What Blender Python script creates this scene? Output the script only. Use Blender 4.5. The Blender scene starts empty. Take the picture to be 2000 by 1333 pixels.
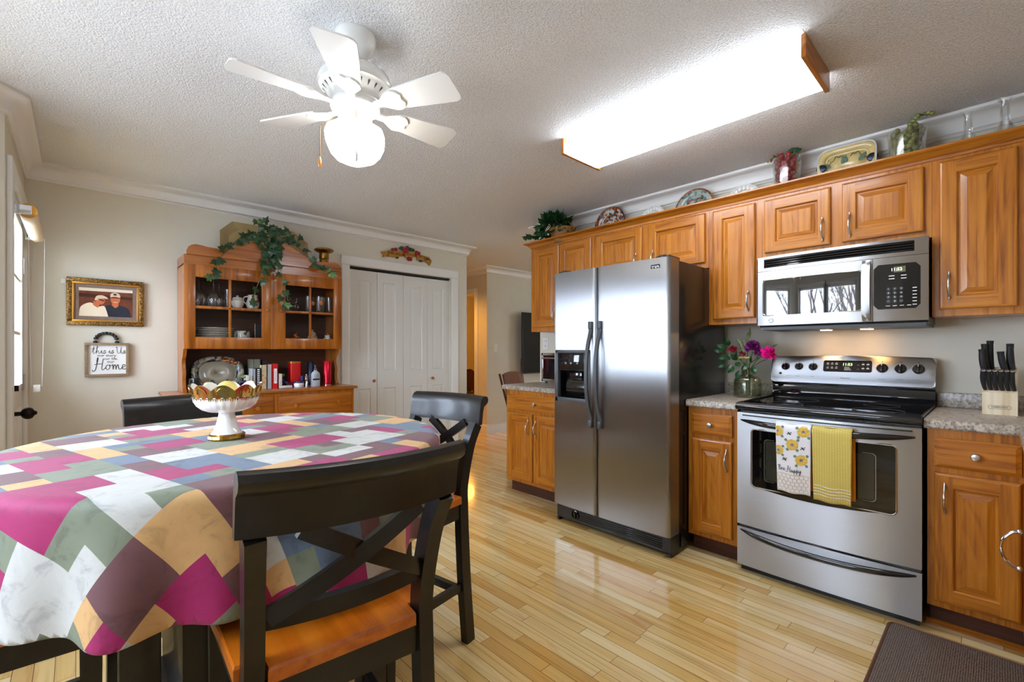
import bpy, bmesh, math, random
from mathutils import Vector, Matrix, Euler
R = math.radians
PI = math.pi
random.seed(7)
S = bpy.context.scene
COL = S.collection

# ------------------------------------------------------------------ camera, world, exposure
YAW = math.atan2(852.0, 900.0)
cam_d = bpy.data.cameras.new('camera'); cam = bpy.data.objects.new('camera', cam_d); COL.objects.link(cam)
cam.location = (0, 0, 1.2); cam.rotation_euler = (R(90), 0, -(PI / 2 - YAW) + 0.0)
cam.rotation_euler = (R(90), 0, -YAW)
cam_d.sensor_width = 36; cam_d.lens = 16.2; cam_d.shift_y = 17.5 / 2000; cam_d.clip_start = 0.02
S.camera = cam
S.view_settings.view_transform = 'Standard'; S.view_settings.look = 'None'
S.view_settings.gamma = 1; S.view_settings.use_curve_mapping = False
S.view_settings.exposure = 1.1
S.cycles.use_denoising = True
S.cycles.max_bounces = 10; S.cycles.diffuse_bounces = 5; S.cycles.glossy_bounces = 5
S.cycles.transmission_bounces = 10; S.cycles.transparent_max_bounces = 16
S.cycles.caustics_reflective = False; S.cycles.caustics_refractive = False
S.cycles.sample_clamp_indirect = 6.0

W = bpy.data.worlds.new('overcast_sky'); S.world = W; W.use_nodes = True
_bg = W.node_tree.nodes['Background']
_bg.inputs[0].default_value = (0.76, 0.90, 1.12, 1); _bg.inputs[1].default_value = 12.0

def lamp(name, kind, loc, energy, color=(1, 1, 1), rot=(0, 0, 0), **kw):
    d = bpy.data.lights.new(name, kind); d.energy = energy; d.color = color
    for k, v in kw.items(): setattr(d, k, v)
    o = bpy.data.objects.new(name, d); COL.objects.link(o); o.location = loc; o.rotation_euler = rot
    return o

# ------------------------------------------------------------------ pixel -> point on a real plane of the room
_cx, _cy, _f, _h = 1000.0, 684.0, 900.0, 1.2
_xh = (math.cos(YAW), math.sin(YAW)); _yh = (-math.sin(YAW), math.cos(YAW))
def _ray(px, py):
    r = (px - _cx) / _f; u = -(py - _cy) / _f
    return (_xh[0] * r + _xh[1], _yh[0] * r + _yh[1], u)
def onX(px, py, X): d = _ray(px, py); t = X / d[0]; return Vector((X, d[1] * t, _h + d[2] * t))
def onY(px, py, Y): d = _ray(px, py); t = Y / d[1]; return Vector((d[0] * t, Y, _h + d[2] * t))
def onZ(px, py, Z): d = _ray(px, py); t = (Z - _h) / d[2]; return Vector((d[0] * t, d[1] * t, Z))

# ------------------------------------------------------------------ mesh building
def V(*a): return Vector(a)
class B:
    """collects shapes into one bmesh"""
    def __init__(s): s.bm = bmesh.new(); s.mi = 0; s.M = None
    def add(s, vs, fs):
        if s.M is not None: vs = [s.M @ Vector(v) for v in vs]
        bv = [s.bm.verts.new(v) for v in vs]; out = []
        for f in fs:
            try:
                F = s.bm.faces.new([bv[i] for i in f]); F.material_index = s.mi; out.append(F)
            except ValueError: pass
        return bv, out
    def box(s, x0, x1, y0, y1, z0, z1, bev=0, seg=2):
        x0, x1 = min(x0, x1), max(x0, x1); y0, y1 = min(y0, y1), max(y0, y1); z0, z1 = min(z0, z1), max(z0, z1)
        vs = [(x0, y0, z0), (x1, y0, z0), (x1, y1, z0), (x0, y1, z0), (x0, y0, z1), (x1, y0, z1), (x1, y1, z1), (x0, y1, z1)]
        fs = [(0, 3, 2, 1), (4, 5, 6, 7), (0, 1, 5, 4), (1, 2, 6, 5), (2, 3, 7, 6), (3, 0, 4, 7)]
        bv, F = s.add(vs, fs)
        if bev > 0:
            bev = min(bev, .49 * min(x1 - x0, y1 - y0, z1 - z0))
            E = list({e for f in F for e in f.edges})
            bmesh.ops.bevel(s.bm, geom=E, offset=bev, segments=seg, profile=.5, affect='EDGES', clamp_overlap=True)
        return s
    def prism(s, pts, ax, a0, a1, pts2=None):
        """polygon pts extruded along an axis; x: (y,z)  y: (x,z)  z: (x,y)"""
        def P(p, a): return (a, p[0], p[1]) if ax == 'x' else (p[0], a, p[1]) if ax == 'y' else (p[0], p[1], a)
        n = len(pts); q = pts2 or pts
        vs = [P(p, a0) for p in pts] + [P(p, a1) for p in q]
        fs = [tuple(range(n))[::-1], tuple(range(n, 2 * n))] + [(i, (i + 1) % n, n + (i + 1) % n, n + i) for i in range(n)]
        s.add(vs, fs); return s
    def tube(s, pts, r, n=8, closed=False, flat=None):
        pts = [Vector(p) for p in pts]; m = len(pts)
        rr_ = r if isinstance(r, (list, tuple)) else [r] * m
        up = None; vs = []; fs = []
        for i, p in enumerate(pts):
            a = pts[(i - 1) % m] if (closed or i > 0) else p
            b = pts[(i + 1) % m] if (closed or i < m - 1) else p
            t = (b - a)
            if t.length < 1e-9: t = Vector((0, 0, 1))
            t.normalize()
            if up is None:
                up = Vector((0, 0, 1)) if abs(t.z) < .9 else Vector((1, 0, 0))
            u = (up - t * up.dot(t))
            if u.length < 1e-6: u = t.orthogonal()
            u.normalize(); w = t.cross(u); up = u
            for k in range(n):
                A = 2 * PI * k / n
                fu = 1 if flat is None else flat
                vs.append(p + u * (math.cos(A) * rr_[i] * fu) + w * (math.sin(A) * rr_[i]))
        R_ = m if closed else m - 1
        for i in range(R_):
            j = (i + 1) % m
            for k in range(n):
                l = (k + 1) % n; fs.append((i * n + k, i * n + l, j * n + l, j * n + k))
        if not closed: fs += [tuple(range(n))[::-1], tuple(range((m - 1) * n, m * n))]
        s.add(vs, fs); return s
    def bar(s, pts, w, h, up=(0, 0, 1)):
        """rectangular section swept along pts: w across, h along 'up'"""
        pts = [Vector(p) for p in pts]; up = Vector(up); vs = []; fs = []; m = len(pts)
        for i, p in enumerate(pts):
            t = (pts[min(i + 1, m - 1)] - pts[max(i - 1, 0)]).normalized()
            u = (up - t * up.dot(t)).normalized(); x = t.cross(u)
            W_ = w[i] if isinstance(w, (list, tuple)) else w
            H_ = h[i] if isinstance(h, (list, tuple)) else h
            for a, b in ((-1, -1), (1, -1), (1, 1), (-1, 1)): vs.append(p + x * (a * W_ / 2) + u * (b * H_ / 2))
        for i in range(m - 1):
            for k in range(4):
                l = (k + 1) % 4; fs.append((i * 4 + k, i * 4 + l, i * 4 + 4 + l, i * 4 + 4 + k))
        fs += [(3, 2, 1, 0), tuple(range(4 * m - 4, 4 * m))]
        s.add(vs, fs); return s
    def lathe(s, prof, c=(0, 0, 0), n=24, axis='z', wob=None):
        c = Vector(c); vs = []; fs = []; m = len(prof)
        rows = []
        for i, (r, h) in enumerate(prof):
            if r < 1e-6:
                p = (0, 0, h) if axis == 'z' else (h, 0, 0) if axis == 'x' else (0, h, 0)
                rows.append([len(vs)] * n); vs.append(c + Vector(p)); continue
            rows.append(list(range(len(vs), len(vs) + n)))
            for k in range(n):
                A = 2 * PI * k / n; rr_ = r; hh = h
                if wob: rr_, hh = wob(i, A, r, h)
                x, y = rr_ * math.cos(A), rr_ * math.sin(A)
                p = (x, y, hh) if axis == 'z' else (hh, x, y) if axis == 'x' else (y, hh, x)
                vs.append(c + Vector(p))
        for i in range(m - 1):
            for k in range(n):
                l = (k + 1) % n; q = []
                for z in (rows[i][k], rows[i][l], rows[i + 1][l], rows[i + 1][k]):
                    if z not in q: q.append(z)
                if len(q) > 2: fs.append(tuple(q))
        if prof[0][0] > 1e-6: fs.append(tuple(rows[0])[::-1])
        if prof[-1][0] > 1e-6: fs.append(tuple(rows[-1]))
        bv, F = s.add(vs, fs)
        return s
    def ball(s, c, r, n=12, m=8, sc=(1, 1, 1), rot=None):
        M = Matrix.Translation(Vector(c))
        if rot is not None: M = M @ Euler(rot).to_matrix().to_4x4()
        M = M @ Matrix.Diagonal((sc[0] * r, sc[1] * r, sc[2] * r, 1))
        vs = [M @ V(0, 0, -1)]; fs = []
        for i in range(1, m):
            a = -PI / 2 + PI * i / m
            for k in range(n): b = 2 * PI * k / n; vs.append(M @ V(math.cos(a) * math.cos(b), math.cos(a) * math.sin(b), math.sin(a)))
        vs.append(M @ V(0, 0, 1)); N = len(vs)
        for k in range(n): fs.append((0, 1 + (k + 1) % n, 1 + k)); fs.append((N - 1, N - 1 - n + k, N - 1 - n + (k + 1) % n))
        for i in range(m - 2):
            for k in range(n):
                l = (k + 1) % n; fs.append((1 + i * n + k, 1 + i * n + l, 1 + i * n + n + l, 1 + i * n + n + k))
        s.add(vs, fs); return s
    def surf(s, fn, nu, nv, thick=0, closed_u=False):
        """grid surface fn(u,v) in 0..1"""
        vs = []; fs = []; cu = nu if closed_u else nu + 1
        for j in range(nv + 1):
            for i in range(cu): vs.append(Vector(fn(i / nu, j / nv)))
        for j in range(nv):
            for i in range(nu):
                a = j * cu + i; b = j * cu + (i + 1) % cu; fs.append((a, b, b + cu, a + cu))
        s.add(vs, fs); return s

def rr(x0, x1, y0, y1, r, n=4):
    p = []
    for cx, cy, a in ((x1 - r, y1 - r, 0), (x0 + r, y1 - r, 90), (x0 + r, y0 + r, 180), (x1 - r, y0 + r, 270)):
        for k in range(n + 1):
            A = R(a + 90 * k / n); p.append((cx + r * math.cos(A), cy + r * math.sin(A)))
    return p

def cr(pts, n=6):
    """catmull-rom through points (any dimension)"""
    P = [tuple(p) for p in pts]; out = []
    for i in range(len(P) - 1):
        a, b, c, d = P[max(i - 1, 0)], P[i], P[i + 1], P[min(i + 2, len(P) - 1)]
        for k in range(n):
            t = k / n
            out.append(tuple(.5 * (2 * b[q] + (c[q] - a[q]) * t + (2 * a[q] - 5 * b[q] + 4 * c[q] - d[q]) * t * t + (3 * b[q] - a[q] - 3 * c[q] + d[q]) * t ** 3) for q in range(len(b))))
    out.append(P[-1]); return out

def root_of(o):
    while o.parent is not None: o = o.parent
    return o

def obj(name, b, mats, parent=None, smooth=True, world=True, sharp=38, label=None, solid=0, subd=0):
    bm = b.bm
    bmesh.ops.recalc_face_normals(bm, faces=bm.faces)
    if smooth:
        for f in bm.faces: f.smooth = True
        for e in bm.edges:
            if len(e.link_faces) == 2 and e.calc_face_angle(0) > R(sharp): e.smooth = False
    me = bpy.data.meshes.new(name)
    if parent is not None and world: bm.transform(Matrix.Translation(-root_of(parent).location))
    bm.to_mesh(me); bm.free()
    for m in (mats if isinstance(mats, (list, tuple)) else [mats]): me.materials.append(m)
    o = bpy.data.objects.new(name, me); COL.objects.link(o)
    if parent is not None: o.parent = parent
    if label: o['label'] = label
    if solid:
        md = o.modifiers.new('thickness', 'SOLIDIFY'); md.thickness = solid; md.offset = 0
    if subd:
        md = o.modifiers.new('smooth', 'SUBSURF'); md.levels = subd; md.render_levels = subd
    return o

def thing(name, label, cat, loc=(0, 0, 0), rotz=0, group=None):
    o = bpy.data.objects.new(name, None); COL.objects.link(o); o.empty_display_size = .05
    o.location = loc; o.rotation_euler = (0, 0, rotz); o['label'] = label; o['category'] = cat
    if group: o['group'] = group
    return o
def tag(o, label, cat, group=None, kind=None):
    o['label'] = label; o['category'] = cat
    if group: o['group'] = group
    if kind: o['kind'] = kind
    return o
def single(name, b, mats, label, cat, group=None, base=None, **kw):
    """a thing that is one mesh, its origin at its base"""
    if base is None:
        vs = b.bm.verts; xs = [v.co.x for v in vs]; ys = [v.co.y for v in vs]; zs = [v.co.z for v in vs]
        base = ((min(xs) + max(xs)) / 2, (min(ys) + max(ys)) / 2, min(zs))
    b.bm.transform(Matrix.Translation(-Vector(base)))
    o = obj(name, b, mats, None, **kw); o.location = base
    return tag(o, label, cat, group)
def struct(name, b, mats, parent=None, **kw):
    kw.setdefault('smooth', True)
    o = obj(name, b, mats, parent, **kw)
    if parent is None: o['kind'] = 'structure'
    return o
def dup(r0, loc, rotz=0, label=None, group=None):
    r = r0.copy(); COL.objects.link(r); r.location = loc; r.rotation_euler = (0, 0, rotz)
    if label: r['label'] = label
    if group: r['group'] = group
    for ch in list(r0.children):
        c = ch.copy(); COL.objects.link(c); c.parent = r
        for g in list(ch.children):
            d = g.copy(); COL.objects.link(d); d.parent = c
    return r

def frame3(o, x, y):
    """4x4 from origin and two in-plane directions (x right, y up on the face)"""
    x = Vector(x).normalized(); y = Vector(y).normalized(); z = x.cross(y)
    return Matrix(((x[0], y[0], z[0], o[0]), (x[1], y[1], z[1], o[1]), (x[2], y[2], z[2], o[2]), (0, 0, 0, 1)))

def txt(name, s, h, o, xd, yd, mat, parent, depth=.0008, align='CENTER', sx=1.0):
    """raised lettering as a mesh part"""
    c = bpy.data.curves.new(name, 'FONT'); c.body = s; c.size = h; c.align_x = align; c.align_y = 'CENTER'; c.extrude = depth / 2; c.resolution_u = 2
    t = bpy.data.objects.new(name, c); COL.objects.link(t)
    bpy.context.view_layer.update()
    dg = bpy.context.evaluated_depsgraph_get()
    me = bpy.data.meshes.new_from_object(t.evaluated_get(dg)); me.name = name
    bpy.data.objects.remove(t); bpy.data.curves.remove(c)
    me.transform(Matrix.Diagonal((sx, 1, 1, 1))); me.transform(frame3(o, xd, yd))
    if parent is not None: me.transform(Matrix.Translation(-root_of(parent).location))
    me.materials.clear(); me.materials.append(mat)
    ob = bpy.data.objects.new(name, me); COL.objects.link(ob)
    if parent is not None: ob.parent = parent
    return ob

GLY = {
 't': (.85, [[(0, .4), (.45, 2.1), (.32, .25), (.55, 0), (.85, .35)], [(-.25, 1.45), (.8, 1.55)]]),
 'h': (1.15, [[(0, .3), (.5, 2.1), (.3, 2.15), (.2, 0), (.3, .65), (.62, .98), (.72, .25), (.9, 0), (1.15, .35)]]),
 'i': (.65, [[(0, .35), (.25, 1), (.25, .2), (.42, 0), (.65, .35)], [(.3, 1.42), (.33, 1.5)]]),
 's': (.7, [[(0, .35), (.38, 1.05), (.46, .45), (.3, 0), (.05, .12), (.4, .1), (.7, .35)]]),
 'U': (1.6, [[(-.1, 1.8), (.12, 2.1), (.2, .6), (.5, .0), (.95, .6), (1.15, 2.1), (1.08, .3), (1.3, 0), (1.6, .35)]]),
 'o': (.95, [[(.55, .95), (.2, .88), (.05, .4), (.28, .0), (.62, .4), (.55, .95), (.7, .8), (.95, .85)]]),
 'm': (1.45, [[(0, .85), (.12, 1), (.17, 0), (.25, .65), (.46, 1), (.56, .5), (.57, 0), (.66, .65), (.88, 1), (1., .3), (1.15, 0), (1.45, .35)]]),
 'e': (.85, [[(0, .38), (.45, .6), (.46, .95), (.18, .95), (.06, .35), (.35, 0), (.85, .38)]]),
 'H': (1.7, [[(-.2, .0), (-.1, -.3), (.25, .1), (.62, 2.2), (.5, 2.3), (.42, .9)], [(.1, 1.05), (.6, 1.15), (1.25, 1.2)], [(1.35, 2.2), (1.15, .3), (1.35, 0), (1.7, .4)]]),
 'B': (1.15, [[(.32, 2.05), (.2, 0)], [(-.1, 1.6), (.45, 2.15), (.9, 1.75), (.35, 1.1), (.92, .85), (.7, .1), (.15, .05)]]),
 'a': (1.0, [[(.58, .88), (.22, .92), (.02, .4), (.25, 0), (.58, .75), (.6, .2), (.75, 0), (1.0, .35)]]),
 'p': (.95, [[(0, .35), (.22, 1), (.12, -1.0), (.2, .6), (.45, .98), (.66, .6), (.4, .02), (.62, .05), (.95, .35)]]),
 'y': (.9, [[(0, .9), (.1, .2), (.35, 0), (.66, .9), (.52, -.9), (.22, -1.05), (.25, -.6), (.9, .35)]]),
 ' ': (.55, [])}
def script(b, s, o, xd, yd, xh, r, sx=1.0, lift=0.0):
    """handwritten lettering: thin strokes laid on a face"""
    x = Vector(xd).normalized(); y = Vector(yd).normalized(); n = x.cross(y); o = Vector(o) + n * lift
    cur = 0
    for ch in s:
        w, st = GLY[ch]
        for k in st:
            P = cr(k, 5) if len(k) > 2 else k
            b.tube([o + x * ((cur + p[0]) * xh * sx) + y * (p[1] * xh) for p in P], r, 5)
        cur += w
    return cur * xh * sx
# ------------------------------------------------------------------ materials
def _nt(name):
    m = bpy.data.materials.new(name); m.use_nodes = True; t = m.node_tree
    return m, t, t.nodes['Principled BSDF'], t.nodes, t.links
def setp(p, **k):
    for a, v in k.items():
        i = p.inputs[a.replace('_', ' ')]
        i.default_value = (*v, 1) if isinstance(v, tuple) and len(v) == 3 else v
def srgb(r, g, b):
    f = lambda c: (c / 255 / 12.92) if c <= 10 else ((c / 255 + .055) / 1.055) ** 2.4
    return (f(r), f(g), f(b))
def coords(t, scale=(1, 1, 1), kind='Object', rot=(0, 0, 0)):
    c = t.nodes.new('ShaderNodeTexCoord'); m = t.nodes.new('ShaderNodeMapping')
    m.inputs['Scale'].default_value = scale; m.inputs['Rotation'].default_value = rot
    t.links.new(c.outputs[kind], m.inputs[0]); return m.outputs[0]
def noise(t, vec, scale, detail=4, rough=.5, dist=0):
    n = t.nodes.new('ShaderNodeTexNoise'); n.inputs['Scale'].default_value = scale; n.inputs['Detail'].default_value = detail
    n.inputs['Roughness'].default_value = rough; n.inputs['Distortion'].default_value = dist
    if vec is not None: t.links.new(vec, n.inputs['Vector'])
    return n.outputs['Fac']
def ramp(t, fac, stops, interp='LINEAR'):
    r = t.nodes.new('ShaderNodeValToRGB'); e = r.color_ramp.elements; r.color_ramp.interpolation = interp
    while len(e) > 1: e.remove(e[-1])
    e[0].position = stops[0][0]; e[0].color = (*stops[0][1], 1)
    for p, c in stops[1:]:
        q = e.new(p); q.color = (*c, 1)
    t.links.new(fac, r.inputs[0]); return r.outputs[0]
def math_(t, op, a, b=None, c=None):
    m = t.nodes.new('ShaderNodeMath'); m.operation = op
    for i, v in enumerate((a, b, c)):
        if v is None: continue
        if isinstance(v, (int, float)): m.inputs[i].default_value = v
        else: t.links.new(v, m.inputs[i])
    return m.outputs[0]
def mixc(t, fac, a, b, mode='MIX'):
    m = t.nodes.new('ShaderNodeMix'); m.data_type = 'RGBA'; m.blend_type = mode
    for i, v in ((0, fac), (6, a), (7, b)):
        if isinstance(v, (int, float)): m.inputs[i].default_value = v
        elif isinstance(v, tuple): m.inputs[i].default_value = (*v, 1)
        else: t.links.new(v, m.inputs[i])
    return m.outputs[2]
def bump(t, p, h, strength=.3, dist=.002):
    b = t.nodes.new('ShaderNodeBump'); b.inputs['Strength'].default_value = strength; b.inputs['Distance'].default_value = dist
    t.links.new(h, b.inputs['Height']); t.links.new(b.outputs[0], p.inputs['Normal']); return b
def pm(name, col, rough=.5, metal=0.0, spec=.5, coat=0.0, var=0.0, vscale=8, bmp=None, crough=.1):
    m, t, p, N, L = _nt(name)
    setp(p, Roughness=rough, Metallic=metal, Specular_IOR_Level=spec, Coat_Weight=coat, Coat_Roughness=crough)
    v = coords(t)
    n = noise(t, v, vscale, 3)
    a = tuple(c * (1 - var) for c in col); b = tuple(min(1, c * (1 + var)) for c in col)
    L.new(ramp(t, n, [(.3, a), (.7, b)]), p.inputs['Base Color'])
    if bmp: bump(t, p, noise(t, v, bmp[0], 3), bmp[1], bmp[2] if len(bmp) > 2 else .002)
    return m
def wood(name, axis, c0, c1, c2, rough=.32, coat=.25, fine=1.0, bs=.12, freq=1.0):
    """grain running along one axis"""
    m, t, p, N, L = _nt(name)
    lo, hi = 1.6 * freq, 42.0 * freq
    sc = {'x': (lo, hi, hi), 'y': (hi, lo, hi), 'z': (hi, hi, lo)}[axis]
    v = coords(t, sc); n1 = noise(t, v, 1.0, 5, .62, .6)
    sc2 = tuple(s * (.22 if s == hi else .5) for s in sc)
    v2 = coords(t, sc2); n2 = noise(t, v2, 1.0, 2, .5, 1.4)
    bands = math_(t, 'FRACT', math_(t, 'MULTIPLY', n2, 7.0))
    tri = math_(t, 'ABSOLUTE', math_(t, 'SUBTRACT', bands, .5))
    f = math_(t, 'ADD', math_(t, 'MULTIPLY', n1, .8), math_(t, 'MULTIPLY', tri, .26))
    c = ramp(t, f, [(.26, c0), (.44, c1), (.62, c2)])
    L.new(c, p.inputs['Base Color'])
    setp(p, Roughness=rough, Coat_Weight=coat, Coat_Roughness=.12)
    bump(t, p, f, bs * fine, .0012)
    return m
M = {}
OAK = (srgb(132, 70, 12), srgb(178, 106, 24), srgb(196, 126, 36))
for ax in 'xyz': M['oak_' + ax] = wood('honey_oak_' + ax, ax, *OAK)
CH = (srgb(118, 60, 12), srgb(162, 90, 22), srgb(182, 110, 36))
for ax in 'xyz': M['maple_' + ax] = wood('orange_maple_' + ax, ax, *CH, rough=.28, coat=.35, bs=.05, freq=.6)
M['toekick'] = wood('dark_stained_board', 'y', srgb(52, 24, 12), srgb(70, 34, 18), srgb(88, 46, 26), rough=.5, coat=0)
M['seat'] = wood('orange_seat_wood', 'y', srgb(150, 70, 8), srgb(196, 100, 16), srgb(214, 122, 30), rough=.28, coat=.4, bs=.04, freq=.45)
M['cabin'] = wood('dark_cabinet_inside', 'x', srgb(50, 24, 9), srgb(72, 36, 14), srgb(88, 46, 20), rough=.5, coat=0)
M['pine'] = wood('pale_pine', 'z', srgb(196, 170, 130), srgb(222, 204, 170), srgb(232, 218, 190), rough=.5, coat=0, freq=.7)
M['signwood'] = wood('grey_brown_wood', 'x', srgb(112, 92, 66), srgb(140, 118, 90), srgb(156, 134, 104), rough=.6, coat=0)
M['darkwood'] = wood('brown_chair_wood', 'z', srgb(52, 22, 10), srgb(84, 38, 16), srgb(104, 52, 24), rough=.35)
# chairs: black lacquer with a little brown rubbing through
def _black():
    m, t, p, N, L = _nt('black_lacquer_wood')
    v = coords(t, (30, 30, 30)); n = noise(t, v, 1, 6, .7)
    L.new(ramp(t, n, [(.45, srgb(17, 15, 14)), (.62, srgb(26, 21, 18)), (.8, srgb(50, 32, 20))]), p.inputs['Base Color'])
    setp(p, Roughness=.36, Coat_Weight=.18, Coat_Roughness=.12, Specular_IOR_Level=.4); return m
M['black_wood'] = _black()
M['wall'] = pm('beige_wall_paint', srgb(218, 212, 196), .65, var=.015, bmp=(160, .08))
M['wall_lamplit'] = pm('lamplit_wall_tone', srgb(214, 150, 70), .7)  # wall paint with warm lamplight mixed into its colour; applied to nothing
M['trim'] = pm('white_trim_paint', srgb(234, 233, 229), .35, bmp=(60, .02))
M['door_white'] = pm('white_door_paint', srgb(222, 221, 215), .38, bmp=(60, .02))
M['white_gloss'] = pm('white_enamel', srgb(236, 236, 232), .22, coat=.3)
def _ceil():
    m, t, p, N, L = _nt('popcorn_ceiling')
    v = coords(t, (1, 1, 1)); n = noise(t, v, 135, 3, .55); n2 = noise(t, v, 60, 2, .5)
    h = math_(t, 'ADD', math_(t, 'SMOOTHSTEP' if False else 'MULTIPLY', n, 1.0), math_(t, 'MULTIPLY', n2, .6))
    c = ramp(t, n, [(.35, srgb(222, 222, 222)), (.6, srgb(240, 240, 240))])
    L.new(c, p.inputs['Base Color']); setp(p, Roughness=.85, Specular_IOR_Level=.2)
    bump(t, p, h, .9, .008); return m
M['ceiling'] = _ceil()
def _floor():
    m, t, p, N, L = _nt('strip_oak_floor')
    tc = N.new('ShaderNodeTexCoord'); sx = N.new('ShaderNodeSeparateXYZ'); L.new(tc.outputs['Object'], sx.inputs[0])
    Wd, Ln = .0572, .62
    u = math_(t, 'DIVIDE', sx.outputs[0], Wd); row = math_(t, 'FLOOR', u); fu = math_(t, 'FRACT', u)
    wn = N.new('ShaderNodeTexWhiteNoise'); wn.noise_dimensions = '1D'; L.new(row, wn.inputs['W'])
    ln = math_(t, 'MULTIPLY_ADD', wn.outputs['Color'], .5, .75)
    v = math_(t, 'ADD', math_(t, 'DIVIDE', sx.outputs[1], math_(t, 'MULTIPLY', ln, Ln)), math_(t, 'MULTIPLY', wn.outputs['Value'], 17.3))
    cell = math_(t, 'FLOOR', v); fv = math_(t, 'FRACT', v)
    cb = N.new('ShaderNodeCombineXYZ'); L.new(row, cb.inputs[0]); L.new(cell, cb.inputs[1])
    w2 = N.new('ShaderNodeTexWhiteNoise'); w2.noise_dimensions = '3D'; L.new(cb.outputs[0], w2.inputs['Vector'])
    base = ramp(t, w2.outputs['Value'], [(0, srgb(214, 166, 92)), (.1, srgb(230, 190, 114)), (.4, srgb(236, 204, 136)), (.75, srgb(242, 214, 152)), (.93, srgb(247, 226, 172)), (1, srgb(218, 170, 94))])
    # grain
    off = N.new('ShaderNodeVectorMath'); off.operation = 'MULTIPLY_ADD'; L.new(w2.outputs['Color'], off.inputs[0]); off.inputs[1].default_value = (9, 9, 9)
    L.new(tc.outputs['Object'], off.inputs[2])
    mp = N.new('ShaderNodeMapping'); mp.inputs['Scale'].default_value = (34, 1.5, 1); L.new(off.outputs[0], mp.inputs[0])
    g = noise(t, mp.outputs[0], 1, 4, .6, .8)
    gc = ramp(t, g, [(.3, (.72, .62, .5)), (.5, (.97, .95, .92)), (.7, (1, 1, 1))])
    c = mixc(t, 1.0, base, gc, 'MULTIPLY')
    mp2 = N.new('ShaderNodeMapping'); mp2.inputs['Scale'].default_value = (16, 2.2, 1); L.new(off.outputs[0], mp2.inputs[0])
    k = noise(t, mp2.outputs[0], 1, 2, .5, .5)
    c = mixc(t, ramp(t, k, [(.66, (0, 0, 0)), (.76, (.62, .62, .62))]), c, srgb(196, 130, 56))
    def edge(f, w):
        a = math_(t, 'LESS_THAN', f, w); b = math_(t, 'GREATER_THAN', f, 1 - w); return math_(t, 'MAXIMUM', a, b)
    gap = math_(t, 'MAXIMUM', edge(fu, .020), edge(fv, .0016))
    c = mixc(t, math_(t, 'MULTIPLY', gap, .85), c, srgb(84, 48, 20))
    L.new(c, p.inputs['Base Color'])
    setp(p, Roughness=.14, Coat_Weight=.55, Coat_Roughness=.03, Specular_IOR_Level=.5)
    bump(t, p, math_(t, 'SUBTRACT', math_(t, 'MULTIPLY', g, .06), gap), .12, .001)
    return m
M['floor'] = _floor()
def _lam():
    m, t, p, N, L = _nt('speckled_laminate')
    v = coords(t); n = noise(t, v, 85, 4, .7); n2 = noise(t, v, 22, 5, .7, .6)
    c = ramp(t, n, [(.38, srgb(58, 50, 50)), (.45, srgb(128, 114, 104)), (.54, srgb(182, 168, 150)), (.66, srgb(206, 196, 182))])
    c2 = ramp(t, n2, [(.35, srgb(120, 104, 92)), (.5, srgb(180, 168, 152)), (.68, srgb(206, 196, 182))])
    L.new(mixc(t, .32, c, c2), p.inputs['Base Color']); setp(p, Roughness=.3); return m
M['laminate'] = _lam()
def _steel(name, axis, base=(.40, .405, .415), rough=.27, an=.75, rot=0.0):
    m, t, p, N, L = _nt(name)
    sc = {'h': (6, 6, 900), 'v': (900, 900, 6)}[axis]
    v = coords(t, sc); n = noise(t, v, 1, 3, .6)
    L.new(ramp(t, n, [(.3, tuple(c * .93 for c in base)), (.7, base)]), p.inputs['Base Color'])
    setp(p, Metallic=1.0, Roughness=rough, Anisotropic=an, Anisotropic_Rotation=rot)
    tg = N.new('ShaderNodeTangent'); tg.direction_type = 'RADIAL'; tg.axis = 'Z'; L.new(tg.outputs[0], p.inputs['Tangent'])
    bump(t, p, n, .03, .0005)
    return m
M['steel_fridge'] = _steel('brushed_steel_fridge', 'v', base=(.37, .37, .375), rough=.3, an=.97, rot=0.0)
M['steel_range'] = _steel('brushed_steel_range', 'h', base=(.60, .605, .62), rough=.42, an=.95, rot=.25)
M['steel'] = pm('polished_steel', (.66, .66, .67), .16, 1.0)
M['nickel'] = pm('brushed_nickel', (.6, .58, .55), .28, 1.0)
M['brass'] = pm('antique_brass', srgb(150, 112, 50), .32, 1.0, var=.25, vscale=60)
M['gold'] = pm('shiny_gold', srgb(190, 150, 74), .08, 1.0)
M['black_gloss'] = pm('black_gloss', (.008, .008, .009), .08, coat=.5, crough=.03)
M['black_glass'] = pm('black_ceramic_glass', (.006, .006, .007), .06)
M['black_side'] = pm('black_textured_metal', (.010, .010, .010), .2, bmp=(420, .05))
M['black_plastic'] = pm('black_plastic', (.016, .016, .017), .35)
M['grey_plastic'] = pm('charcoal_plastic', srgb(70, 72, 74), .42)
M['dark_void'] = pm('dark_inside', (.004, .004, .004), .9)
M['bronze'] = pm('oil_rubbed_bronze', srgb(38, 30, 26), .35, .8)
M['porcelain'] = pm('white_porcelain', srgb(238, 238, 240), .12, coat=.4)
M['white_plastic'] = pm('white_plastic', srgb(232, 230, 224), .4)
M['cream_fabric'] = pm('cream_shade_fabric', srgb(228, 214, 190), .85, bmp=(300, .1))
M['print_black'] = pm('black_print', (.012, .012, .014), .6)
M['print_grey'] = pm('grey_print', srgb(120, 120, 124), .6)
M['print_white'] = pm('white_print', srgb(230, 230, 230), .5)
M['paper'] = pm('white_paper', srgb(240, 239, 236), .7)
M['leather'] = pm('brown_leather', srgb(112, 78, 60), .4, var=.1, bmp=(60, .2))
M['red'] = pm('red_tin', srgb(214, 18, 20), .3, coat=.3)
M['red_metal'] = pm('red_metallic', srgb(200, 20, 44), .25, .7)
M['navy'] = pm('navy_metallic', srgb(40, 50, 72), .3, .6, var=.3, vscale=90)
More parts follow.
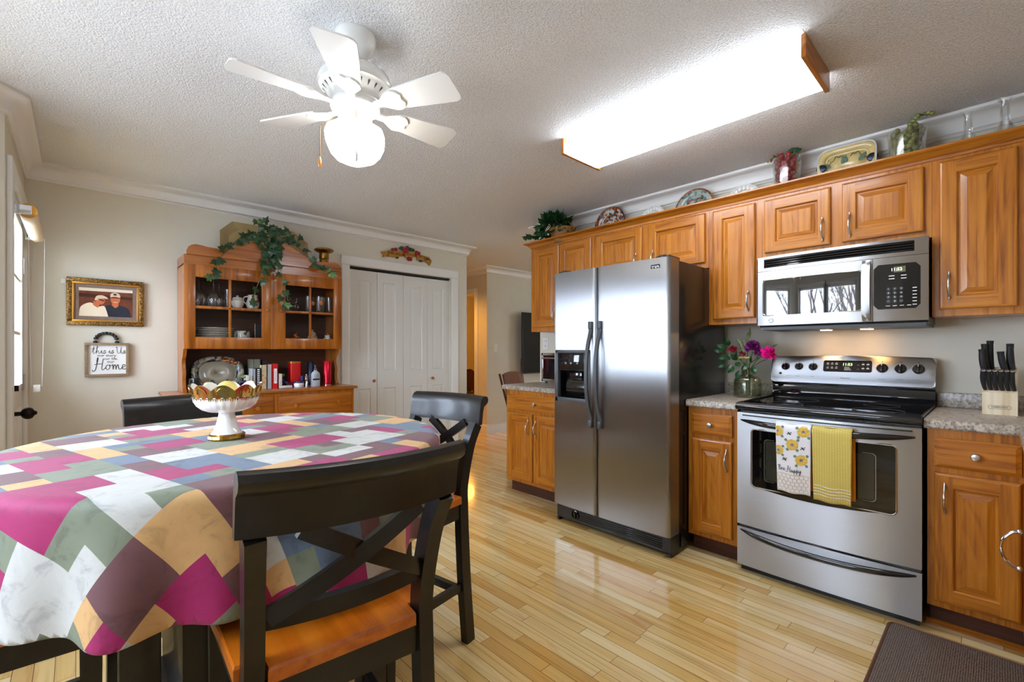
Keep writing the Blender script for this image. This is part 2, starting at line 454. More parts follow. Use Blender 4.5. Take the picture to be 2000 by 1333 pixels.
M['amethyst'] = pm('purple_stone', srgb(62, 44, 84), .2, var=.5, vscale=70)
M['stone'] = pm('white_stone', srgb(214, 210, 200), .5, var=.05)
M['yellow_fruit'] = pm('pale_yellow_gourd', srgb(226, 200, 106), .35, var=.08, vscale=30)
M['leaf'] = pm('ivy_leaf', srgb(40, 74, 46), .38, var=.35, vscale=22)
M['leaf_light'] = pm('light_ivy_leaf', srgb(92, 134, 78), .4, var=.3, vscale=40)
M['leaf_deep'] = pm('deep_green_leaf', srgb(28, 74, 34), .35, var=.4, vscale=30)
M['leaf_olive'] = pm('olive_leaf', srgb(116, 124, 84), .5, var=.25, vscale=30)
M['stem'] = pm('brown_stem', srgb(110, 92, 56), .6)
M['stem_green'] = pm('green_stem', srgb(84, 108, 60), .5)
M['wicker'] = pm('brown_wicker', srgb(142, 96, 44), .6, var=.35, vscale=90, bmp=(140, .5))
M['terracotta'] = pm('dark_pot', srgb(48, 36, 28), .6)
M['grape_red'] = pm('red_grape', srgb(150, 26, 30), .22, var=.3, vscale=25, coat=.3)
M['grape_green'] = pm('green_grape', srgb(132, 138, 70), .25, var=.2, vscale=25, coat=.3)
M['magenta'] = pm('hot_pink_petals', srgb(232, 10, 140), .5, var=.2, vscale=60)
M['purple_petal'] = pm('purple_petals', srgb(120, 24, 104), .5, var=.35, vscale=70)
M['crimson_petal'] = pm('crimson_petals', srgb(150, 12, 40), .5, var=.35, vscale=60)
M['yellow_petal'] = pm('yellow_petals', srgb(214, 190, 80), .5, var=.2, vscale=60)
M['bark'] = pm('grey_bark', srgb(86, 76, 68), .9)
M['bounce_ground'] = pm('pale_bounce_ground', srgb(188, 186, 182), .9, var=.06)  # unseen ground, made pale to bounce daylight up onto the ceiling
def emit(name, col, st):
    m, t, p, N, L = _nt(name); setp(p, Base_Color=col, Emission_Color=col, Emission_Strength=st, Roughness=.4); return m
M['lens'] = emit('lit_acrylic_lens', (.88, .95, 1.04), 6.5)
M['shade_lit'] = emit('lit_opal_glass', (.98, .98, .97), 6.5)
M['led_green'] = emit('green_digits', (.55, .95, .25), 1.6)
M['led_pale'] = emit('pale_digits', (.85, 1.0, .7), 1.2)
M['bulb_warm'] = emit('warm_cooktop_bulb', (1.0, .55, .2), 14)
def glass(name, col=(1, 1, 1), rough=0.0, thin=True, tint=.92, lo=.04, hi=.5):
    m = bpy.data.materials.new(name); m.use_nodes = True; t = m.node_tree; N = t.nodes; L = t.links
    N.remove(N['Principled BSDF']); out = N['Material Output']
    tr = N.new('ShaderNodeBsdfTransparent'); tr.inputs[0].default_value = (*[c * tint for c in col], 1)
    gl = N.new('ShaderNodeBsdfGlossy'); gl.inputs['Roughness'].default_value = rough; gl.inputs[0].default_value = (1, 1, 1, 1)
    lw = N.new('ShaderNodeLayerWeight'); lw.inputs[0].default_value = .35
    mr = N.new('ShaderNodeMapRange'); mr.inputs['To Min'].default_value = lo; mr.inputs['To Max'].default_value = hi
    L.new(lw.outputs['Fresnel'], mr.inputs[0])
    mx = N.new('ShaderNodeMixShader'); L.new(mr.outputs[0], mx.inputs[0]); L.new(tr.outputs[0], mx.inputs[1]); L.new(gl.outputs[0], mx.inputs[2])
    L.new(mx.outputs[0], out.inputs[0]); return m
M['pane'] = glass('window_glass', tint=.97, lo=.03, hi=.35)
M['glassware'] = glass('clear_glassware', tint=.96, lo=.03, hi=.5)
M['glass_green'] = glass('smoky_green_glass', (.92, .94, .86), tint=.93, lo=.04, hi=.5)
M['cab_glass'] = glass('cabinet_glass', tint=.97, lo=.0, hi=.12)
M['oven_glass'] = glass('smoked_oven_glass', (.7, .7, .66), tint=.88, lo=.03, hi=.3)
def _mwglass():
    m, t, p, N, L = _nt('microwave_door_glass'); setp(p, Base_Color=(.012, .012, .013), Roughness=.03, Specular_IOR_Level=1.0, Coat_Weight=1.0, Coat_Roughness=.01, Coat_IOR=1.8); return m
M['mw_glass'] = _mwglass()
def _cloth(name, col):
    m, t, p, N, L = _nt(name); v = coords(t); n = noise(t, v, 16, 5, .65, 1.2)
    a = tuple(c * .74 for c in col); c = ramp(t, n, [(.34, a), (.47, col), (.75, tuple(min(1, x * 1.1) for x in col))])
    L.new(c, p.inputs['Base Color']); setp(p, Roughness=.62, Specular_IOR_Level=.35, Sheen_Weight=.1)
    wv = coords(t, (1, 1, 1), rot=(0, 0, .28)); bump(t, p, noise(t, wv, 420, 2), .1, .0008); return m
PATCH = [_cloth('cloth_' + n, srgb(*c)) for n, c in (('magenta', (156, 26, 88)), ('white', (192, 190, 182)), ('tan', (204, 160, 104)), ('sage', (120, 126, 104)), ('slate', (98, 112, 130)), ('plum', (108, 70, 72)))]
def _mat():
    m, t, p, N, L = _nt('woven_brown_mat'); v = coords(t, (1, 1, 1))
    vo = N.new('ShaderNodeTexVoronoi'); vo.inputs['Scale'].default_value = 150; vo.inputs['Randomness'].default_value = .25; L.new(v, vo.inputs['Vector'])
    L.new(ramp(t, vo.outputs['Distance'], [(.12, srgb(176, 160, 144)), (.3, srgb(112, 96, 86)), (.6, srgb(70, 58, 52))]), p.inputs['Base Color'])
    setp(p, Roughness=.42); bump(t, p, math_(t, 'SUBTRACT', 1.0, vo.outputs['Distance']), .5, .003); return m
M['mat'] = _mat()
def _towel():
    m, t, p, N, L = _nt('yellow_waffle_towel'); v = coords(t); sx = N.new('ShaderNodeSeparateXYZ'); L.new(v, sx.inputs[0])
    n = noise(t, coords(t, (1, 1, 5)), 110, 2)
    z = math_(t, 'SINE', math_(t, 'MULTIPLY', sx.outputs[2], 1100)); y = math_(t, 'SINE', math_(t, 'MULTIPLY', sx.outputs[1], 620))
    h = math_(t, 'ADD', z, math_(t, 'MULTIPLY', y, .4))
    L.new(ramp(t, math_(t, 'MULTIPLY_ADD', h, .2, .5), [(.25, srgb(182, 156, 66)), (.55, srgb(222, 200, 104)), (1, srgb(232, 214, 128))]), p.inputs['Base Color'])
    setp(p, Roughness=.85, Sheen_Weight=.2); bump(t, p, h, .5, .0012); return m
M['towel_yellow'] = _towel()
M['towel_white'] = pm('white_towel', srgb(236, 236, 240), .85, bmp=(330, .25))
M['towel_orange'] = pm('orange_towel_back', srgb(226, 150, 26), .85, bmp=(330, .25))
M['petal_ochre'] = pm('printed_yellow_flower', srgb(222, 184, 78), .85, var=.2, vscale=120)
M['print_green'] = pm('printed_green_leaf', srgb(110, 136, 118), .85, var=.2, vscale=120)
M['comb'] = pm('honeycomb_line', srgb(200, 164, 74), .85)
M['mat_board'] = pm('taupe_mat_board', srgb(132, 112, 100), .8, var=.12, vscale=30)
def _frame():
    m, t, p, N, L = _nt('carved_gold_frame'); v = coords(t); n = noise(t, v, 130, 3, .6)
    L.new(ramp(t, n, [(.38, srgb(70, 50, 24)), (.55, srgb(140, 104, 50)), (.7, srgb(206, 168, 96))]), p.inputs['Base Color'])
    setp(p, Roughness=.38, Metallic=.7); bump(t, p, n, .6, .003); return m
M['gold_frame'] = _frame()
M['gold_liner'] = pm('gold_frame_liner', srgb(206, 150, 70), .3, .8)
M['photo_brown'] = pm('photo_background', srgb(112, 58, 36), .25, var=.3, vscale=26)
M['photo_light'] = pm('photo_sunlit_window', srgb(236, 220, 200), .25)
M['photo_skin'] = pm('photo_skin', srgb(206, 112, 72), .25, var=.1, vscale=60)
M['photo_white'] = pm('photo_white_shirt', srgb(240, 224, 198), .25, var=.05)
M['photo_navy'] = pm('photo_navy_shirt', srgb(38, 42, 58), .25)
M['photo_cap'] = pm('photo_pale_cap', srgb(222, 200, 178), .25)
M['photo_dark'] = pm('photo_dark', srgb(70, 30, 22), .25)
def _plate(name, cols, sc):
    m, t, p, N, L = _nt(name); v = coords(t); vo = N.new('ShaderNodeTexVoronoi'); vo.inputs['Scale'].default_value = sc; L.new(v, vo.inputs['Vector'])
    s = N.new('ShaderNodeSeparateColor'); L.new(vo.outputs['Color'], s.inputs[0])
    L.new(ramp(t, s.outputs[0], cols, 'CONSTANT'), p.inputs['Base Color']); setp(p, Roughness=.15, Coat_Weight=.4); return m
M['imari'] = _plate('painted_imari_glaze', [(0, srgb(214, 208, 196)), (.38, srgb(92, 104, 120)), (.55, srgb(176, 84, 30)), (.72, srgb(196, 196, 186)), (.88, srgb(120, 46, 24))], 62)
M['imari_green'] = _plate('painted_celadon_glaze', [(0, srgb(170, 182, 172)), (.5, srgb(120, 140, 136)), (.75, srgb(198, 200, 186)), (.9, srgb(90, 110, 116))], 50)
M['imari_rim'] = _plate('painted_russet_rim', [(0, srgb(140, 64, 24)), (.5, srgb(104, 40, 20)), (.8, srgb(184, 120, 56))], 90)
M['fruit_glaze'] = _plate('painted_fruit_glaze', [(0, srgb(178, 174, 152)), (.42, srgb(110, 118, 96)), (.62, srgb(66, 58, 78)), (.75, srgb(142, 140, 112)), (.9, srgb(60, 44, 50))], 40)
M['platter_glaze'] = pm('taupe_platter_glaze', srgb(168, 160, 140), .2, coat=.3)
M['yellow_glaze'] = pm('mottled_yellow_glaze', srgb(226, 202, 140), .15, var=.14, vscale=16, coat=.4)
M['milk_glass'] = pm('milk_glass', srgb(240, 238, 234), .08, coat=.6)
M['tray'] = pm('aged_painted_tray', srgb(176, 152, 104), .5, var=.12, vscale=12)
M['banner'] = pm('painted_gold_banner', srgb(176, 126, 36), .5, var=.2, vscale=40)
M['outdoor_white'] = pm('porch_white', srgb(226, 228, 230), .6)
M['tv'] = pm('tv_screen', (.006, .007, .009), .1)
M['book_green'] = pm('grey_green_cover', srgb(116, 116, 100), .6)
M['book_tan'] = pm('tan_floral_cover', srgb(198, 182, 146), .6, var=.2, vscale=60)
M['book_grey'] = pm('pale_grey_cover', srgb(176, 180, 182), .5)
M['book_dark'] = pm('charcoal_cover', srgb(44, 44, 50), .5)
M['ramekin_red'] = pm('red_cloth', srgb(150, 46, 40), .6)
M['orange_dab'] = pm('painted_orange', srgb(220, 120, 50), .3)
M['figurine'] = pm('painted_figurine', srgb(172, 150, 118), .3, var=.45, vscale=70)
# ------------------------------------------------------------------ room shell
H = 2.40; XW = 3.29; YP = 4.27; XL = -.24; XP = 3.314; YF = 5.03; XH = 4.268; YK = -.74
P1 = (XL, 3.18); P2 = (-1.05, 2.37); P3 = (-1.05, .80); P4 = (XL, -.01)

b = B(); b.box(-1.4, 8.2, -1.2, 9.2, -.06, 0); struct('floor', b, M['floor'], smooth=False)
b = B(); b.box(-1.4, 8.2, -1.2, 9.2, H, H + .06); struct('ceiling', b, M['ceiling'], smooth=False)
b = B(); b.box(XW, XW + .12, YK, 3.076, 0, H); struct('wall_right', b, M['wall'], smooth=False)
b = B(); T = .12
b.box(XL - .1, 1.905, YP, YP + T, 0, H); b.box(3.092, XP, YP, YP + T, 0, H); b.box(1.905, 3.092, YP, YP + T, 2.012, H)
struct('wall_back', b, M['wall'], smooth=False)
b = B(); b.box(XP - T, XP, YP + T, 9.0, 0, H); b.box(1.7, XP - T, YP + .75, YP + .85, 0, H); b.box(1.6, 1.7, YP + T, YP + .85, 0, H)
struct('wall_pantry', b, M['wall'], smooth=False)
b = B(); b.box(XH + .1, 8.1, YF, YF + T, 0, H); struct('wall_far', b, M['wall'], smooth=False)
# hall wall with a door opening
hy0, hy1, hz = 5.30, 6.10, 2.03
b = B(); b.box(XH, XH + .1, YF, hy0, 0, H); b.box(XH, XH + .1, hy1, 9.0, 0, H); b.box(XH, XH + .1, hy0, hy1, hz, H)
struct('wall_hall', b, M['wall'], smooth=False)
b = B(); b.box(XH + .1, 8.1, 8.2, 8.3, 0, H); b.box(3.2, 4.4, 9.0, 9.1, 0, H); struct('wall_study', b, M['wall'], smooth=False)
# dining room side, with an unseen opening added in its wall for daylight
dw = (.1, .8, .9, 2.0)
b = B(); b.box(8.0, 8.1, -1.2, dw[0], 0, H); b.box(8.0, 8.1, dw[1], 9.0, 0, H); b.box(8.0, 8.1, dw[0], dw[1], 0, dw[2]); b.box(8.0, 8.1, dw[0], dw[1], dw[3], H)
struct('wall_dining', b, M['wall'], smooth=False)
b = B(); b.box(XW + .12, 8.1, YK - .4, YK - .3, 0, H); struct('wall_side', b, M['wall'], smooth=False)
# left wall (with the porch door)
dy0, dy1, dz = 3.34, 4.17, 2.05
b = B(); b.box(XL - .12, XL, P1[1], dy0, 0, H); b.box(XL - .12, XL, dy1, YP + T, 0, H); b.box(XL - .12, XL, dy0, dy1, dz, H)
struct('wall_left', b, M['wall'], smooth=False)

WINS = []
def wall_with_windows(name, a, c, wins, thick=.12):
    """upright wall from a to c (plan), room on its right; wins = (s0,s1,z0,z1) along it"""
    a = Vector((*a, 0)); c = Vector((*c, 0)); t = (c - a); Ln = t.length; t.normalize(); n = Vector((t.y, -t.x, 0))
    F = Matrix(((t.x, -n.x, 0, a.x), (t.y, -n.y, 0, a.y), (0, 0, 1, 0), (0, 0, 0, 1)))
    b = B(); b.M = F; s = 0
    for w in sorted(wins):
        b.box(s, w[0], 0, thick, 0, H); b.box(w[0], w[1], 0, thick, 0, w[2]); b.box(w[0], w[1], 0, thick, w[3], H); s = w[1]
    b.box(s, Ln, 0, thick, 0, H); struct(name, b, M['wall'], smooth=False)
    for w in wins:
        k = len(WINS) + 1; WINS.append((F, w))
        f = B(); f.M = F; x0, x1, z0, z1 = w; cw = .04
        f.box(x0 - cw, x0, -.018, 0, z0 - cw, z1 + cw, .003); f.box(x1, x1 + cw, -.018, 0, z0 - cw, z1 + cw, .003)
        f.box(x0, x1, -.018, 0, z1, z1 + cw, .003); f.box(x0 - cw - .02, x1 + cw + .02, -.05, 0, z0 - .03, z0, .004); f.box(x0, x1, -.014, 0, z0 - cw, z0 - .03, .003)
        wo = struct('window_%d' % k, f, M['trim'])
        f = B(); f.M = F; d0, d1 = .03, .07; zm = (z0 + z1) / 2; e = .045
        for (u0, u1, q0, q1) in ((x0, x0 + e, z0, z1), (x1 - e, x1, z0, z1), (x0, x1, z0, z0 + e), (x0, x1, z1 - e, z1), (x0, x1, zm - .022, zm + .022)): f.box(u0, u1, d0, d1, q0, q1)
        obj('sash', f, M['trim'], wo)
        f = B(); f.M = F; f.box(x0 + e, x1 - e, .05, .054, z0 + e, z1 - e); obj('pane', f, M['pane'], wo, smooth=False)
wl = math.hypot(P2[0] - P1[0], P2[1] - P1[1])
wall_with_windows('wall_bay_far', P2, P1, [(.22, wl - .22, .86, 2.03)])
wall_with_windows('wall_bay', P3, P2, [(.045, .77, .86, 2.03), (.81, 1.525, .86, 2.03)])
wall_with_windows('wall_bay_near', P4, P3, [])
wall_with_windows('wall_front', (XW + .12, YK), (XL - .12, YK), [])
b = B(); b.box(XL - .12, XL, YK - .12, P4[1], 0, H); struct('wall_left_near', b, M['wall'], smooth=False)
b = B(); b.M = None

# skirtings and crown moulding swept round the walls (room on the right of each path)
def sweep_wall(b, path, prof):
    P = [Vector((*p, 0)) for p in path]; n = len(P); rows = []
    for i in range(n):
        t0 = (P[i] - P[i - 1]).normalized() if i > 0 else None
        t1 = (P[i + 1] - P[i]).normalized() if i < n - 1 else None
        n0 = Vector((t0.y, -t0.x, 0)) if t0 else None; n1 = Vector((t1.y, -t1.x, 0)) if t1 else None
        if n0 is None: m = n1
        elif n1 is None: m = n0
        else:
            m = (n0 + n1); m = m / max(.2, m.dot(n0))
        rows.append([(P[i].x + m.x * d, P[i].y + m.y * d, z) for d, z in prof])
    k = len(prof); vs = [v for r in rows for v in r]; fs = []
    for i in range(n - 1):
        for j in range(k): l = (j + 1) % k; fs.append((i * k + j, i * k + l, i * k + k + l, i * k + k + j))
    fs += [tuple(range(k)), tuple(range((n - 1) * k, n * k))]
    b.add(vs, fs)
crown = [(0, H - .105), (.010, H - .105), (.014, H - .092), (.022, H - .088)] + [(.022 + .048 * (1 - math.cos(R(a))) , H - .088 + .066 * math.sin(R(a))) for a in (15, 30, 45, 60, 75, 90)] + [(.076, H - .02), (.084, H - .014), (.084, H), (0, H)]
paths = [[(XW, YK), (XW, 3.076), (XW + .12, 3.076), (XW + .12, YK)]]
def crown_obj(name, path, right=True):
    b = B(); sweep_wall(b, path, crown); return struct(name, b, M['trim'], sharp=50)
crown_obj('trim_1', [(XW + .12, YK), (XW + .12, 3.076), (XW, 3.076), (XW, YK)][::-1] if False else [(XW + .12, YK + .02), (XW + .12, 3.076), (XW, 3.076), (XW, YK + .02)])
crown_obj('trim_2', [P4, P3, P2, P1, (XL, YP), (XP, YP), (XP, 8.9)])
crown_obj('trim_3', [(XH, 8.9), (XH, YF), (7.98, YF)])
base_p = [(0, 0), (.014, 0), (.014, .10), (.008, .125), (0, .13)]
def base_obj(name, path):
    b = B(); sweep_wall(b, path, base_p); return struct(name, b, M['trim'], sharp=50)
base_obj('baseboard_left', [P4, P3, P2, P1, (XL, dy0 - .09)])
base_obj('baseboard_back', [(XL, YP), (1.84, YP)]); base_obj('baseboard_pantry', [(3.20, YP), (XP, YP), (XP, 8.9)])
base_obj('baseboard_hall', [(XH, hy0 - .07), (XH, YF), (7.98, YF)])
b = B(); b.box(0, .03, 0, 0, 0, 0) if False else None

# ------------------------------------------------------------------ pantry door: casing and four folding leaves
def casing(b, x0, x1, z1, y, w=.09, side=-1):
    prof = [(0, 0), (.006, .012), (.02, .016), (.05, .018), (w - .008, .022), (w, .016), (w, 0)]
    for (p, q, ax) in ((x0, -1, 'v'), (x1, 1, 'v')):
        pts = [(p + q * d, y + side * t) for d, t in prof]; b.prism(pts, 'z', 0, z1)
    pts = [(y + side * t, z1 + d) for d, t in prof]; b.prism(pts, 'x', x0 - w, x1 + w)
b = B(); casing(b, 1.905, 3.092, 2.012, YP); struct('trim_4', b, M['trim'], sharp=30)
def raised(b, x0, x1, z0, z1, y, d=.008, s=-1, ch=.018):
    """moulded panel: groove then raised field, on a face at y"""
    o = [(x0, z0), (x1, z0), (x1, z1), (x0, z1)]
    def ring(k): return [(x0 + k, z0 + k), (x1 - k, z0 + k), (x1 - k, z1 - k), (x0 + k, z1 - k)]
    lv = [(0, 0.0005), (.006, .006), (.012, .0045), (.012 + ch, -.003 + .002)]
    vs = []; fs = []
    for k, dep in ((0, .0005), (.008, -.004), (.014, -.004), (.014 + ch, .005)):
        for x, z in ring(k): vs.append((x, y + s * dep, z))
    for r in range(3):
        for i in range(4): j = (i + 1) % 4; fs.append((r * 4 + i, r * 4 + j, r * 4 + 4 + j, r * 4 + 4 + i))
    fs.append((12, 13, 14, 15)); b.add(vs, fs)
def leaf_with_panels(b, x0, x1, z0, z1, yf, th, panels):
    """door leaf front face at yf (room toward -y): a face with openings and moulded panels set in them"""
    b.box(x0, x1, yf + .007, yf + th, z0, z1)
    xs = sorted({x0, x1, *[p[0] for p in panels], *[p[1] for p in panels]}); zs = sorted({z0, z1, *[p[2] for p in panels], *[p[3] for p in panels]})
    for i in range(len(xs) - 1):
        for j in range(len(zs) - 1):
            cx, cz = (xs[i] + xs[i + 1]) / 2, (zs[j] + zs[j + 1]) / 2
            if any(p[0] < cx < p[1] and p[2] < cz < p[3] for p in panels): continue
            b.add([(xs[i], yf, zs[j]), (xs[i + 1], yf, zs[j]), (xs[i + 1], yf, zs[j + 1]), (xs[i], yf, zs[j + 1])], [(0, 1, 2, 3)])
    b.add([(x0, yf, z0), (x1, yf, z0), (x1, yf, z1), (x0, yf, z1), (x0, yf + .007, z0), (x1, yf + .007, z0), (x1, yf + .007, z1), (x0, yf + .007, z1)], [(0, 1, 5, 4), (1, 2, 6, 5), (2, 3, 7, 6), (3, 0, 4, 7)])
    for p in panels:
        x, X_, z, Z_ = p; vs = []; fs = []
        for k, dep in ((0, 0), (.006, .006), (.014, .006), (.034, .0005)):
            for u, v in ((x + k, z + k), (X_ - k, z + k), (X_ - k, Z_ - k), (x + k, Z_ - k)): vs.append((u, yf + dep, v))
        for r in range(3):
            for i in range(4): j = (i + 1) % 4; fs.append((r * 4 + i, r * 4 + j, r * 4 + 4 + j, r * 4 + 4 + i))
        fs.append((12, 13, 14, 15)); b.add(vs, fs)
pd = bpy.data.objects.new('door_2', None); COL.objects.link(pd); pd.location = (2.5, YP, 0); pd['kind'] = 'structure'
b = B(); b.box(1.905, 3.092, YP + .03, YP + .06, 1.992, 2.012); obj('track', b, M['black_plastic'], pd, smooth=False)
xs4 = [1.907, 2.201, 2.498, 2.797, 3.09]
for i in range(4):
    x0, x1 = xs4[i] + .002, xs4[i + 1] - .002
    b = B(); px0, px1 = (x0 + .085, x1 - .065) if i % 2 == 0 else (x0 + .065, x1 - .085)
    leaf_with_panels(b, x0, x1, .012, 1.982, YP + .03, .032, [(px0, px1, .99, 1.885), (px0, px1, .22, .815)])
    lf = obj('folding_leaf', b, M['door_white'], pd, smooth=False)
    if i in (0, 3):
        kx = 2.158 if i == 0 else 2.849
        b = B(); b.lathe([(.006, 0), (.006, -.012), (.014, -.018), (.016, -.026), (.012, -.032), (0, -.034)], (kx, YP + .03, .892), 16, 'y'); obj('knob', b, M['maple_z'], lf)
b = B(); b.box(1.905, 1.91, YP + .02, YP + T, 0, 2.0); b.box(3.087, 3.092, YP + .02, YP + T, 0, 2.0); obj('jamb', b, M['trim'], pd, smooth=False)

# ------------------------------------------------------------------ porch door in the left wall
b = B(); w = .085; b.box(XL, XL + .02, dy0 - w, dy0, 0, dz + w, .004); b.box(XL, XL + .02, dy1, dy1 + w, 0, dz + w, .004); b.box(XL, XL + .02, dy0, dy1, dz, dz + w, .004)
b.box(XL - .12, XL, dy0, dy0 + .012, 0, dz); b.box(XL - .12, XL, dy1 - .012, dy1, 0, dz); b.box(XL - .12, XL, dy0, dy1, dz - .012, dz)
struct('trim_5', b, M['trim'])
d1 = bpy.data.objects.new('door_1', None); COL.objects.link(d1); d1.location = (XL - .02, dy0, 0); d1['kind'] = 'structure'
g0, g1, q0, q1 = dy0 + .13, dy1 - .13, .98, 1.93; fx, bx = XL - .004, XL - .046
b = B(); b.box(bx, fx, dy0 + .014, g0, .01, dz - .015); b.box(bx, fx, g1, dy1 - .014, .01, dz - .015); b.box(bx, fx, g0, g1, .01, q0); b.box(bx, fx, g0, g1, q1, dz - .015)
for (z0, z1) in ((.2, .86),):
    for (y0, y1) in ((g0, (g0 + g1) / 2 - .04), ((g0 + g1) / 2 + .04, g1)): b.box(fx, fx + .006, y0, y1, z0, z1, .005); b.box(fx, fx + .012, y0 + .04, y1 - .04, z0 + .04, z1 - .04, .005)
slab = obj('slab', b, M['door_white'], d1)
b = B()
for i in (1, 2): y = g0 + (g1 - g0) * i / 3; b.box(bx + .008, fx, y - .009, y + .009, q0, q1); z = q0 + (q1 - q0) * i / 3; b.box(bx + .008, fx, g0, g1, z - .009, z + .009)
for (y0, y1, z0, z1) in ((g0, g0 + .02, q0, q1), (g1 - .02, g1, q0, q1), (g0, g1, q0, q0 + .02), (g0, g1, q1 - .02, q1)): b.box(fx, fx + .012, y0, y1, z0, z1, .003)
obj('muntin', b, M['door_white'], d1)
b = B(); b.box(XL - .028, XL - .024, g0, g1, q0, q1); obj('pane', b, M['pane'], d1, smooth=False)
b = B(); b.lathe([(.033, 0), (.033, .006), (.012, .012), (.011, .04), (.022, .046), (.03, .058), (.031, .07), (.026, .082), (.012, .09), (.008, .098), (0, .1)], (fx, dy0 + .085, .875), 20, 'x'); obj('door_knob', b, M['bronze'], d1)
b = B(); b.lathe([(.03, 0), (.03, .012), (.024, .016), (0, .016)], (fx, dy0 + .085, 1.005), 20, 'x'); b.box(fx + .016, fx + .034, dy0 + .081, dy0 + .089, .99, 1.02, .002); obj('deadbolt', b, M['bronze'], d1)
for z in (.35, 1.0, 1.72):
    b = B(); b.tube([(XL + .004, dy1 - .008, z - .05), (XL + .004, dy1 - .008, z + .05)], .007, 8); b.box(fx, fx + .004, dy1 - .04, dy1 - .012, z - .045, z + .045); obj('hinge', b, M['nickel'], d1)
# roller shade over the door
rs = thing('roller_shade', 'rolled-up cream roller shade above the glazed porch door', 'window shade', (XL + .06, 3.7, 1.9))
zr = 1.90; xr = XL + .065
b = B(); b.lathe([(.018, 3.36), (.034, 3.362), (.034, 4.09), (.018, 4.092)], (xr, 0, zr), 24, 'y'); obj('fabric_roll', b, M['cream_fabric'], rs)
b = B(); b.lathe([(0, 3.352), (.026, 3.352), (.036, 3.356), (.036, 3.362), (.02, 3.364)], (xr, 0, zr), 20, 'y'); obj('roller_end', b, M['gold_liner'], rs)
for y in (3.346, 4.096):
    b = B(); b.box(XL + .018, xr + .014, y - .003, y + .003, zr - .022, zr + .026, .002); b.box(XL + .018, XL + .022, y - .02, y + .02, zr - .026, zr + .03); obj('bracket', b, M['steel'], rs)
for sgn in (-1, 1):
    b = B()
    for k in range(200):
        z = 1.89 - k * .0046
        b.ball((xr + sgn * (.034 - .012 * (k / 200) ** 2), 4.09 - .004, z), .0021, 5, 4)
    obj('bead_chain', b, M['white_plastic'], rs, smooth=False)
b = B(); b.box(xr - .016, xr + .016, 4.078, 4.094, .94, .985, .003); obj('chain_weight', b, M['white_plastic'], rs)

# hall door casing, dark study beyond
b = B(); w = .075; b.box(XH - .018, XH, hy0 - w, hy0, 0, hz + w, .004); b.box(XH - .018, XH, hy1, hy1 + w, 0, hz + w, .004); b.box(XH - .018, XH, hy0, hy1, hz, hz + w, .004)
b.box(XH, XH + .1, hy0, hy0 + .012, 0, hz); b.box(XH, XH + .1, hy1 - .012, hy1, 0, hz)
struct('trim_6', b, M['trim'])

# portals: only tell the renderer where the daylight comes in
for F, w in WINS:
    c = F @ Vector(((w[0] + w[1]) / 2, .1, (w[2] + w[3]) / 2)); nrm = (F.to_3x3() @ Vector((0, -1, 0)))
    L_ = lamp('daylight_portal', 'AREA', c, 1, shape='RECTANGLE', size=w[1] - w[0], size_y=w[3] - w[2])
    L_.rotation_euler = nrm.to_track_quat('-Z', 'Z').to_euler(); L_.data.cycles.is_portal = True
L_ = lamp('daylight_portal', 'AREA', (XL - .08, (g0 + g1) / 2, (q0 + q1) / 2), 1, shape='RECTANGLE', size=g1 - g0, size_y=q1 - q0, rot=(0, R(-90), 0)); L_.data.cycles.is_portal = True
L_.rotation_euler = Vector((1, 0, 0)).to_track_quat('-Z', 'Z').to_euler()
L_ = lamp('daylight_portal', 'AREA', (8.0, .45, 1.45), 1, shape='RECTANGLE', size=.7, size_y=1.1); L_.rotation_euler = Vector((-1, 0, 0)).to_track_quat('-Z', 'Z').to_euler(); L_.data.cycles.is_portal = True
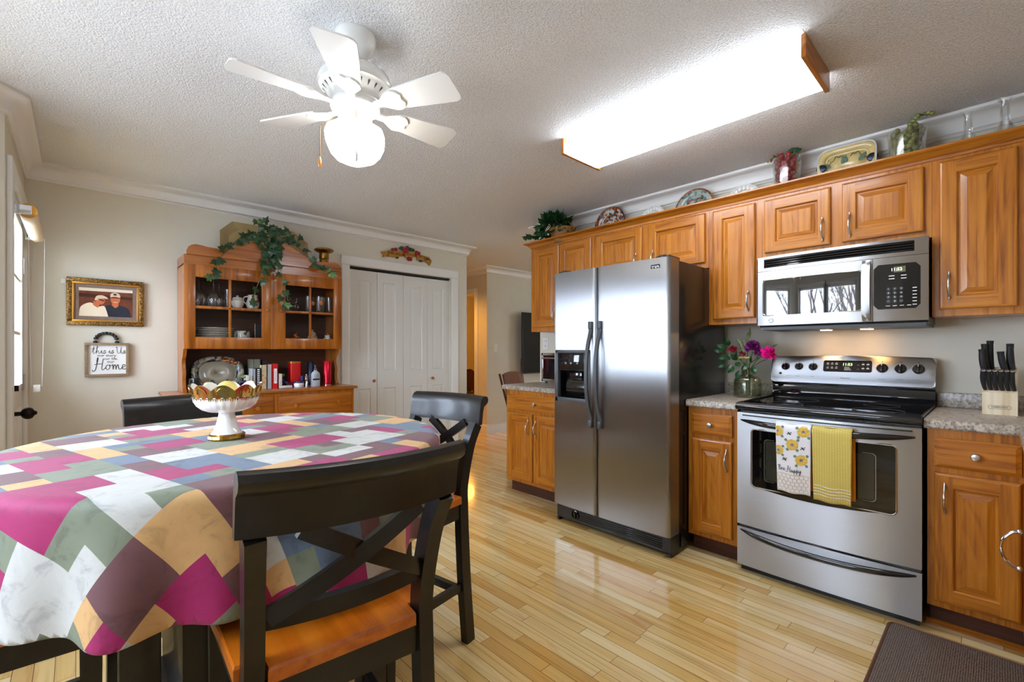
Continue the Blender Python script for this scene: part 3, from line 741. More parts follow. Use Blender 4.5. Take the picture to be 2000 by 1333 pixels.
# ------------------------------------------------------------------ cabinets on the right wall (fronts look toward -x)
XB = 2.679; XU = 2.984; CT = .905
def panel_door_x(b, y0, y1, z0, z1, xf, th=.02, fr=.058, drawer=False):
    """raised-panel front lying at x = xf .. xf+th; front toward -x. mats: 0 stiles (z grain) 1 rails (y grain)"""
    e = .006
    def slab(a0, a1, c0, c1, mi):
        b.mi = mi; b.box(xf, xf + th, a0, a1, c0, c1)
    if drawer:
        b.mi = 1; vs = []; fs = []
        for k, d in ((0, th), (0, .007), (.016, 0)):
            for y, z in ((y0 + k, z0 + k), (y1 - k, z0 + k), (y1 - k, z1 - k), (y0 + k, z1 - k)): vs.append((xf + d, y, z))
        for r in range(2):
            for i in range(4): j = (i + 1) % 4; fs.append((r * 4 + i, r * 4 + j, r * 4 + 4 + j, r * 4 + 4 + i))
        fs += [(8, 9, 10, 11), (3, 2, 1, 0)]; b.add(vs, fs); return
    # outer rounded edge ring and frame
    def ring(pts_k, mi_v, mi_h):
        vs = []; fs = []
        for k, d in pts_k:
            for y, z in ((y0 + k, z0 + k), (y1 - k, z0 + k), (y1 - k, z1 - k), (y0 + k, z1 - k)): vs.append((xf + d, y, z))
        for r in range(len(pts_k) - 1):
            for i in range(4):
                j = (i + 1) % 4; b.mi = mi_h if i in (0, 2) else mi_v
                b.add([vs[r * 4 + i], vs[r * 4 + j], vs[r * 4 + 4 + j], vs[r * 4 + 4 + i]], [(0, 1, 2, 3)])
        return vs[-4:]
    ring([(0, th), (0, .006), (.004, .0015), (.010, 0)], 0, 1)
    # flat frame: stiles full height, rails between
    k = .010; f = fr
    b.mi = 0
    for a0, a1 in ((y0 + k, y0 + f), (y1 - f, y1 - k)): b.add([(xf, a0, z0 + k), (xf, a1, z0 + k), (xf, a1, z1 - k), (xf, a0, z1 - k)], [(0, 1, 2, 3)])
    b.mi = 1
    for c0, c1 in ((z0 + k, z0 + f), (z1 - f, z1 - k)): b.add([(xf, y0 + f, c0), (xf, y1 - f, c0), (xf, y1 - f, c1), (xf, y0 + f, c1)], [(0, 1, 2, 3)])
    last = ring([(f, 0), (f + .005, .005), (f + .007, .011), (f + .014, .011), (f + .036, .0035)], 0, 1)
    b.mi = 0; b.add(last, [(0, 1, 2, 3)])
OAKS = [M['oak_z'], M['oak_y']]
def pull(par, y, z, xf, L=.1, horiz=False):
    """nickel spindle pull"""
    b = B(); n = 20; pts = []; rs = []
    for i in range(n + 1):
        t = i / n; s = (t - .5) * L * 1.32
        bow = .026 * max(0, 1 - (abs(s) / (L / 2)) ** 2.2) if abs(s) < L / 2 else 0
        pts.append((xf - .008 - bow, y, z + s))
        a = abs(t - .5) * 2; r = .0058 - .0022 * a
        if .70 < a < .8: r = .0052
        if .9 < a < .97: r = .0048
        if a > .985: r = .002
        rs.append(r)
    b.tube(pts, rs, 10)
    for s in (-1, 1): b.lathe([(.006, 0), (.005, -.006), (.0045, -.01)], (xf, y, z + s * L / 2 * .98), 10, 'x')
    return obj('handle', b, M['nickel'], par)
def knob_x(par, y, z, xf, r=.016):
    b = B(); b.lathe([(.009, 0), (.006, -.004), (.0055, -.012), (r * .8, -.017), (r, -.023), (r * .8, -.029), (0, -.032)], (xf, y, z), 18, 'x', wob=lambda i, A, rr_, h: (rr_ * (1.12 if False else 1), h)); return obj('knob', b, M['nickel'], par)
def door_x(par, y0, y1, z0, z1, xf, handle=None):
    b = B(); panel_door_x(b, y0, y1, z0, z1, xf); d = obj('door', b, OAKS, par, smooth=False)
    if handle: pull(d, handle[0], handle[1], xf)
    return d
def drawer_x(par, y0, y1, z0, z1, xf, knob=True):
    b = B(); panel_door_x(b, y0, y1, z0, z1, xf, drawer=True); d = obj('drawer', b, OAKS, par, smooth=False)
    if knob: knob_x(d, (y0 + y1) / 2, (z0 + z1) / 2, xf)
    return d
def base_cab(name, label, y0, y1, doors, drawers):
    t = thing(name, label, 'cabinet', ((XB + XW) / 2, (y0 + y1) / 2, 0))
    b = B(); b.mi = 0; b.box(XB, XW - .004, y0, y1, .1016, CT - .04); obj('carcass', b, OAKS, t, smooth=False)
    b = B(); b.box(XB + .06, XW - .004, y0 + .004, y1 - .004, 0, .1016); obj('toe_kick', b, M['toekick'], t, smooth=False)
    for d in doors: door_x(t, *d[:4], XB - .02, d[4])
    for d in drawers: drawer_x(t, *d, XB - .02)
    return t
base_cab('base_cabinet', 'oak base cabinet with two doors at the far end, left of the refrigerator', 2.19, 2.895,
         [(2.575, 2.868, .13, .678, (2.615, .57)), (2.215, 2.565, .13, .678, (2.53, .57))] , [(2.215, 2.868, .70, .828)])
base_cab('base_cabinet', 'narrow oak base cabinet between refrigerator and stove, below the flower vase', 1.002, 1.283, [(1.026, 1.258, .13, .68, (1.052, .575))], [(1.026, 1.258, .706, .828)])
base_cab('base_cabinet', 'oak base cabinet right of the stove, under the knife block', -.075, .213, [(-.062, .19, .131, .678, (.157, .575))], [(-.062, .19, .702, .827)])
# sink run turning the corner toward the camera's right
t = thing('sink_cabinet', 'oak sink base cabinet turning the corner at the right edge', 'cabinet', (1.9, -.4, 0))
b = B(); b.box(1.15, XB, YK + .01, -.082, .1016, CT - .04); b.box(XB, XW - .004, YK + .01, -.080, .0, CT - .04); obj('carcass', b, OAKS, t, smooth=False)
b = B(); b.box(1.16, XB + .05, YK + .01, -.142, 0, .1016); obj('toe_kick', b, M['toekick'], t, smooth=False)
for x0, x1 in ((1.20, 1.64), (1.67, 2.10), (2.14, 2.57)):
    b = B(); b.box(x0, x1, -.082, -.064, .13, .68, .005); d = obj('door', b, OAKS, t)
    b = B(); b.box(x0, x1, -.082, -.064, .705, .828, .005); obj('drawer', b, [M['oak_x']], t)
b = B(); C0 = V(2.52, -.052, .47)
for dx in (-.006, .006):
    b.tube(cr([(2.50 + dx, -.060, .535), (2.50 + dx, -.035, .53), (2.50 + dx * 1.5, -.012, .50), (2.50, -.006, .465), (2.50 - dx * 1.5, -.014, .43), (2.50 - dx, -.036, .405), (2.50, -.060, .40)], 6), .0042, 8)
b.ball((2.50, -.052, .535), .011, 10, 6); b.ball((2.50, -.052, .40), .011, 10, 6); obj('twisted_pull', b, M['steel'], t)

def counter(name, label, y0, y1, splash=True, extra=None):
    t = thing(name, label, 'countertop', ((2.645 + XW) / 2, (y0 + y1) / 2, CT - .04))
    b = B(); xf = 2.645; pr = [(XW - .003, CT - .04), (xf + .006, CT - .04), (xf, CT - .034), (xf, CT - .012), (xf + .004, CT - .004), (xf + .012, CT), (XW - .003, CT)]
    b.prism([(p[0], p[1]) for p in pr], 'y', y0, y1)
    if extra: extra(b)
    obj('slab', b, M['laminate'], t)
    if splash:
        b = B(); b.box(XW - .022, XW - .003, y0, y1, CT, CT + .075, .003); obj('backsplash', b, M['laminate'], t)
    return t
counter('countertop', 'grey speckled laminate worktop at the far end, left of the refrigerator', 2.18, 2.918)
counter('countertop', 'short grey speckled laminate worktop between refrigerator and stove', .988, 1.2845)
def cornerslab(b): b.box(1.13, 2.646, YK + .01, -.055, CT - .04, CT, .004)
counter('countertop', 'grey speckled laminate worktop right of the stove turning the corner', YK + .012, .222, extra=cornerslab)
b = B(); b.prism([(XB + .06, 0), (XB + .045, 0), (XB + .045, .01), (XB + .052, .018), (XB + .06, .02)], 'y', -.08, .222)
struct('trim_7', b, M['oak_y'])

# upper cabinets
def upper(label, y0, y1, z0, doors, z1=2.112):
    t = thing('wall_cabinet', label, 'cabinet', ((XU + XW) / 2, (y0 + y1) / 2, z0))
    b = B(); b.box(XU, XW - .003, y0, y1, z0, z1); obj('carcass', b, OAKS, t, smooth=False)
    for d in doors: door_x(t, d[0], d[1], d[2], d[3], XU - .02, d[4])
    return t
upper('tall oak wall cabinet at the far left end of the row, above the toaster oven', 2.202, 2.897, 1.362,
      [(2.562, 2.862, 1.40, 2.092, (2.60, 1.49)), (2.227, 2.553, 1.40, 2.092, (2.515, 1.49))])
upper('short oak wall cabinet with two doors over the refrigerator', 1.292, 2.202, 1.735, [(1.772, 2.178, 1.769, 2.092, (1.815, 1.84)), (1.314, 1.722, 1.769, 2.092, (1.68, 1.84))])
upper('tall narrow oak wall cabinet above the flower vase', 1.004, 1.291, 1.362, [(1.010, 1.262, 1.395, 2.088, (1.044, 1.50))])
upper('short oak wall cabinet with two doors over the microwave', .221, 1.003, 1.742, [(.627, .957, 1.774, 2.086, (.662, 1.86)), (.249, .575, 1.774, 2.086, (.540, 1.86))])
upper('tall oak wall cabinet at the right end, above the knife block', -.42, .220, 1.360, [(-.057, .194, 1.392, 2.088, (.160, 1.50)), (-.40, -.085, 1.392, 2.088, None)])
cc = [(0, 2.105), (.006, 2.105), (.008, 2.118), (.016, 2.122), (.022, 2.133), (.036, 2.142), (.050, 2.146), (.054, 2.15), (.054, 2.158), (0, 2.158)]
b = B(); sweep_wall(b, [(XW - .003, 2.897), (XU, 2.897), (XU, -.42)][::-1], [(-d, z) for d, z in cc]); 
t = single('cabinet_crown', b, M['oak_y'], 'stained oak crown moulding running along the top of the wall cabinets', 'moulding', sharp=35, base=(XU, 1.2, 2.105))

# ------------------------------------------------------------------ refrigerator
fr = thing('refrigerator', 'stainless side-by-side refrigerator with black sides and ice dispenser', 'refrigerator', (2.85, 1.72, 0))
fy0, fy1, gap, ftop = 1.287, 2.165, 1.789, 1.735; xf0 = 2.452
b = B(); b.box(2.575, 3.235, fy0 + .004, fy1 - .004, .03, ftop - .008, .006); obj('body', b, M['black_side'], fr)
def fdoor(y0, y1, hole=None, z0=.125, z1=ftop):
    """slightly bowed door front"""
    b = B(); n = 26; r = .022
    def xfront(y):
        s = (y - fy0) / (fy1 - fy0) * 2 - 1; x = xf0 - .010 * (1 - s * s)
        e = min(y - y0, y1 - y)
        if e < r: x += r - math.sqrt(max(0, r * r - (r - e) ** 2))
        return x
    ys = [y0 + r * (1 - math.cos(PI / 2 * i / 5)) for i in range(6)]
    mid = [y0 + r + (y1 - y0 - 2 * r) * i / n for i in range(1, n)]
    ys += mid + [y1 - r * (1 - math.cos(PI / 2 * i / 5)) for i in range(5, -1, -1)]
    if hole: ys = sorted(set(ys) - {y for y in ys if abs(y - hole[0]) < .004 or abs(y - hole[1]) < .004} | {hole[0], hole[1]})
    zs = [z0, z1] if not hole else [z0, hole[2], hole[3], z1]
    vs = []; fs = []; k = len(ys); m = len(zs)
    for z in zs:
        for y in ys: vs.append((xfront(y), y, z))
    for j in range(m - 1):
        for i in range(k - 1):
            if hole and j == 1 and ys[i] >= hole[0] - 1e-6 and ys[i + 1] <= hole[1] + 1e-6: continue
            fs.append((j * k + i, j * k + i + 1, j * k + k + i + 1, j * k + k + i))
    xb = 2.565; o = len(vs)
    vs += [(xb, y0, z0), (xb, y1, z0), (xb, y0, z1), (xb, y1, z1)]
    fs += [(o, o + 1, o + 3, o + 2), tuple([o] + list(range(0, k)) + [o + 1]), tuple([o + 2] + [(m - 1) * k + i for i in range(k)] + [o + 3])]
    fs += [tuple([o] + [j * k for j in range(m)] + [o + 2]), tuple([o + 1] + [j * k + k - 1 for j in range(m)] + [o + 3])]
    b.add(vs, fs); return b, xfront
bl, xfl = fdoor(gap + .004, fy1, hole=(1.835, 2.135, .845, 1.20)); dl = obj('freezer_door', bl, M['steel_fridge'], fr, sharp=30)
br_, xfr = fdoor(fy0, gap - .004); drr = obj('fridge_door', br_, M['steel_fridge'], fr, sharp=30)
b = B(); b.box(2.468, 2.572, gap - .01, gap + .01, .125, ftop - .01); b.box(2.562, 2.578, fy0 + .01, fy1 - .01, .125, ftop - .01); obj('gasket', b, M['black_plastic'], fr, smooth=False)
for y0, y1 in ((fy0 + .02, fy0 + .11), (fy1 - .11, fy1 - .02)):
    b = B(); b.box(2.49, 2.62, y0, y1, ftop - .004, ftop + .018, .006); b.lathe([(.028, 0), (.028, .016), (.02, .022), (0, .022)], (2.505, (y0 + y1) / 2, ftop), 16); obj('hinge_cover', b, M['black_plastic'], fr)
def fhandle(par, y, lean):
    b = B(); xs = []
    for i in range(25):
        t = i / 24; z = 1.365 + (.715 - 1.365) * t; s = 2 * t - 1
        bow = max(0, 1 - (abs(s) / .86) ** 2.6)
        xs.append((xf0 - .016 - .052 * bow, y + lean * .0 , z))
    b.bar(xs, [.022 if .1 < i / 24 < .9 else .026 for i in range(25)], .017, up=(1, 0, 0))
    for z0, z1 in ((1.335, 1.385), (.695, .745)): b.box(xf0 - .034, xf0 - .006, y - .0135, y + .0135, z0, z1, .004)
    return obj('handle', b, M['grey_plastic'], par, sharp=50)
fhandle(dl, gap + .036, 1); fhandle(drr, gap - .036, -1)
# dispenser
dsp = B(); y0, y1, z0, z1 = 1.835, 2.135, .845, 1.20; xd = xf0 - .008
for (a0, a1, c0, c1) in ((y0, y0 + .022, z0, z1), (y1 - .022, y1, z0, z1), (y0, y1, z1 - .022, z1), (y0, y1, z0, z0 + .03)): dsp.box(xd - .006, xd + .03, a0, a1, c0, c1, .003)
do = obj('dispenser', dsp, M['grey_plastic'], dl)
b = B(); b.box(xd + .002, xd + .03, y0 + .022, y1 - .022, 1.065, z1 - .022, .002); obj('control_panel', b, M['black_gloss'], do)
b = B(); b.box(xd + .105, xd + .11, y0, y1, z0, 1.065); b.box(xd + .01, xd + .11, y0 + .015, y0 + .02, z0, 1.065); b.box(xd + .01, xd + .11, y1 - .02, y1 - .015, z0, 1.065); b.box(xd + .01, xd + .11, y0, y1, 1.06, 1.065); b.box(xd, xd + .11, y0, y1, z0 + .02, z0 + .03); obj('recess', b, M['black_gloss'], do, smooth=False)
b = B(); b.prism(cr([(xd + .10, 1.05), (xd + .05, 1.0), (xd + .035, .93), (xd + .06, .885), (xd + .10, .88)], 5), 'y', 1.90, 2.07); b.box(xd + .03, xd + .07, 1.93, 2.04, 1.0, 1.05, .008); obj('paddle', b, M['black_gloss'], do)
for y in (1.945, 2.0, 2.045):
    b = B(); b.lathe([(.008, 0), (.008, -.003), (0, -.004)], (xd + .002, y, 1.11), 12, 'x'); obj('button', b, M['print_grey'], do)
b = B(); b.box(xf0 - .0095, xf0 + .001, 1.345, 1.400, 1.674, 1.697, .002); bd = obj('badge', b, M['black_gloss'], drr)
txt('badge_lettering', 'MAYTAG', .011, (xf0 - .0102, 1.3725, 1.6855), (0, -1, 0), (0, 0, 1), M['print_white'], bd)
# grille
b = B(); b.prism([(2.478, .118), (2.478, .03), (2.50, .012), (2.60, .012), (2.60, .118)], 'y', fy0 + .004, fy1 - .015); gr = obj('base_grille', b, M['black_plastic'], fr)
for k in range(5):
    b = B(); z = .044 + k * .013; b.box(2.472, 2.48, fy0 + .06, fy1 - .17, z, z + .005, .001); obj('louver', b, M['black_gloss'], gr)
b = B(); b.lathe([(.031, 0), (.031, -.010), (.026, -.012), (.024, -.004), (.008, -.004), (0, -.004)], (2.478, 1.985, .075), 24, 'x'); b.box(2.464, 2.474, 1.98, 1.99, .05, .10, .001); obj('filter_cap', b, M['black_gloss'], gr)
for y in (fy0 + .01, fy1 - .03):
    b = B(); b.box(2.484, 2.52, y, y + .02, .0, .02); b.lathe([(.012, 0), (.012, .02)], (2.9, y + .01, 0), 12); obj('foot', b, M['black_plastic'], fr)

# ------------------------------------------------------------------ range
rg = thing('electric_range', 'stainless electric stove with black ceramic cooktop and two towels on its door', 'stove', (2.95, .605, 0))
ry0, ry1 = .226, .984; rx = 2.63
b = B(); b.box(2.665, 3.27, ry0 + .004, ry1 - .004, .03, .885); obj('body', b, M['black_side'], rg, smooth=False)
def bowx(y, x, amp=.022): s = (y - ry0) / (ry1 - ry0) * 2 - 1; return x - amp * (1 - s * s)
def bowpanel(y0, y1, z0, z1, x, th=.035, hole=None, n=28, amp=.022):
    b = B(); ys = [y0 + (y1 - y0) * i / n for i in range(n + 1)]
    if hole: ys = sorted([y for y in ys if abs(y - hole[0]) > .008 and abs(y - hole[1]) > .008] + [hole[0], hole[1]])
    k = len(ys); vs = []; fs = []
    def hb(y): # lower edge of the window sags toward the middle-right
        return hole[2] - .0
    zs = [z0, z1] if not hole else [z0, hole[2], hole[3], z1]; m = len(zs)
    for z in zs:
        for y in ys:
            zz = z
            if hole and z == hole[2]:
                s = (y - (hole[0] + hole[1]) / 2) / ((hole[1] - hole[0]) / 2); zz = z + .022 * min(1, s * s)
            vs.append((bowx(y, x, amp), y, zz))
    for j in range(m - 1):
        for i in range(k - 1):
            if hole and j == 1 and ys[i] >= hole[0] - 1e-6 and ys[i + 1] <= hole[1] + 1e-6: continue
            fs.append((j * k + i, j * k + i + 1, j * k + k + i + 1, j * k + k + i))
    o = len(vs); xb = x + th; vs += [(xb, y0, z0), (xb, y1, z0), (xb, y0, z1), (xb, y1, z1)]
    fs += [(o, o + 1, o + 3, o + 2), tuple([o] + list(range(k)) + [o + 1]), tuple([o + 2] + [(m - 1) * k + i for i in range(k)] + [o + 3]), tuple([o] + [j * k for j in range(m)] + [o + 2]), tuple([o + 1] + [j * k + k - 1 for j in range(m)] + [o + 3])]
    b.add(vs, fs); return b
wy0, wy1, wz0, wz1 = .312, .905, .452, .775
od = obj('oven_door', bowpanel(ry0, ry1, .255, .862, rx, hole=(wy0, wy1, wz0, wz1)), M['steel_range'], rg, sharp=30)
b = B(); n = 24; vs = []; fs = []
for r_, (ins, dx) in enumerate(((-.004, -.002), (.0, -.003))): pass
def win_edge(y): s = (y - (wy0 + wy1) / 2) / ((wy1 - wy0) / 2); return wz0 + .022 * min(1, s * s)
for i in range(n + 1):
    y = wy0 + (wy1 - wy0) * i / n; vs += [(bowx(y, rx) + .004, y, win_edge(y)), (bowx(y, rx) + .004, y, wz1)]
fs = [(2 * i, 2 * i + 2, 2 * i + 3, 2 * i + 1) for i in range(n)]
b.add(vs, fs)
b2 = b; ow = obj('oven_window', b2, M['oven_glass'], od)
# black printed border on the glass and the cavity behind it
b = B()
for (a0, a1, c0, c1) in ((wy0, wy0 + .075, wz0, wz1), (wy1 - .065, wy1, wz0, wz1), (wy0, wy1, wz1 - .05, wz1), (wy0, wy1, wz0, wz0 + .065)):
    m_ = 14; vs = []
    for i in range(m_ + 1):
        y = a0 + (a1 - a0) * i / m_; lo = max(c0, win_edge(y)) if c0 == wz0 else c0
        vs += [(bowx(y, rx) + .006, y, lo), (bowx(y, rx) + .006, y, c1)]
    b.add(vs, [(2 * i, 2 * i + 2, 2 * i + 3, 2 * i + 1) for i in range(m_)])
obj('window_border', b, M['black_gloss'], ow)
b = B(); m_ = 14; vs = []
for i in range(m_ + 1):
    y = wy0 + .07 + (wy1 - wy0 - .13) * i / m_; vs += [(bowx(y, rx) + .0075, y, wz0 + .06), (bowx(y, rx) + .0075, y, wz1 - .045)]
b.add(vs, [(2 * i, 2 * i + 2, 2 * i + 3, 2 * i + 1) for i in range(m_)])
obj('inner_glass_reflection', b, pm('grey_oven_reflection', srgb(92, 93, 84), .2), ow)  # inner pane as an opaque panel, its reflection painted in as grey
b = B(); b.tube([(bowx(y, rx) + .0058, y, z) for y, z in rr(wy0 + .07, wy1 - .06, wz0 + .06, wz1 - .045, .015, 4)], .0022, 5, closed=True); obj('inner_frame', b, M['nickel'], ow)
b = B(); b.box(2.664, 2.668, wy0, wy1, wz0, wz1); obj('oven_cavity', b, M['grey_plastic'], od, smooth=False)
for z in (.56, .66):
    b = B(); b.tube([(2.655, wy0 + .05, z), (2.655, wy1 - .05, z)], .003, 6); obj('rack', b, M['steel'], od)
b = B(); pts = rr(wy0 - .004, wy1 + .004, wz0 - .002, wz1 + .004, .02, 5); 
loop = []
for y, z in pts:
    zz = z if z > (wz0 + wz1) / 2 else z + (win_edge(min(max(y, wy0), wy1)) - wz0)
    loop.append((bowx(y, rx) - .001, y, zz))
b.tube(loop, .0035, 6, closed=True); obj('window_trim', b, M['steel'], od)
def bow_handle(par, z, ya, yb, dx, h, mat, nm='handle'):
    b = B(); n = 30; P = []
    for i in range(n + 1):
        t = i / n; s = 2 * t - 1; y = ya + (yb - ya) * t
        P.append((bowx(y, rx) - dx * (1 - abs(s) ** 4) - .004, y, z - .012 * (1 - s * s)))
    b.tube(P, [max(.004, h * (1 - abs(2 * i / n - 1) ** 6 * .75)) for i in range(n + 1)], 12, flat=1.0); return obj(nm, b, mat, par)
bow_handle(od, .822, ry0 + .022, ry1 - .022, .045, .0155, M['black_gloss'])
b = B(); b.bar([(bowx(ry0 + .03 + (ry1 - ry0 - .06) * i / 20, rx) - .002, ry0 + .03 + (ry1 - ry0 - .06) * i / 20, .848) for i in range(21)], .006, .006); obj('vent_slot', b, M['black_plastic'], od)
wd = obj('warming_drawer', bowpanel(ry0, ry1, .035, .240, rx, amp=.012), M['steel_range'], rg, sharp=30)
b = B(); n = 30; P = []
for i in range(n + 1):
    t = i / n; s = 2 * t - 1; y = ry0 + .018 + (ry1 - ry0 - .036) * t; P.append((bowx(y, rx, .012) - .026 * (1 - abs(s) ** 4) - .002, y, .226 - .028 * (1 - s * s)))
b.tube(P, [max(.003, .015 * (1 - abs(2 * i / n - 1) ** 6 * .75)) for i in range(n + 1)], 12); obj('handle', b, M['black_gloss'], wd)
b = B(); b.box(2.645, 2.67, ry0 + .004, ry1 - .004, .240, .256); b.box(2.66, 2.68, ry0 + .01, ry1 - .01, .0, .04); obj('drawer_gap', b, M['black_plastic'], rg, smooth=False)
# cooktop
b = B(); pr = [(3.20, CT - .02), (2.66, CT - .028), (2.618, CT - .028), (2.606, CT - .018), (2.606, CT - .002), (2.614, CT + .006), (2.63, CT + .008), (2.65, CT + .004), (3.18, CT + .004), (3.20, CT + .010)]
b.prism(pr, 'y', ry0 - .002, ry1 + .002); ct = obj('cooktop', b, M['black_gloss'], rg, sharp=60)
b = B()
for y in (ry0 + .004, ry1 - .004): b.tube([(2.64, y, CT + .006), (3.19, y, CT + .008)], .007, 8)
b.tube([(2.628, ry0 + .004, CT + .006), (2.628, ry1 - .004, CT + .006)], .0065, 8); obj('cooktop_rim', b, M['black_gloss'], ct)
for x, y, r_ in ((2.80, .40, .10), (2.80, .80, .085), (3.05, .42, .075), (3.05, .80, .10)):
    b = B()
    for q in (r_,): b.tube([(x + q * math.cos(2 * PI * i / 36), y + q * math.sin(2 * PI * i / 36), CT + .0044) for i in range(36)], .0006, 4, closed=True)
    obj('burner_ring', b, M['grey_plastic'], ct, smooth=False)
# back guard: glossy black riser, sloping steel control panel
b = B(); b.prism([(3.19, CT + .004), (3.19, CT + .012), (3.212, CT + .03), (3.222, .985), (3.20, .996), (3.20, 1.018), (3.268, 1.02), (3.268, CT - .02), (3.22, CT - .02)], 'y', ry0 - .002, ry1 + .002); bg = obj('backguard_riser', b, M['black_gloss'], rg, sharp=40)
PX0, PX1, PZ0, PZ1 = 3.172, 3.215, 1.018, 1.158
def panx(z): return PX0 + (PX1 - PX0) * (z - PZ0) / (PZ1 - PZ0)
n = 30; b = B(); vs = []; fs = []
def ptop(y): s = (y - ry0) / (ry1 - ry0) * 2 - 1; e = min(y - ry0, ry1 - y) + .004; c = .022; k = 0 if e > c else c - math.sqrt(max(0, c * c - (c - e) ** 2)); return PZ1 + .008 * (1 - s * s) - k
def pbot(y): e = min(y - ry0, ry1 - y) + .004; c = .018; return PZ0 - .018 + (0 if e > c else c - math.sqrt(max(0, c * c - (c - e) ** 2)))
ys = [ry0 - .004 + .022 * (i / 6) ** 1.6 for i in range(6)] + [ry0 + .018 + (ry1 - ry0 - .036) * i / n for i in range(n + 1)] + [ry1 + .004 - .022 * (i / 6) ** 1.6 for i in range(5, -1, -1)]
k = len(ys)
rows = [lambda y: (3.268, ptop(y)), lambda y: (panx(ptop(y)) + .003, ptop(y)), lambda y: (panx(ptop(y) - .006), ptop(y) - .006), lambda y: (panx(1.046), 1.046), lambda y: (panx(1.034) + .012, max(pbot(y), 1.030)), lambda y: (panx(1.02) + .014, pbot(y) + .004), lambda y: (3.21, pbot(y))]
for f_ in rows:
    for y in ys: x, z = f_(y); vs.append((x, y, z))
for j in range(len(rows) - 1):
    for i in range(k - 1): fs.append((j * k + i, j * k + i + 1, j * k + k + i + 1, j * k + k + i))
fs += [tuple(j * k for j in range(len(rows))), tuple(j * k + k - 1 for j in range(len(rows)))]
b.add(vs, fs); cp = obj('control_panel', b, M['steel_range'], rg, sharp=50)
pn = Vector((-(PZ1 - PZ0), 0, (PX1 - PX0))).normalized(); pu = Vector((PX1 - PX0, 0, PZ1 - PZ0)).normalized(); pr_ = Vector((0, -1, 0))
def pp(y, z, lift=0): return Vector((panx(z), y, z)) + pn * lift
def PY(px, py): # y on the panel for a measured spot
    return onX(px, py, 3.195)
kn = [(1560, 714.5, .023), (1587, 715.5, .023), (1613.5, 716.5, .024)]
for px, py, r_ in [(1532 + 2.5, 716, .0235), (1560.5, 716.2, .0235), (1588, 717, .0245), (1723, 720, .0275), (1759, 721, .028), (1794, 722, .0285)]:
    q = PY(px, py); o = pp(q.y, q.z); b = B(); b.M = frame3(o, pr_, pu)
    b.lathe([(r_ * .93, 0), (r_ * .93, .004), (r_ * .80, .012), (r_ * .72, .014), (0, .014)], n=24); b.box(-r_ * .17, r_ * .17, -r_ * .72, r_ * .75, .012, .027, .003)
    kb = obj('burner_knob', b, M['black_gloss'], cp)
    b = B(); b.M = frame3(o, pr_, pu); b.lathe([(r_ * .93, .0005), (r_ * 1.0, .0025), (r_ * .98, .004), (r_ * .93, .004)], n=28); obj('knob_bezel', b, M['steel'], kb)
    b = B(); b.M = frame3(o, pr_, pu); b.box(-r_ * .06, r_ * .06, r_ * .3, r_ * .74, .0268, .0275); obj('pointer', b, M['print_white'], kb)
    b = B(); b.M = frame3(o, pr_, pu); b.box(-.0025, .0025, r_ * 1.25, r_ * 1.25 + .004, 0, .0006); obj('off_mark', b, M['print_black'], cp)
q = PY(1525.5, 729); b = B(); b.M = frame3(pp(q.y, q.z), pr_, pu); b.lathe([(.008, 0), (.008, .002), (.006, .003), (0, .003)], n=16); obj('indicator_lamp', b, M['grey_plastic'], cp)
for px, py, w_, s_ in [(1542, 733, .03, 'LEFT FRONT'), (1560, 734, .03, 'LEFT REAR'), (1588, 735, .034, 'BRIDGE'), (1723, 740, .036, 'WARM ZONE'), (1757, 741, .034, 'RIGHT REAR'), (1791, 742, .036, 'RIGHT FRONT')]:
    q = PY(px, py); txt('knob_caption', s_, .0052, pp(q.y, q.z - .002, .0006), pr_, pu, M['print_black'], cp, depth=.0003)
q = PY(1652, 739); txt('maker_lettering', 'Kenmore', .0115, pp(q.y, q.z, .0006), pr_, pu, M['print_black'], cp, depth=.0004)
# clock window
a = PY(1608, 718); c = PY(1703, 718); b = B(); o = pp((a.y + c.y) / 2, 1.106); b.M = frame3(o, pr_, pu); hw = abs(a.y - c.y) / 2
b.prism(rr(-hw, hw, -.034, .034, .010), 'z', -.001, .0025); ck = obj('clock_panel', b, M['black_gloss'], cp)
txt('clock_digits', '11:53', .0215, o + pn * .003 + pr_ * .002 + pu * .010, pr_, pu, M['led_green'], ck, depth=.0003)
b = B(); b.M = frame3(o, pr_, pu)
for i in range(3):
    for j in range(2): x = -hw + .022 + i * .021; y = .012 - j * .024; b.box(x - .006, x + .006, y - .002, y + .002, .0025, .0029); b.box(x - .004, x + .004, y + .007, y + .009, .0025, .0029)
for i in range(2):
    for j in range(2): x = hw - .040 + i * .022; y = .012 - j * .024; b.box(x - .006, x + .006, y - .0025, y + .0025, .0025, .0029); b.box(x - .001, x + .001, y + .007, y + .009, .0025, .0029)
for j in range(4): b.box(-.012, .012 + .003 * j, -.006 - j * .0055, -.0042 - j * .0055, .0025, .0029)
for s_ in (1, -1): b.tube([(hw - .066, s_ * .010 - .004, .0027), (hw - .062, s_ * .010 + s_ * .005 - .004, .0027), (hw - .058, s_ * .010 - .004, .0027)], .0007, 4)
obj('touch_legend', b, M['print_white'], ck, smooth=False)

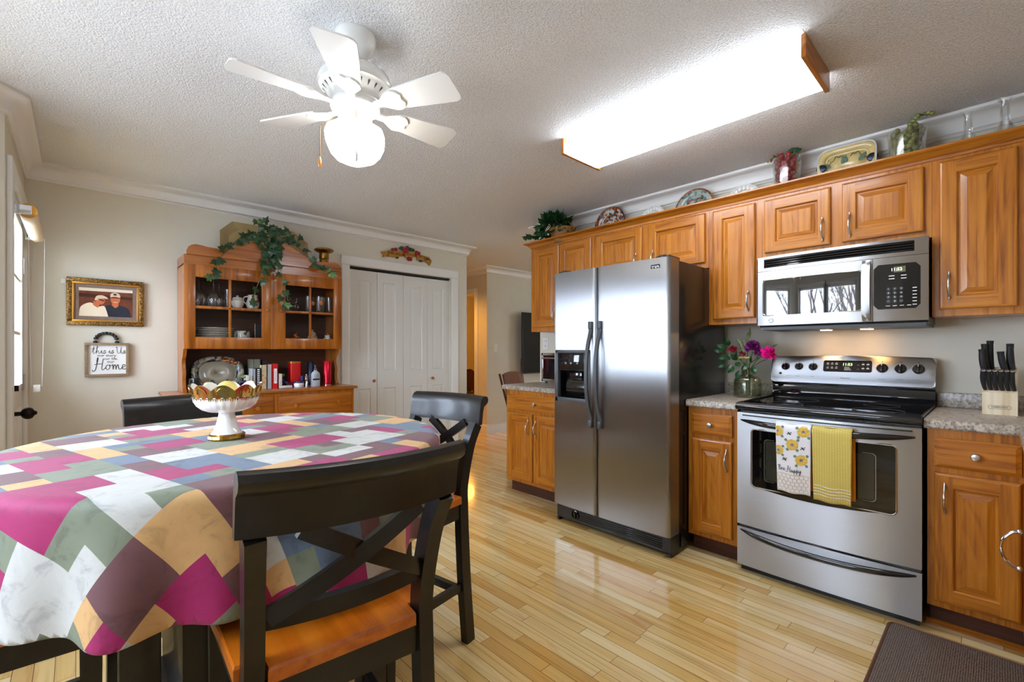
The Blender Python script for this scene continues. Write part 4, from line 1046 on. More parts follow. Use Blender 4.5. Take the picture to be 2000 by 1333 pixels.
# towels over the oven handle
def towel(nm, label, y0, y1, zb, mat, back_mat, skew=.01, dx=.0):
    t = thing(nm, label, 'towel', (rx - .07, (y0 + y1) / 2, zb))
    def front(u, v):
        y = y0 + (y1 - y0) * u + skew * v * (u - .5) * -1; s = u
        z = .836 + (zb - .836) * v + .0025 * math.sin(u * 9)
        x = bowx((y0 + y1) / 2, rx) - .066 - .010 * math.sin(min(1, v * 6) * PI / 2) * 0 + .010 * v + .003 * math.sin(u * 7 + 1) * v + dx
        if v < .06: x += .014 * (1 - v / .06) ** 2
        return (x, y, z)
    b = B(); b.surf(front, 26, 30); fo = obj('front_flap', b, mat, t, solid=.003)
    def back(u, v):
        y = y0 - .006 + (y1 - y0) * u; z = .838 + (zb + .018 - .838) * v
        x = bowx((y0 + y1) / 2, rx) - .029 + .008 * v
        return (x, y, z)
    b = B(); b.surf(back, 12, 20); obj('back_flap', b, back_mat, t, solid=.003)
    b = B(); b.surf(lambda u, v: (front(u, 0)[0] + (back(u, 0)[0] - front(u, 0)[0]) * v, y0 + (y1 - y0) * u, .8365 + .003 * math.sin(v * PI)), 12, 6); obj('fold', b, mat, t, solid=.003)
    return t, front
ta, fa = towel('kitchen_towel', 'white towel printed with yellow flowers and bees on the stove handle', .615, .768, .498, M['towel_white'], M['towel_orange'])
tb, fb = towel('kitchen_towel', 'plain yellow waffle towel on the stove handle', .455, .611, .488, M['towel_yellow'], M['towel_orange'], dx=-.004)
def on(fn, u, v, lift=.0032): p = fn(u, v); return Vector((p[0] - lift, p[1], p[2]))
b = B()
for v in (.80, .84, .88, .92):
    b.tube([on(fb, u / 30, v) for u in range(31)], .0011, 5)
obj('stripe', b, M['towel_white'], tb)
# printed flowers, bees, leaves, honeycomb, lettering on the white towel
TW, TH = .153, .338
def disc(b, fn, cu, cv, ru, n=12, wob=0, ph=0, lift=.0031):
    c = on(fn, cu, cv, lift); vs = [c]
    for i in range(n):
        A = 2 * PI * i / n + ph; r_ = ru * (1 + wob * math.cos(A * 8 if n > 20 else A * 2)); u = cu + r_ * math.cos(A) / TW; v = cv - r_ * math.sin(A) / TH
        u = min(max(u, .005), .995); vs.append(on(fn, u, v, lift))
    b.add(vs, [(0, i + 1, (i + 1) % n + 1) for i in range(n)])
fl = [(.95, .12, .027), (.2, .10, .028), (.52, .29, .028), (.94, .40, .025), (.26, .51, .028)]
g = B(); k_ = B(); st = B()
for u, v, r_ in fl:
    b = B()
    for i in range(9):
        A = 2 * PI * i / 9; uu = u + .62 * r_ * math.cos(A) / TW; vv = v - .62 * r_ * math.sin(A) / TH
        if -.02 < uu < 1.0: disc(b, fa, min(max(uu, .06), .94), vv, r_ * .36, 10, lift=.0031 + .00012 * (i % 3))
    pfl = obj('printed_flower', b, M['petal_ochre'], ta, smooth=False); g = B(); disc(g, fa, min(u, .94), v, r_ * .24, 10, lift=.0036); obj('flower_center', g, M['print_grey'], pfl, smooth=False)
    for A in (.6, 2.4, 4.0, 5.4):
        uu = u + 1.22 * r_ * math.cos(A) / TW; vv = v - 1.22 * r_ * math.sin(A) / TH
        if .04 < uu < .96: disc(st, fa, uu, vv, r_ * .26, 6, lift=.0029)
obj('printed_leaf', st, M['print_green'], ta, smooth=False)
for u, v in ((.60, .13), (.22, .34), (.75, .52)):
    for du, dv, r_ in ((0, 0, .0045), (.03, -.012, .003), (-.03, .012, .0035), (.05, .012, .003), (-.05, -.014, .003)): disc(k_, fa, u + du, v + dv, r_, 8, lift=.0034)
obj('printed_bee', k_, M['print_black'], ta, smooth=False)
b = B(); cur = 0
for ch in 'Bee Happy':
    w_, st_ = GLY[ch]
    for k in st_:
        b.tube([on(fa, .95 - (cur + p[0]) * .0118 / TW, .69 - p[1] * .0118 / TH, .0036) for p in (cr(k, 5) if len(k) > 2 else k)], .0009, 5)
    cur += w_
obj('lettering', b, M['print_black'], ta)
b = B(); b.tube([on(fa, u / 20, .735) for u in range(21)], .0009, 5)
a_ = .0115
for i in range(-1, 9):
    for j in range(0, 6):
        cx = i * a_ * math.sqrt(3) + (j % 2) * a_ * math.sqrt(3) / 2; cz = j * 1.5 * a_
        for k in range(3):
            A0, A1 = R(90 + 60 * k), R(150 + 60 * k); q = []
            for A in (A0, A1):
                u = (cx + a_ * math.cos(A)) / TW; v = .76 + (cz - a_ * math.sin(A)) / TH; q.append((u, v))
            if all(.01 < u < .99 and .738 < v < .99 for u, v in q): b.tube([on(fa, *q[0]), on(fa, *q[1])], .0007, 4)
obj('honeycomb_print', b, M['comb'], ta, smooth=False)

# ------------------------------------------------------------------ over-the-range microwave
mw = thing('microwave', 'stainless over-the-range microwave with bowed black glass door', 'microwave', (3.08, .6, 1.33))
my0, my1, mz0, mz1 = .226, .972, 1.330, 1.737; mx = 2.905
b = B(); b.box(2.93, XW - .004, my0 + .004, my1 - .004, mz0, mz1, .004); obj('body', b, M['black_side'], mw)
def mbow(y, amp=.034): s = (y - my0) / (my1 - my0) * 2 - 1; return mx - amp * (1 - s * s) * .8
def mpanel(y0, y1, z0, z1, mat, nm, par, hole=None, th=.03, off=0, n=26):
    b = B(); ys = [y0 + (y1 - y0) * i / n for i in range(n + 1)]
    if hole: ys = sorted([y for y in ys if abs(y - hole[0]) > .006 and abs(y - hole[1]) > .006] + [hole[0], hole[1]])
    zs = [z0, z1] if not hole else [z0, hole[2], hole[3], z1]; k = len(ys); m = len(zs); vs = []; fs = []
    for z in zs:
        for y in ys: vs.append((mbow(y) + off, y, z))
    for j in range(m - 1):
        for i in range(k - 1):
            if hole and j == 1 and ys[i] >= hole[0] - 1e-6 and ys[i + 1] <= hole[1] + 1e-6: continue
            fs.append((j * k + i, j * k + i + 1, j * k + k + i + 1, j * k + k + i))
    o = len(vs)
    for z in (z0, z1):
        for y in ys: vs.append((max(mbow(y) + off + .004, mx + th), y, z))
    fs += [(i, i + 1, o + i + 1, o + i) for i in range(k - 1)] + [((m - 1) * k + i, (m - 1) * k + i + 1, o + k + i + 1, o + k + i) for i in range(k - 1)]
    fs += [tuple([j * k for j in range(m)] + [o + k, o]), tuple([j * k + k - 1 for j in range(m)] + [o + k + k - 1, o + k - 1])]
    b.add(vs, fs); return obj(nm, b, mat, par, sharp=30)
vz0 = 1.655; dyb = .432
vent = mpanel(my0, my1, vz0, mz1, M['steel_range'], 'vent_panel', mw, hole=(my0 + .05, my1 - .035, vz0 + .018, mz1 - .014))
b = B(); b.box(2.925, 2.93, my0 + .04, my1 - .03, vz0, mz1); obj('vent_back', b, M['dark_void'], vent, smooth=False)
for k in range(4):
    b = B(); z = vz0 + .022 + k * .0125; b.bar([(mbow(my0 + .052 + (my1 - my0 - .089) * i / 20) + .006, my0 + .052 + (my1 - my0 - .089) * i / 20, z + .002) for i in range(21)], .012, .0055); obj('louver', b, M['black_gloss'], vent)
md_ = mpanel(dyb + .001, my1, mz0 + .012, vz0 - .002, M['steel_range'], 'door', mw, hole=(dyb + .04, my1 - .03, mz0 + .068, vz0 - .052))
mpanel(dyb + .038, my1 - .028, mz0 + .066, vz0 - .050, M['mw_glass'], 'door_glass', md_, off=.002, th=.02)
b = B(); pts = rr(dyb + .04, my1 - .03, mz0 + .068, vz0 - .052, .022, 5); b.tube([(mbow(y) - .0005, y, z) for y, z in pts], .003, 6, closed=True); obj('window_trim', b, M['steel'], md_)
b = B(); b.bar([(mbow(dyb + .02) - .012 - .030 * (1 - (2 * i / 16 - 1) ** 4), dyb + .022, mz0 + .018 + (vz0 - mz0 - .03) * i / 16) for i in range(17)], .034, .014, up=(1, 0, 0)); obj('handle', b, M['steel_range'], md_, sharp=50)
pn2 = mpanel(my0, dyb - .001, mz0 + .012, vz0 - .002, M['steel_range'], 'control_panel', mw, n=12)
ya, yb_, za, zb_ = my0 + .028, dyb - .004, mz0 + .07, vz0 - .036
def kp(y, z, lift=.0): return Vector((mbow(y) - lift, y, z))
b = B(); vs = []; m_ = 10
outl = rr(ya, yb_, za, zb_, .022, 5); c_ = kp((ya + yb_) / 2, (za + zb_) / 2, .001)
for i in range(11):
    y = ya + (yb_ - ya) * i / 10; ins = 0
    for e in (y - ya, yb_ - y):
        if e < .02: ins = .02 - math.sqrt(max(0, .02 ** 2 - (.02 - e) ** 2))
    vs += [kp(y, za + ins, .0012), kp(y, zb_ - ins, .0012)]
b.add(vs, [(2 * i, 2 * i + 2, 2 * i + 3, 2 * i + 1) for i in range(10)]); kpd = obj('keypad', b, M['black_gloss'], pn2)
ym = (ya + yb_) / 2; ud = (0, -1, 0)
b = B(); b.box(mbow(ym) - .0022, mbow(ym) - .001, ym - .034, ym + .034, zb_ - .042, zb_ - .014); dsq = obj('display_window', b, pm('display_backing', srgb(92, 88, 52), .3), kpd, smooth=False)
txt('display_digits', '11:52', .020, (mbow(ym) - .0028, ym, zb_ - .028), ud, (0, 0, 1), M['led_pale'], kpd, depth=.0003)
for r_ in range(4):
    for c2 in range(3):
        y = ym + .030 - c2 * .024; z = za + .098 - r_ * .020
        b = B(); b.M = frame3(kp(y, z, .0014), ud, (0, 0, 1)); b.lathe([(.0075, 0), (.0075, .0012), (0, .0014)], n=12); obj('button', b, M['black_plastic'], kpd)
        s_ = [['1', '2', '3'], ['4', '5', '6'], ['7', '8', '9'], ['', '0', '']][r_][c2]
        if s_: txt('button_digit', s_, .009, kp(y, z, .003), ud, (0, 0, 1), M['print_white'], kpd, depth=.0003)
b = B()
for z in (zb_ - .058, zb_ - .072):
    for y in (ym + .02, ym - .024): b.box(mbow(y) - .002, mbow(y) - .0012, y - .013, y + .013, z - .002, z + .002)
for k in range(6): y = ya + .022; z = za + .098 - k * .016; b.box(mbow(y) - .002, mbow(y) - .0012, y - .009, y + .009, z - .0018, z + .0018)
for k in range(4): y = ym + .032 - k * .026; b.box(mbow(y) - .002, mbow(y) - .0012, y - .008, y + .008, za + .014, za + .017)
obj('key_legend', b, M['print_white'], kpd, smooth=False)
yl = my1 - .075; b = B(); b.M = frame3(kp(yl, mz0 + .038, .0005), ud, (0, 0, 1)); b.lathe([(.013, 0), (.013, .0012), (.0112, .0016), (.0112, .001), (0, .001)], n=24); lg = obj('maker_emblem', b, M['black_gloss'], md_)
b = B(); script(b, 'e', kp(yl + .004, mz0 + .034, .002), ud, (0, 0, 1), .008, .0006); obj('emblem_script', b, M['print_white'], lg)
b = B(); b.box(2.92, XW - .01, my0 + .01, my1 - .01, mz0 - .014, mz0 + .002); mb = obj('base_plate', b, M['grey_plastic'], mw, smooth=False)
for y in (.50, .69):
    b = B(); b.lathe([(.03, 0), (.028, -.003), (0, -.004)], (3.17, y, mz0 - .014), 16); obj('cooktop_lamp', b, M['bulb_warm'], mb)
    lamp('cooktop_lamp_light', 'SPOT', (3.17, y, mz0 - .022), .22, (1, .5, .15), spot_size=R(120), shadow_soft_size=.02)
# ------------------------------------------------------------------ dining set
TC = V(.392, 1.653, 0); TZ = .915; TR = .605
tb_ = thing('dining_table', 'black counter-height round dining table under the patchwork cloth', 'table', TC)
b = B(); b.lathe([(0, TZ - .032), (TR - .01, TZ - .032), (TR, TZ - .024), (TR, TZ - .008), (TR - .006, TZ), (0, TZ)], TC, 64); obj('tabletop', b, M['black_wood'], tb_)
b = B()
for s in (-1, 1): b.box(TC.x - .30, TC.x + .30, TC.y + s * .285, TC.y + s * .305, TZ - .12, TZ - .032); b.box(TC.x + s * .285, TC.x + s * .305, TC.y - .285, TC.y + .285, TZ - .12, TZ - .032)
obj('apron', b, M['black_wood'], tb_, smooth=False)
for sx in (-1, 1):
    for sy in (-1, 1):
        b = B(); b.prism(rr(-.037, .037, -.037, .037, .004, 2), 'z', 0, TZ - .032); b.bm.transform(Matrix.Translation(TC + V(sx * .285, sy * .285, 0))); obj('leg', b, M['black_wood'], tb_)
b = B(); b.box(TC.x - .27, TC.x + .27, TC.y - .27, TC.y + .22, .18, .205, .003); obj('shelf', b, M['black_wood'], tb_)
b = B(); b.box(TC.x - .19, TC.x + .19, TC.y - .19, TC.y + .19, .205, .60, .003); obj('storage_box', b, M['black_wood'], tb_)

# patchwork cloth: a flat grid of patches laid on the round top and falling in folds
ux, uy, offx, offy, ang = .066, .062, -.4 * .066, .5 * .062, R(16)
NC = 15
CELLS = ('1445533115112011202000322200544',
 '5500024440030012205444344055220',
 '5504424430234453333444222043330',
 '3334455005144455122333222355001',
 '1155112002150220155333501104424',
 '1155105522510202002501101054433',
 '4443325522533005552551133050033',
 '4443111313552251154554004111511',
 '5551113311434113311134004111300',
 '5551110011004113511104411522200',
 '4440030001044330001104433522444',
 '4433550001544220001554220300444',
 '1130044233511222233311225505551',
 '4440041533411335533311332225551',
 '5222551503455335503455332211100',
 '4222443100250040100250040011100',
 '4511443100230040100250014445552',
 '3311222435244422435244414345533',
 '4455222505113322105113355301132',
 '4450001102110001102110055441152',
 '1110002232553005542552011555224',
 '1115333442552011550550111200102',
 '3322333433344113322250224200333',
 '5522025533322553321144224522122',
 '5544425540114552241123331113322',
 '0042211225114100043253331115551',
 '3332255221330300011200555225551',
 '3334454455334443223300334033343',
 '2255004455114440211554004033313',
 '5501122242200025511331011211222',
 '5544330001443335500044411211222')  # one digit per patch cell
def drape(u, v):
    """flat cloth point -> hanging position"""
    rho = math.hypot(u, v); th = math.atan2(v, u)
    if rho < 1e-9: return Vector((TC.x, TC.y, TZ + .004))
    A = th + ang; dx, dy = math.cos(A), math.sin(A)
    d = rho - (TR - .012)
    if d <= 0: return Vector((TC.x + dx * rho, TC.y + dy * rho, TZ + .004))
    rc = .020; arc = rc * PI / 2
    if d < arc:
        q = d / rc; r_ = TR - .012 + rc * math.sin(q); z = TZ + .004 - rc * (1 - math.cos(q)); t = 0.0
    else:
        q = d - arc; r_ = TR - .012 + rc; z = TZ + .004 - rc - q; t = q / .25
    # folds: crests pointing out, strongest at the hem
    w = .62 * math.cos(9 * (A - R(-123))) + .55 * math.cos(20 * (A - R(-123.5)) + .35 * math.sin(3 * A)) + .35 * math.cos(5 * A + 1.1)
    cam_side = max(.22, min(1, .5 + .9 * math.cos(A - R(-133))))
    k = max(0, min(1.15, t)) ** 1.15
    r_ += k * (.010 + .030 * w * cam_side) + .004 * k; z -= .008 * k * w * cam_side
    return Vector((TC.x + dx * r_, TC.y + dy * r_, z))
SUB = 5; RM = TR + .262
b = B(); bm = b.bm; grid = {}
def gv(i, j):
    if (i, j) not in grid:
        u = offx + (i / SUB) * ux; v = offy + (j / SUB) * uy
        q = math.hypot(u, v)
        if q > RM: u *= RM / q; v *= RM / q
        grid[(i, j)] = bm.verts.new(drape(u, v))
    return grid[(i, j)]
n = NC * SUB
for i in range(-n, n + SUB):
    for j in range(-n, n + SUB):
        cs = [(i, j), (i + 1, j), (i + 1, j + 1), (i, j + 1)]
        if all(math.hypot(offx + a / SUB * ux, offy + c / SUB * uy) > RM - 1e-4 for a, c in cs): continue
        ci, cj = math.floor(i / SUB), math.floor(j / SUB)
        try: F = bm.faces.new([gv(*c) for c in cs])
        except ValueError: continue
        row = CELLS[min(2 * NC, max(0, cj + NC))]; F.material_index = int(row[min(len(row) - 1, max(0, ci + NC))])
cl = obj('tablecloth', b, PATCH, None, sharp=80, solid=.0018)
cl.data.transform(Matrix.Translation((-TC.x, -TC.y, -.64))); cl.location = (TC.x, TC.y, .64)
tag(cl, 'patchwork tablecloth in magenta, white, tan, green and blue on the round table', 'tablecloth')

# X-back counter chairs, local: facing +y, origin on the floor under the seat
def make_chair(label):
    t = thing('dining_chair', label, 'chair', group='X-back chairs around the table')
    k = dict(world=False)
    zs = .61
    out = [(-.182, -.195), (.182, -.195)] + [(.186 + .038 * math.sin(a), -.175 + .38 * a / (PI / 2)) for a in (.2, .6, 1.0, 1.3)] + [(.218, .222), (.19, .238), (-.19, .238), (-.218, .222)] + [(-.186 - .038 * math.sin(a), -.175 + .38 * a / (PI / 2)) for a in (1.3, 1.0, .6, .2)]
    # notch the back corners round the posts
    out = [(-.150, -.200), (.150, -.200), (.152, -.158), (.200, -.156)] + [(.206, 0.0), (.218, .15), (.216, .215), (.196, .236), (-.196, .236), (-.216, .215), (-.218, .15), (-.206, 0.0)] + [(-.200, -.156), (-.152, -.158)]
    b = B(); ins = [(x * .985, y * .985) for x, y in out]
    b.prism(out, 'z', zs - .030, zs - .006); b.prism(out, 'z', zs - .006, zs, pts2=ins); obj('seat', b, M['seat'], t, sharp=30, **k)
    def post(s):
        pts = cr([(s * .188, -.208, 0), (s * .180, -.190, .28), (s * .174, -.182, .55), (s * .173, -.186, .66), (s * .178, -.218, .80), (s * .184, -.258, .887)], 5)
        b = B(); b.bar(pts, .034, .046, up=(0, 1, 0)); return b
    for s in (-1, 1):
        obj('leg', post(s), M['black_wood'], t, sharp=30, **k)
        b = B(); b.bar([(s * .186, .196, 0), (s * .186, .196, zs - .030)], [.032, .04], [.032, .04], up=(0, 1, 0)); obj('leg', b, M['black_wood'], t, **k)
    b = B()
    b.box(-.17, .17, -.192, -.172, zs - .095, zs - .030); b.box(-.17, .17, .186, .206, zs - .095, zs - .030)
    for s in (-1, 1): b.bar([(s * .176, -.17, zs - .062), (s * .188, .19, zs - .062)], .02, .064)
    obj('apron', b, M['black_wood'], t, smooth=False, **k)
    for s in (-1, 1):
        b = B(); b.bar([(s * .178, -.20, .235), (s * .186, .19, .235)], .02, .032); obj('stretcher', b, M['black_wood'], t, smooth=False, **k)
    b = B(); b.bar([(-.178, -.205, .195), (.178, -.205, .195)], .02, .034); obj('stretcher', b, M['black_wood'], t, smooth=False, **k)
    b = B(); b.bar([(-.184, .196, .16), (.184, .196, .16)], .024, .036); obj('stretcher', b, M['black_wood'], t, smooth=False, **k)
    # curved top rail with a rolled top
    b = B(); n = 24; vs = []; fs = []
    prof = [(-.011, .885), (.011, .885), (.010, .955), (.008, .985), (-.002, .998), (-.016, 1.004), (-.032, 1.000), (-.040, .988), (-.037, .974), (-.026, .966), (-.016, .960), (-.012, .940)]
    m = len(prof)
    for i in range(n + 1):
        x = -.213 + .426 * i / n; c = -.258 - .042 * (1 - (x / .213) ** 2)
        for (dy, z) in prof: vs.append((x, c + dy - (z - .90) * .12, z))
    for i in range(n):
        for q in range(m): l = (q + 1) % m; fs.append((i * m + q, i * m + l, i * m + m + l, i * m + m + q))
    fs += [tuple(range(m)), tuple(range(n * m, n * m + m))]
    b.add(vs, fs); obj('top_rail', b, M['black_wood'], t, sharp=40, **k)
    b = B(); b.bar([(x, -.192 - .026 * (1 - (x / .165) ** 2), .703) for x in [-.165 + .33 * i / 12 for i in range(13)]], .022, .036); obj('lower_rail', b, M['black_wood'], t, sharp=50, **k)
    for s in (-1, 1):
        pts = []
        for i in range(15):
            q = i / 14; x = s * (-.152 + .264 * q); z = .714 + (.886 - .714) * q
            y = -.203 - .060 * q - .034 * (1 - (x / .17) ** 2) - s * .004
            pts.append((x, y, z))
        b = B(); b.bar(pts, .017, .034, up=(0, 0, 1)); obj('cross_brace', b, M['black_wood'], t, sharp=50, **k)
    return t
ch0 = make_chair('black X-back chair nearest the camera with orange wooden seat'); ch0.location = (.424, 1.114, 0); ch0.rotation_euler = (0, 0, R(-4.8))
dup(ch0, (.939, 1.655, 0), R(100), 'black X-back chair on the refrigerator side of the table')
dup(ch0, (.385, 2.128, 0), R(188.5), 'black chair back behind the table in front of the hutch')
dup(ch0, (-.17, 1.64, 0), R(-90), 'black chair under the left side of the table, back out of frame')

# ------------------------------------------------------------------ footed milk glass bowl with gilt rim
q = onZ(443, 857, TZ + .005); BC = V(q.x, q.y, TZ + .0055)
bw = thing('footed_bowl', 'white fluted pedestal bowl with scalloped gold rim on the table', 'bowl', BC)
sc_ = 1.0
def mm(px): return px * q.length_squared ** 0 
dep = (q.x * _xh[1] + q.y * _yh[1]); PXM = dep / 900.0    # metres per pixel at the bowl
def flute(i, A, r, h):
    k = .0 if h < .066 * 1 else 1
    return r * (1 + .028 * abs(math.sin(A * 12)) * (1 if h > .128 * dep / 1.72 else .0)), h
ft = [(p * PXM * .86, z * PXM) for p, z in [(0, 0), (36, 0), (38, 3), (37, 8), (33, 11)]]
b = B(); b.lathe(ft, BC, 48, wob=lambda i, A, r, h: (r * (1 + .02 * math.cos(A * 12)), h)); obj('gold_foot', b, M['gold'], bw)
st = [(p * PXM * .86, z * PXM) for p, z in [(33, 10), (27, 15), (22, 26), (18, 40), (16, 48), (16.5, 52), (20, 53)]]
b = B(); b.lathe(st, BC, 40); obj('stem', b, M['milk_glass'], bw)
bp = [(0, 52), (20, 52.3), (36, 54), (48, 58.5), (57, 65.5), (62.5, 74), (65.5, 84)]
NB = 96
def bowlw(i, A, r, h): return (r * (1 + .034 * abs(math.sin(A * 14)) - .02), h)
b = B(); prof = [(p * PXM * .86, z * PXM) for p, z in bp]; b.lathe(prof + [(p * PXM * .826, z * PXM + .003) for p, z in bp[::-1][:-1]] + [(0, 55 * PXM)], BC, NB, wob=bowlw); obj('bowl', b, M['milk_glass'], bw, sharp=60)
def rimpt(A, t, inner=0):
    s = abs(math.cos(A * 5)); top = 97 + 11 * s; z = 82 + (top - 82) * t; r = 65.5 + 5 * t + 3 * t * t * s
    return (BC.x + (r - inner) * PXM * .86 * math.cos(A), BC.y + (r - inner) * PXM * .86 * math.sin(A), BC.z + z * PXM)
b = B(); b.surf(lambda u, v: rimpt(2 * PI * u, v), 120, 10, closed_u=True); obj('gold_rim', b, M['gold'], bw, sharp=60)
b = B(); b.surf(lambda u, v: rimpt(2 * PI * u, v, 1.8), 120, 10, closed_u=True); obj('rim_lining', b, M['milk_glass'], bw, sharp=60)
for i in range(10):
    b = B(); A0 = 2 * PI * i / 10; P = []
    for k in range(15):
        a = -1.9 + 3.8 * k / 14; P.append(rimpt(A0 + .16 * math.sin(a), .15 + .42 * (1 + math.cos(a)) / 1.3, -1.0))
    b.tube(P, .0012, 6); obj('embossed_arch', b, M['gold'], bw)
b = B()
for i in range(90):
    A = 2 * PI * i / 90; h0 = 82 - 5 * random.random() - 2
    p = [(57.4 * PXM * math.cos(A + d), 57.4 * PXM * math.sin(A + d), 83 * PXM) for d in (-.03, .03)] + [((65.8) * PXM * math.cos(A), 56.7 * PXM * math.sin(A), h0 * PXM)]
    zz_ = h0; rb_ = (62.5 + (zz_ - 74) / 10 * 3) * .86 * 1.018 * PXM; p[2] = (rb_ * math.cos(A), rb_ * math.sin(A), zz_ * PXM); b.add([BC + V(*x) for x in p], [(0, 1, 2)])
obj('gilt_drip', b, M['gold'], bw, smooth=False)
g = onZ(447, 745, BC.z + .11 * 1)
b = B(); C_ = BC + V(.004, .012, 95 * PXM); b.ball(C_, 17.5 * PXM, 24, 16, sc=(1.05, 1.05, .98)); single('gourd', b, M['yellow_fruit'], 'pale yellow round gourd lying in the white bowl', 'fruit')

# ------------------------------------------------------------------ ceiling fan
FC = V(.776, 1.69, H)
fan = thing('ceiling_fan', 'white six-blade ceiling fan with a lit opal glass shade', 'ceiling fan', FC)
b = B(); b.lathe([(0, -.0), (.074, 0), (.076, -.012), (.074, -.035), (.064, -.058), (.045, -.072), (.022, -.076), (0, -.076)], FC, 32); obj('canopy', b, M['white_gloss'], fan)
b = B(); b.lathe([(.014, -.06), (.014, -.13)], FC, 16); b.lathe([(.0, -.10), (.022, -.104), (.03, -.12), (.026, -.135)], FC, 20); obj('downrod', b, M['white_gloss'], fan)
b = B(); b.lathe([(.02, -.122), (.06, -.126), (.10, -.140), (.128, -.162), (.135, -.185), (.135, -.192), (.131, -.196), (.131, -.203), (.120, -.208), (.118, -.213), (.10, -.232), (.088, -.245), (.086, -.256), (0, -.256)], FC, 48); mot = obj('motor_housing', b, M['white_gloss'], fan, sharp=45)
for i in range(24):
    a = 2 * PI * i / 24; b = B(); P = []
    for s in (0, .5, 1): P.append(FC + V((.116 - .020 * s) * math.cos(a), (.116 - .020 * s) * math.sin(a), -.2135 - .016 * s))
    b.tube(P, .0042, 6); obj('vent_slot', b, M['grey_plastic'], mot)
for kq in range(6):
    th = R(280 + 60 * kq); rd = (math.cos(th), math.sin(th))
    d = Vector((_xh[0] * rd[0] + _xh[1] * rd[1], _yh[0] * rd[0] + _yh[1] * rd[1], 0)).normalized(); s_ = Vector((-d.y, d.x, 0)); zb = FC.z - .275
    Mx = Matrix(((d.x, s_.x, 0, FC.x), (d.y, s_.y, 0, FC.y), (0, 0, 1, zb), (0, 0, 0, 1)))
    tilt = Matrix.Rotation(R(-12), 4, 'X')
    o2 = [(.165, -.042), (.20, -.050), (.30, -.060), (.405, -.068), (.418, -.060), (.424, -.045), (.424, .045), (.418, .060), (.405, .068), (.30, .060), (.20, .050), (.165, .042)]
    b = B(); b.M = Mx @ tilt; b.prism(o2, 'z', 0, .006); bl = obj('blade', b, M['white_gloss'], fan, sharp=30)
    b = B(); b.M = Mx @ tilt
    arm = [(.165, -.046), (.185, -.046), (.20, -.036), (.212, -.018), (.205, 0), (.212, .018), (.20, .036), (.185, .046), (.165, .046), (.14, .03), (.12, .016), (.07, .014), (.07, -.014), (.12, -.016), (.14, -.03)]
    b.prism(arm, 'z', -.007, -.0005); obj('blade_bracket', b, M['white_gloss'], bl, sharp=30)
b = B(); b.lathe([(0, -.256), (.090, -.258), (.094, -.268), (.09, -.282), (.066, -.288), (.062, -.292), (.062, -.330), (.058, -.338), (.05, -.342), (0, -.342)], FC, 36); obj('switch_housing', b, M['white_gloss'], fan, sharp=45)
b = B()
for i in range(30): a = 2 * PI * i / 30; b.ball(FC + V(.056 * math.cos(a), .056 * math.sin(a), -.346), .0055, 6, 5)
obj('beaded_collar', b, M['white_gloss'], fan)
b = B(); b.lathe([(.05, -.345), (.085, -.352), (.104, -.366), (.111, -.388), (.108, -.415), (.095, -.445), (.072, -.470), (.046, -.483), (.02, -.488), (0, -.489)], FC, 60, wob=lambda i, A, r, h: (r * (1 + .03 * math.cos(6 * A) * (1 if i > 1 else 0)), h)); obj('glass_shade', b, M['shade_lit'], fan)
for (px, L0, mt) in ((648, .0, 'oak_z'), (707, 0, 'white_gloss')):
    dd = -1 if px == 648 else .35
    e = V(_xh[0], _yh[0], 0) * (.113 * dd) + V(-_xh[1], -_yh[1], 0) * (.055 if dd < 0 else .108); e0 = e * (.066 / e.length)
    b = B(); P = [FC + e0 + V(0, 0, -.315), FC + e + V(0, 0, -.37)]; z = -.37
    pts = []
    for k in range(12): pts.append(P[0].lerp(P[1], k / 11))
    for k in range(1, 34): pts.append(FC + e + V(0, 0, -.37 - k * .0034))
    for p in pts: b.ball(p, .0018, 5, 4)
    pc = obj('pull_chain', b, M['brass'], fan, smooth=False)
    b = B(); b.lathe([(.0015, 0), (.004, -.004), (.006, -.02), (.0052, -.034), (.002, -.04), (0, -.0405)], FC + e + V(0, 0, -.484), 12); obj('chain_knob', b, M[mt], pc)
# fluorescent fixture
fl_ = thing('fluorescent_light', 'long lit fluorescent ceiling box with oak end caps', 'ceiling light', (2.18, 1.105, H))
LX0, LX1, LY0, LY1, LZ = 2.003, 2.357, .50, 1.71, 2.312
b = B(); b.box(LX0 + .03, LX1 - .03, LY0 + .018, LY1 - .018, H - .03, H - .0005); obj('pan', b, M['white_gloss'], fl_, smooth=False)
b = B(); b.prism([(LX0 + .01, H - .022), (LX0 + .006, LZ + .03), (LX0 + .02, LZ + .008), (LX0 + .05, LZ + .002), (LX1 - .05, LZ + .002), (LX1 - .02, LZ + .008), (LX1 - .006, LZ + .03), (LX1 - .01, H - .022)], 'y', LY0 + .016, LY1 - .016); obj('acrylic_lens', b, M['lens'], fl_, sharp=60)
for y0, y1 in ((LY0, LY0 + .018), (LY1 - .018, LY1)):
    b = B(); b.box(LX0, LX1, y0, y1, LZ, H - .0005, .002); obj('end_cap', b, M['oak_x'], fl_)
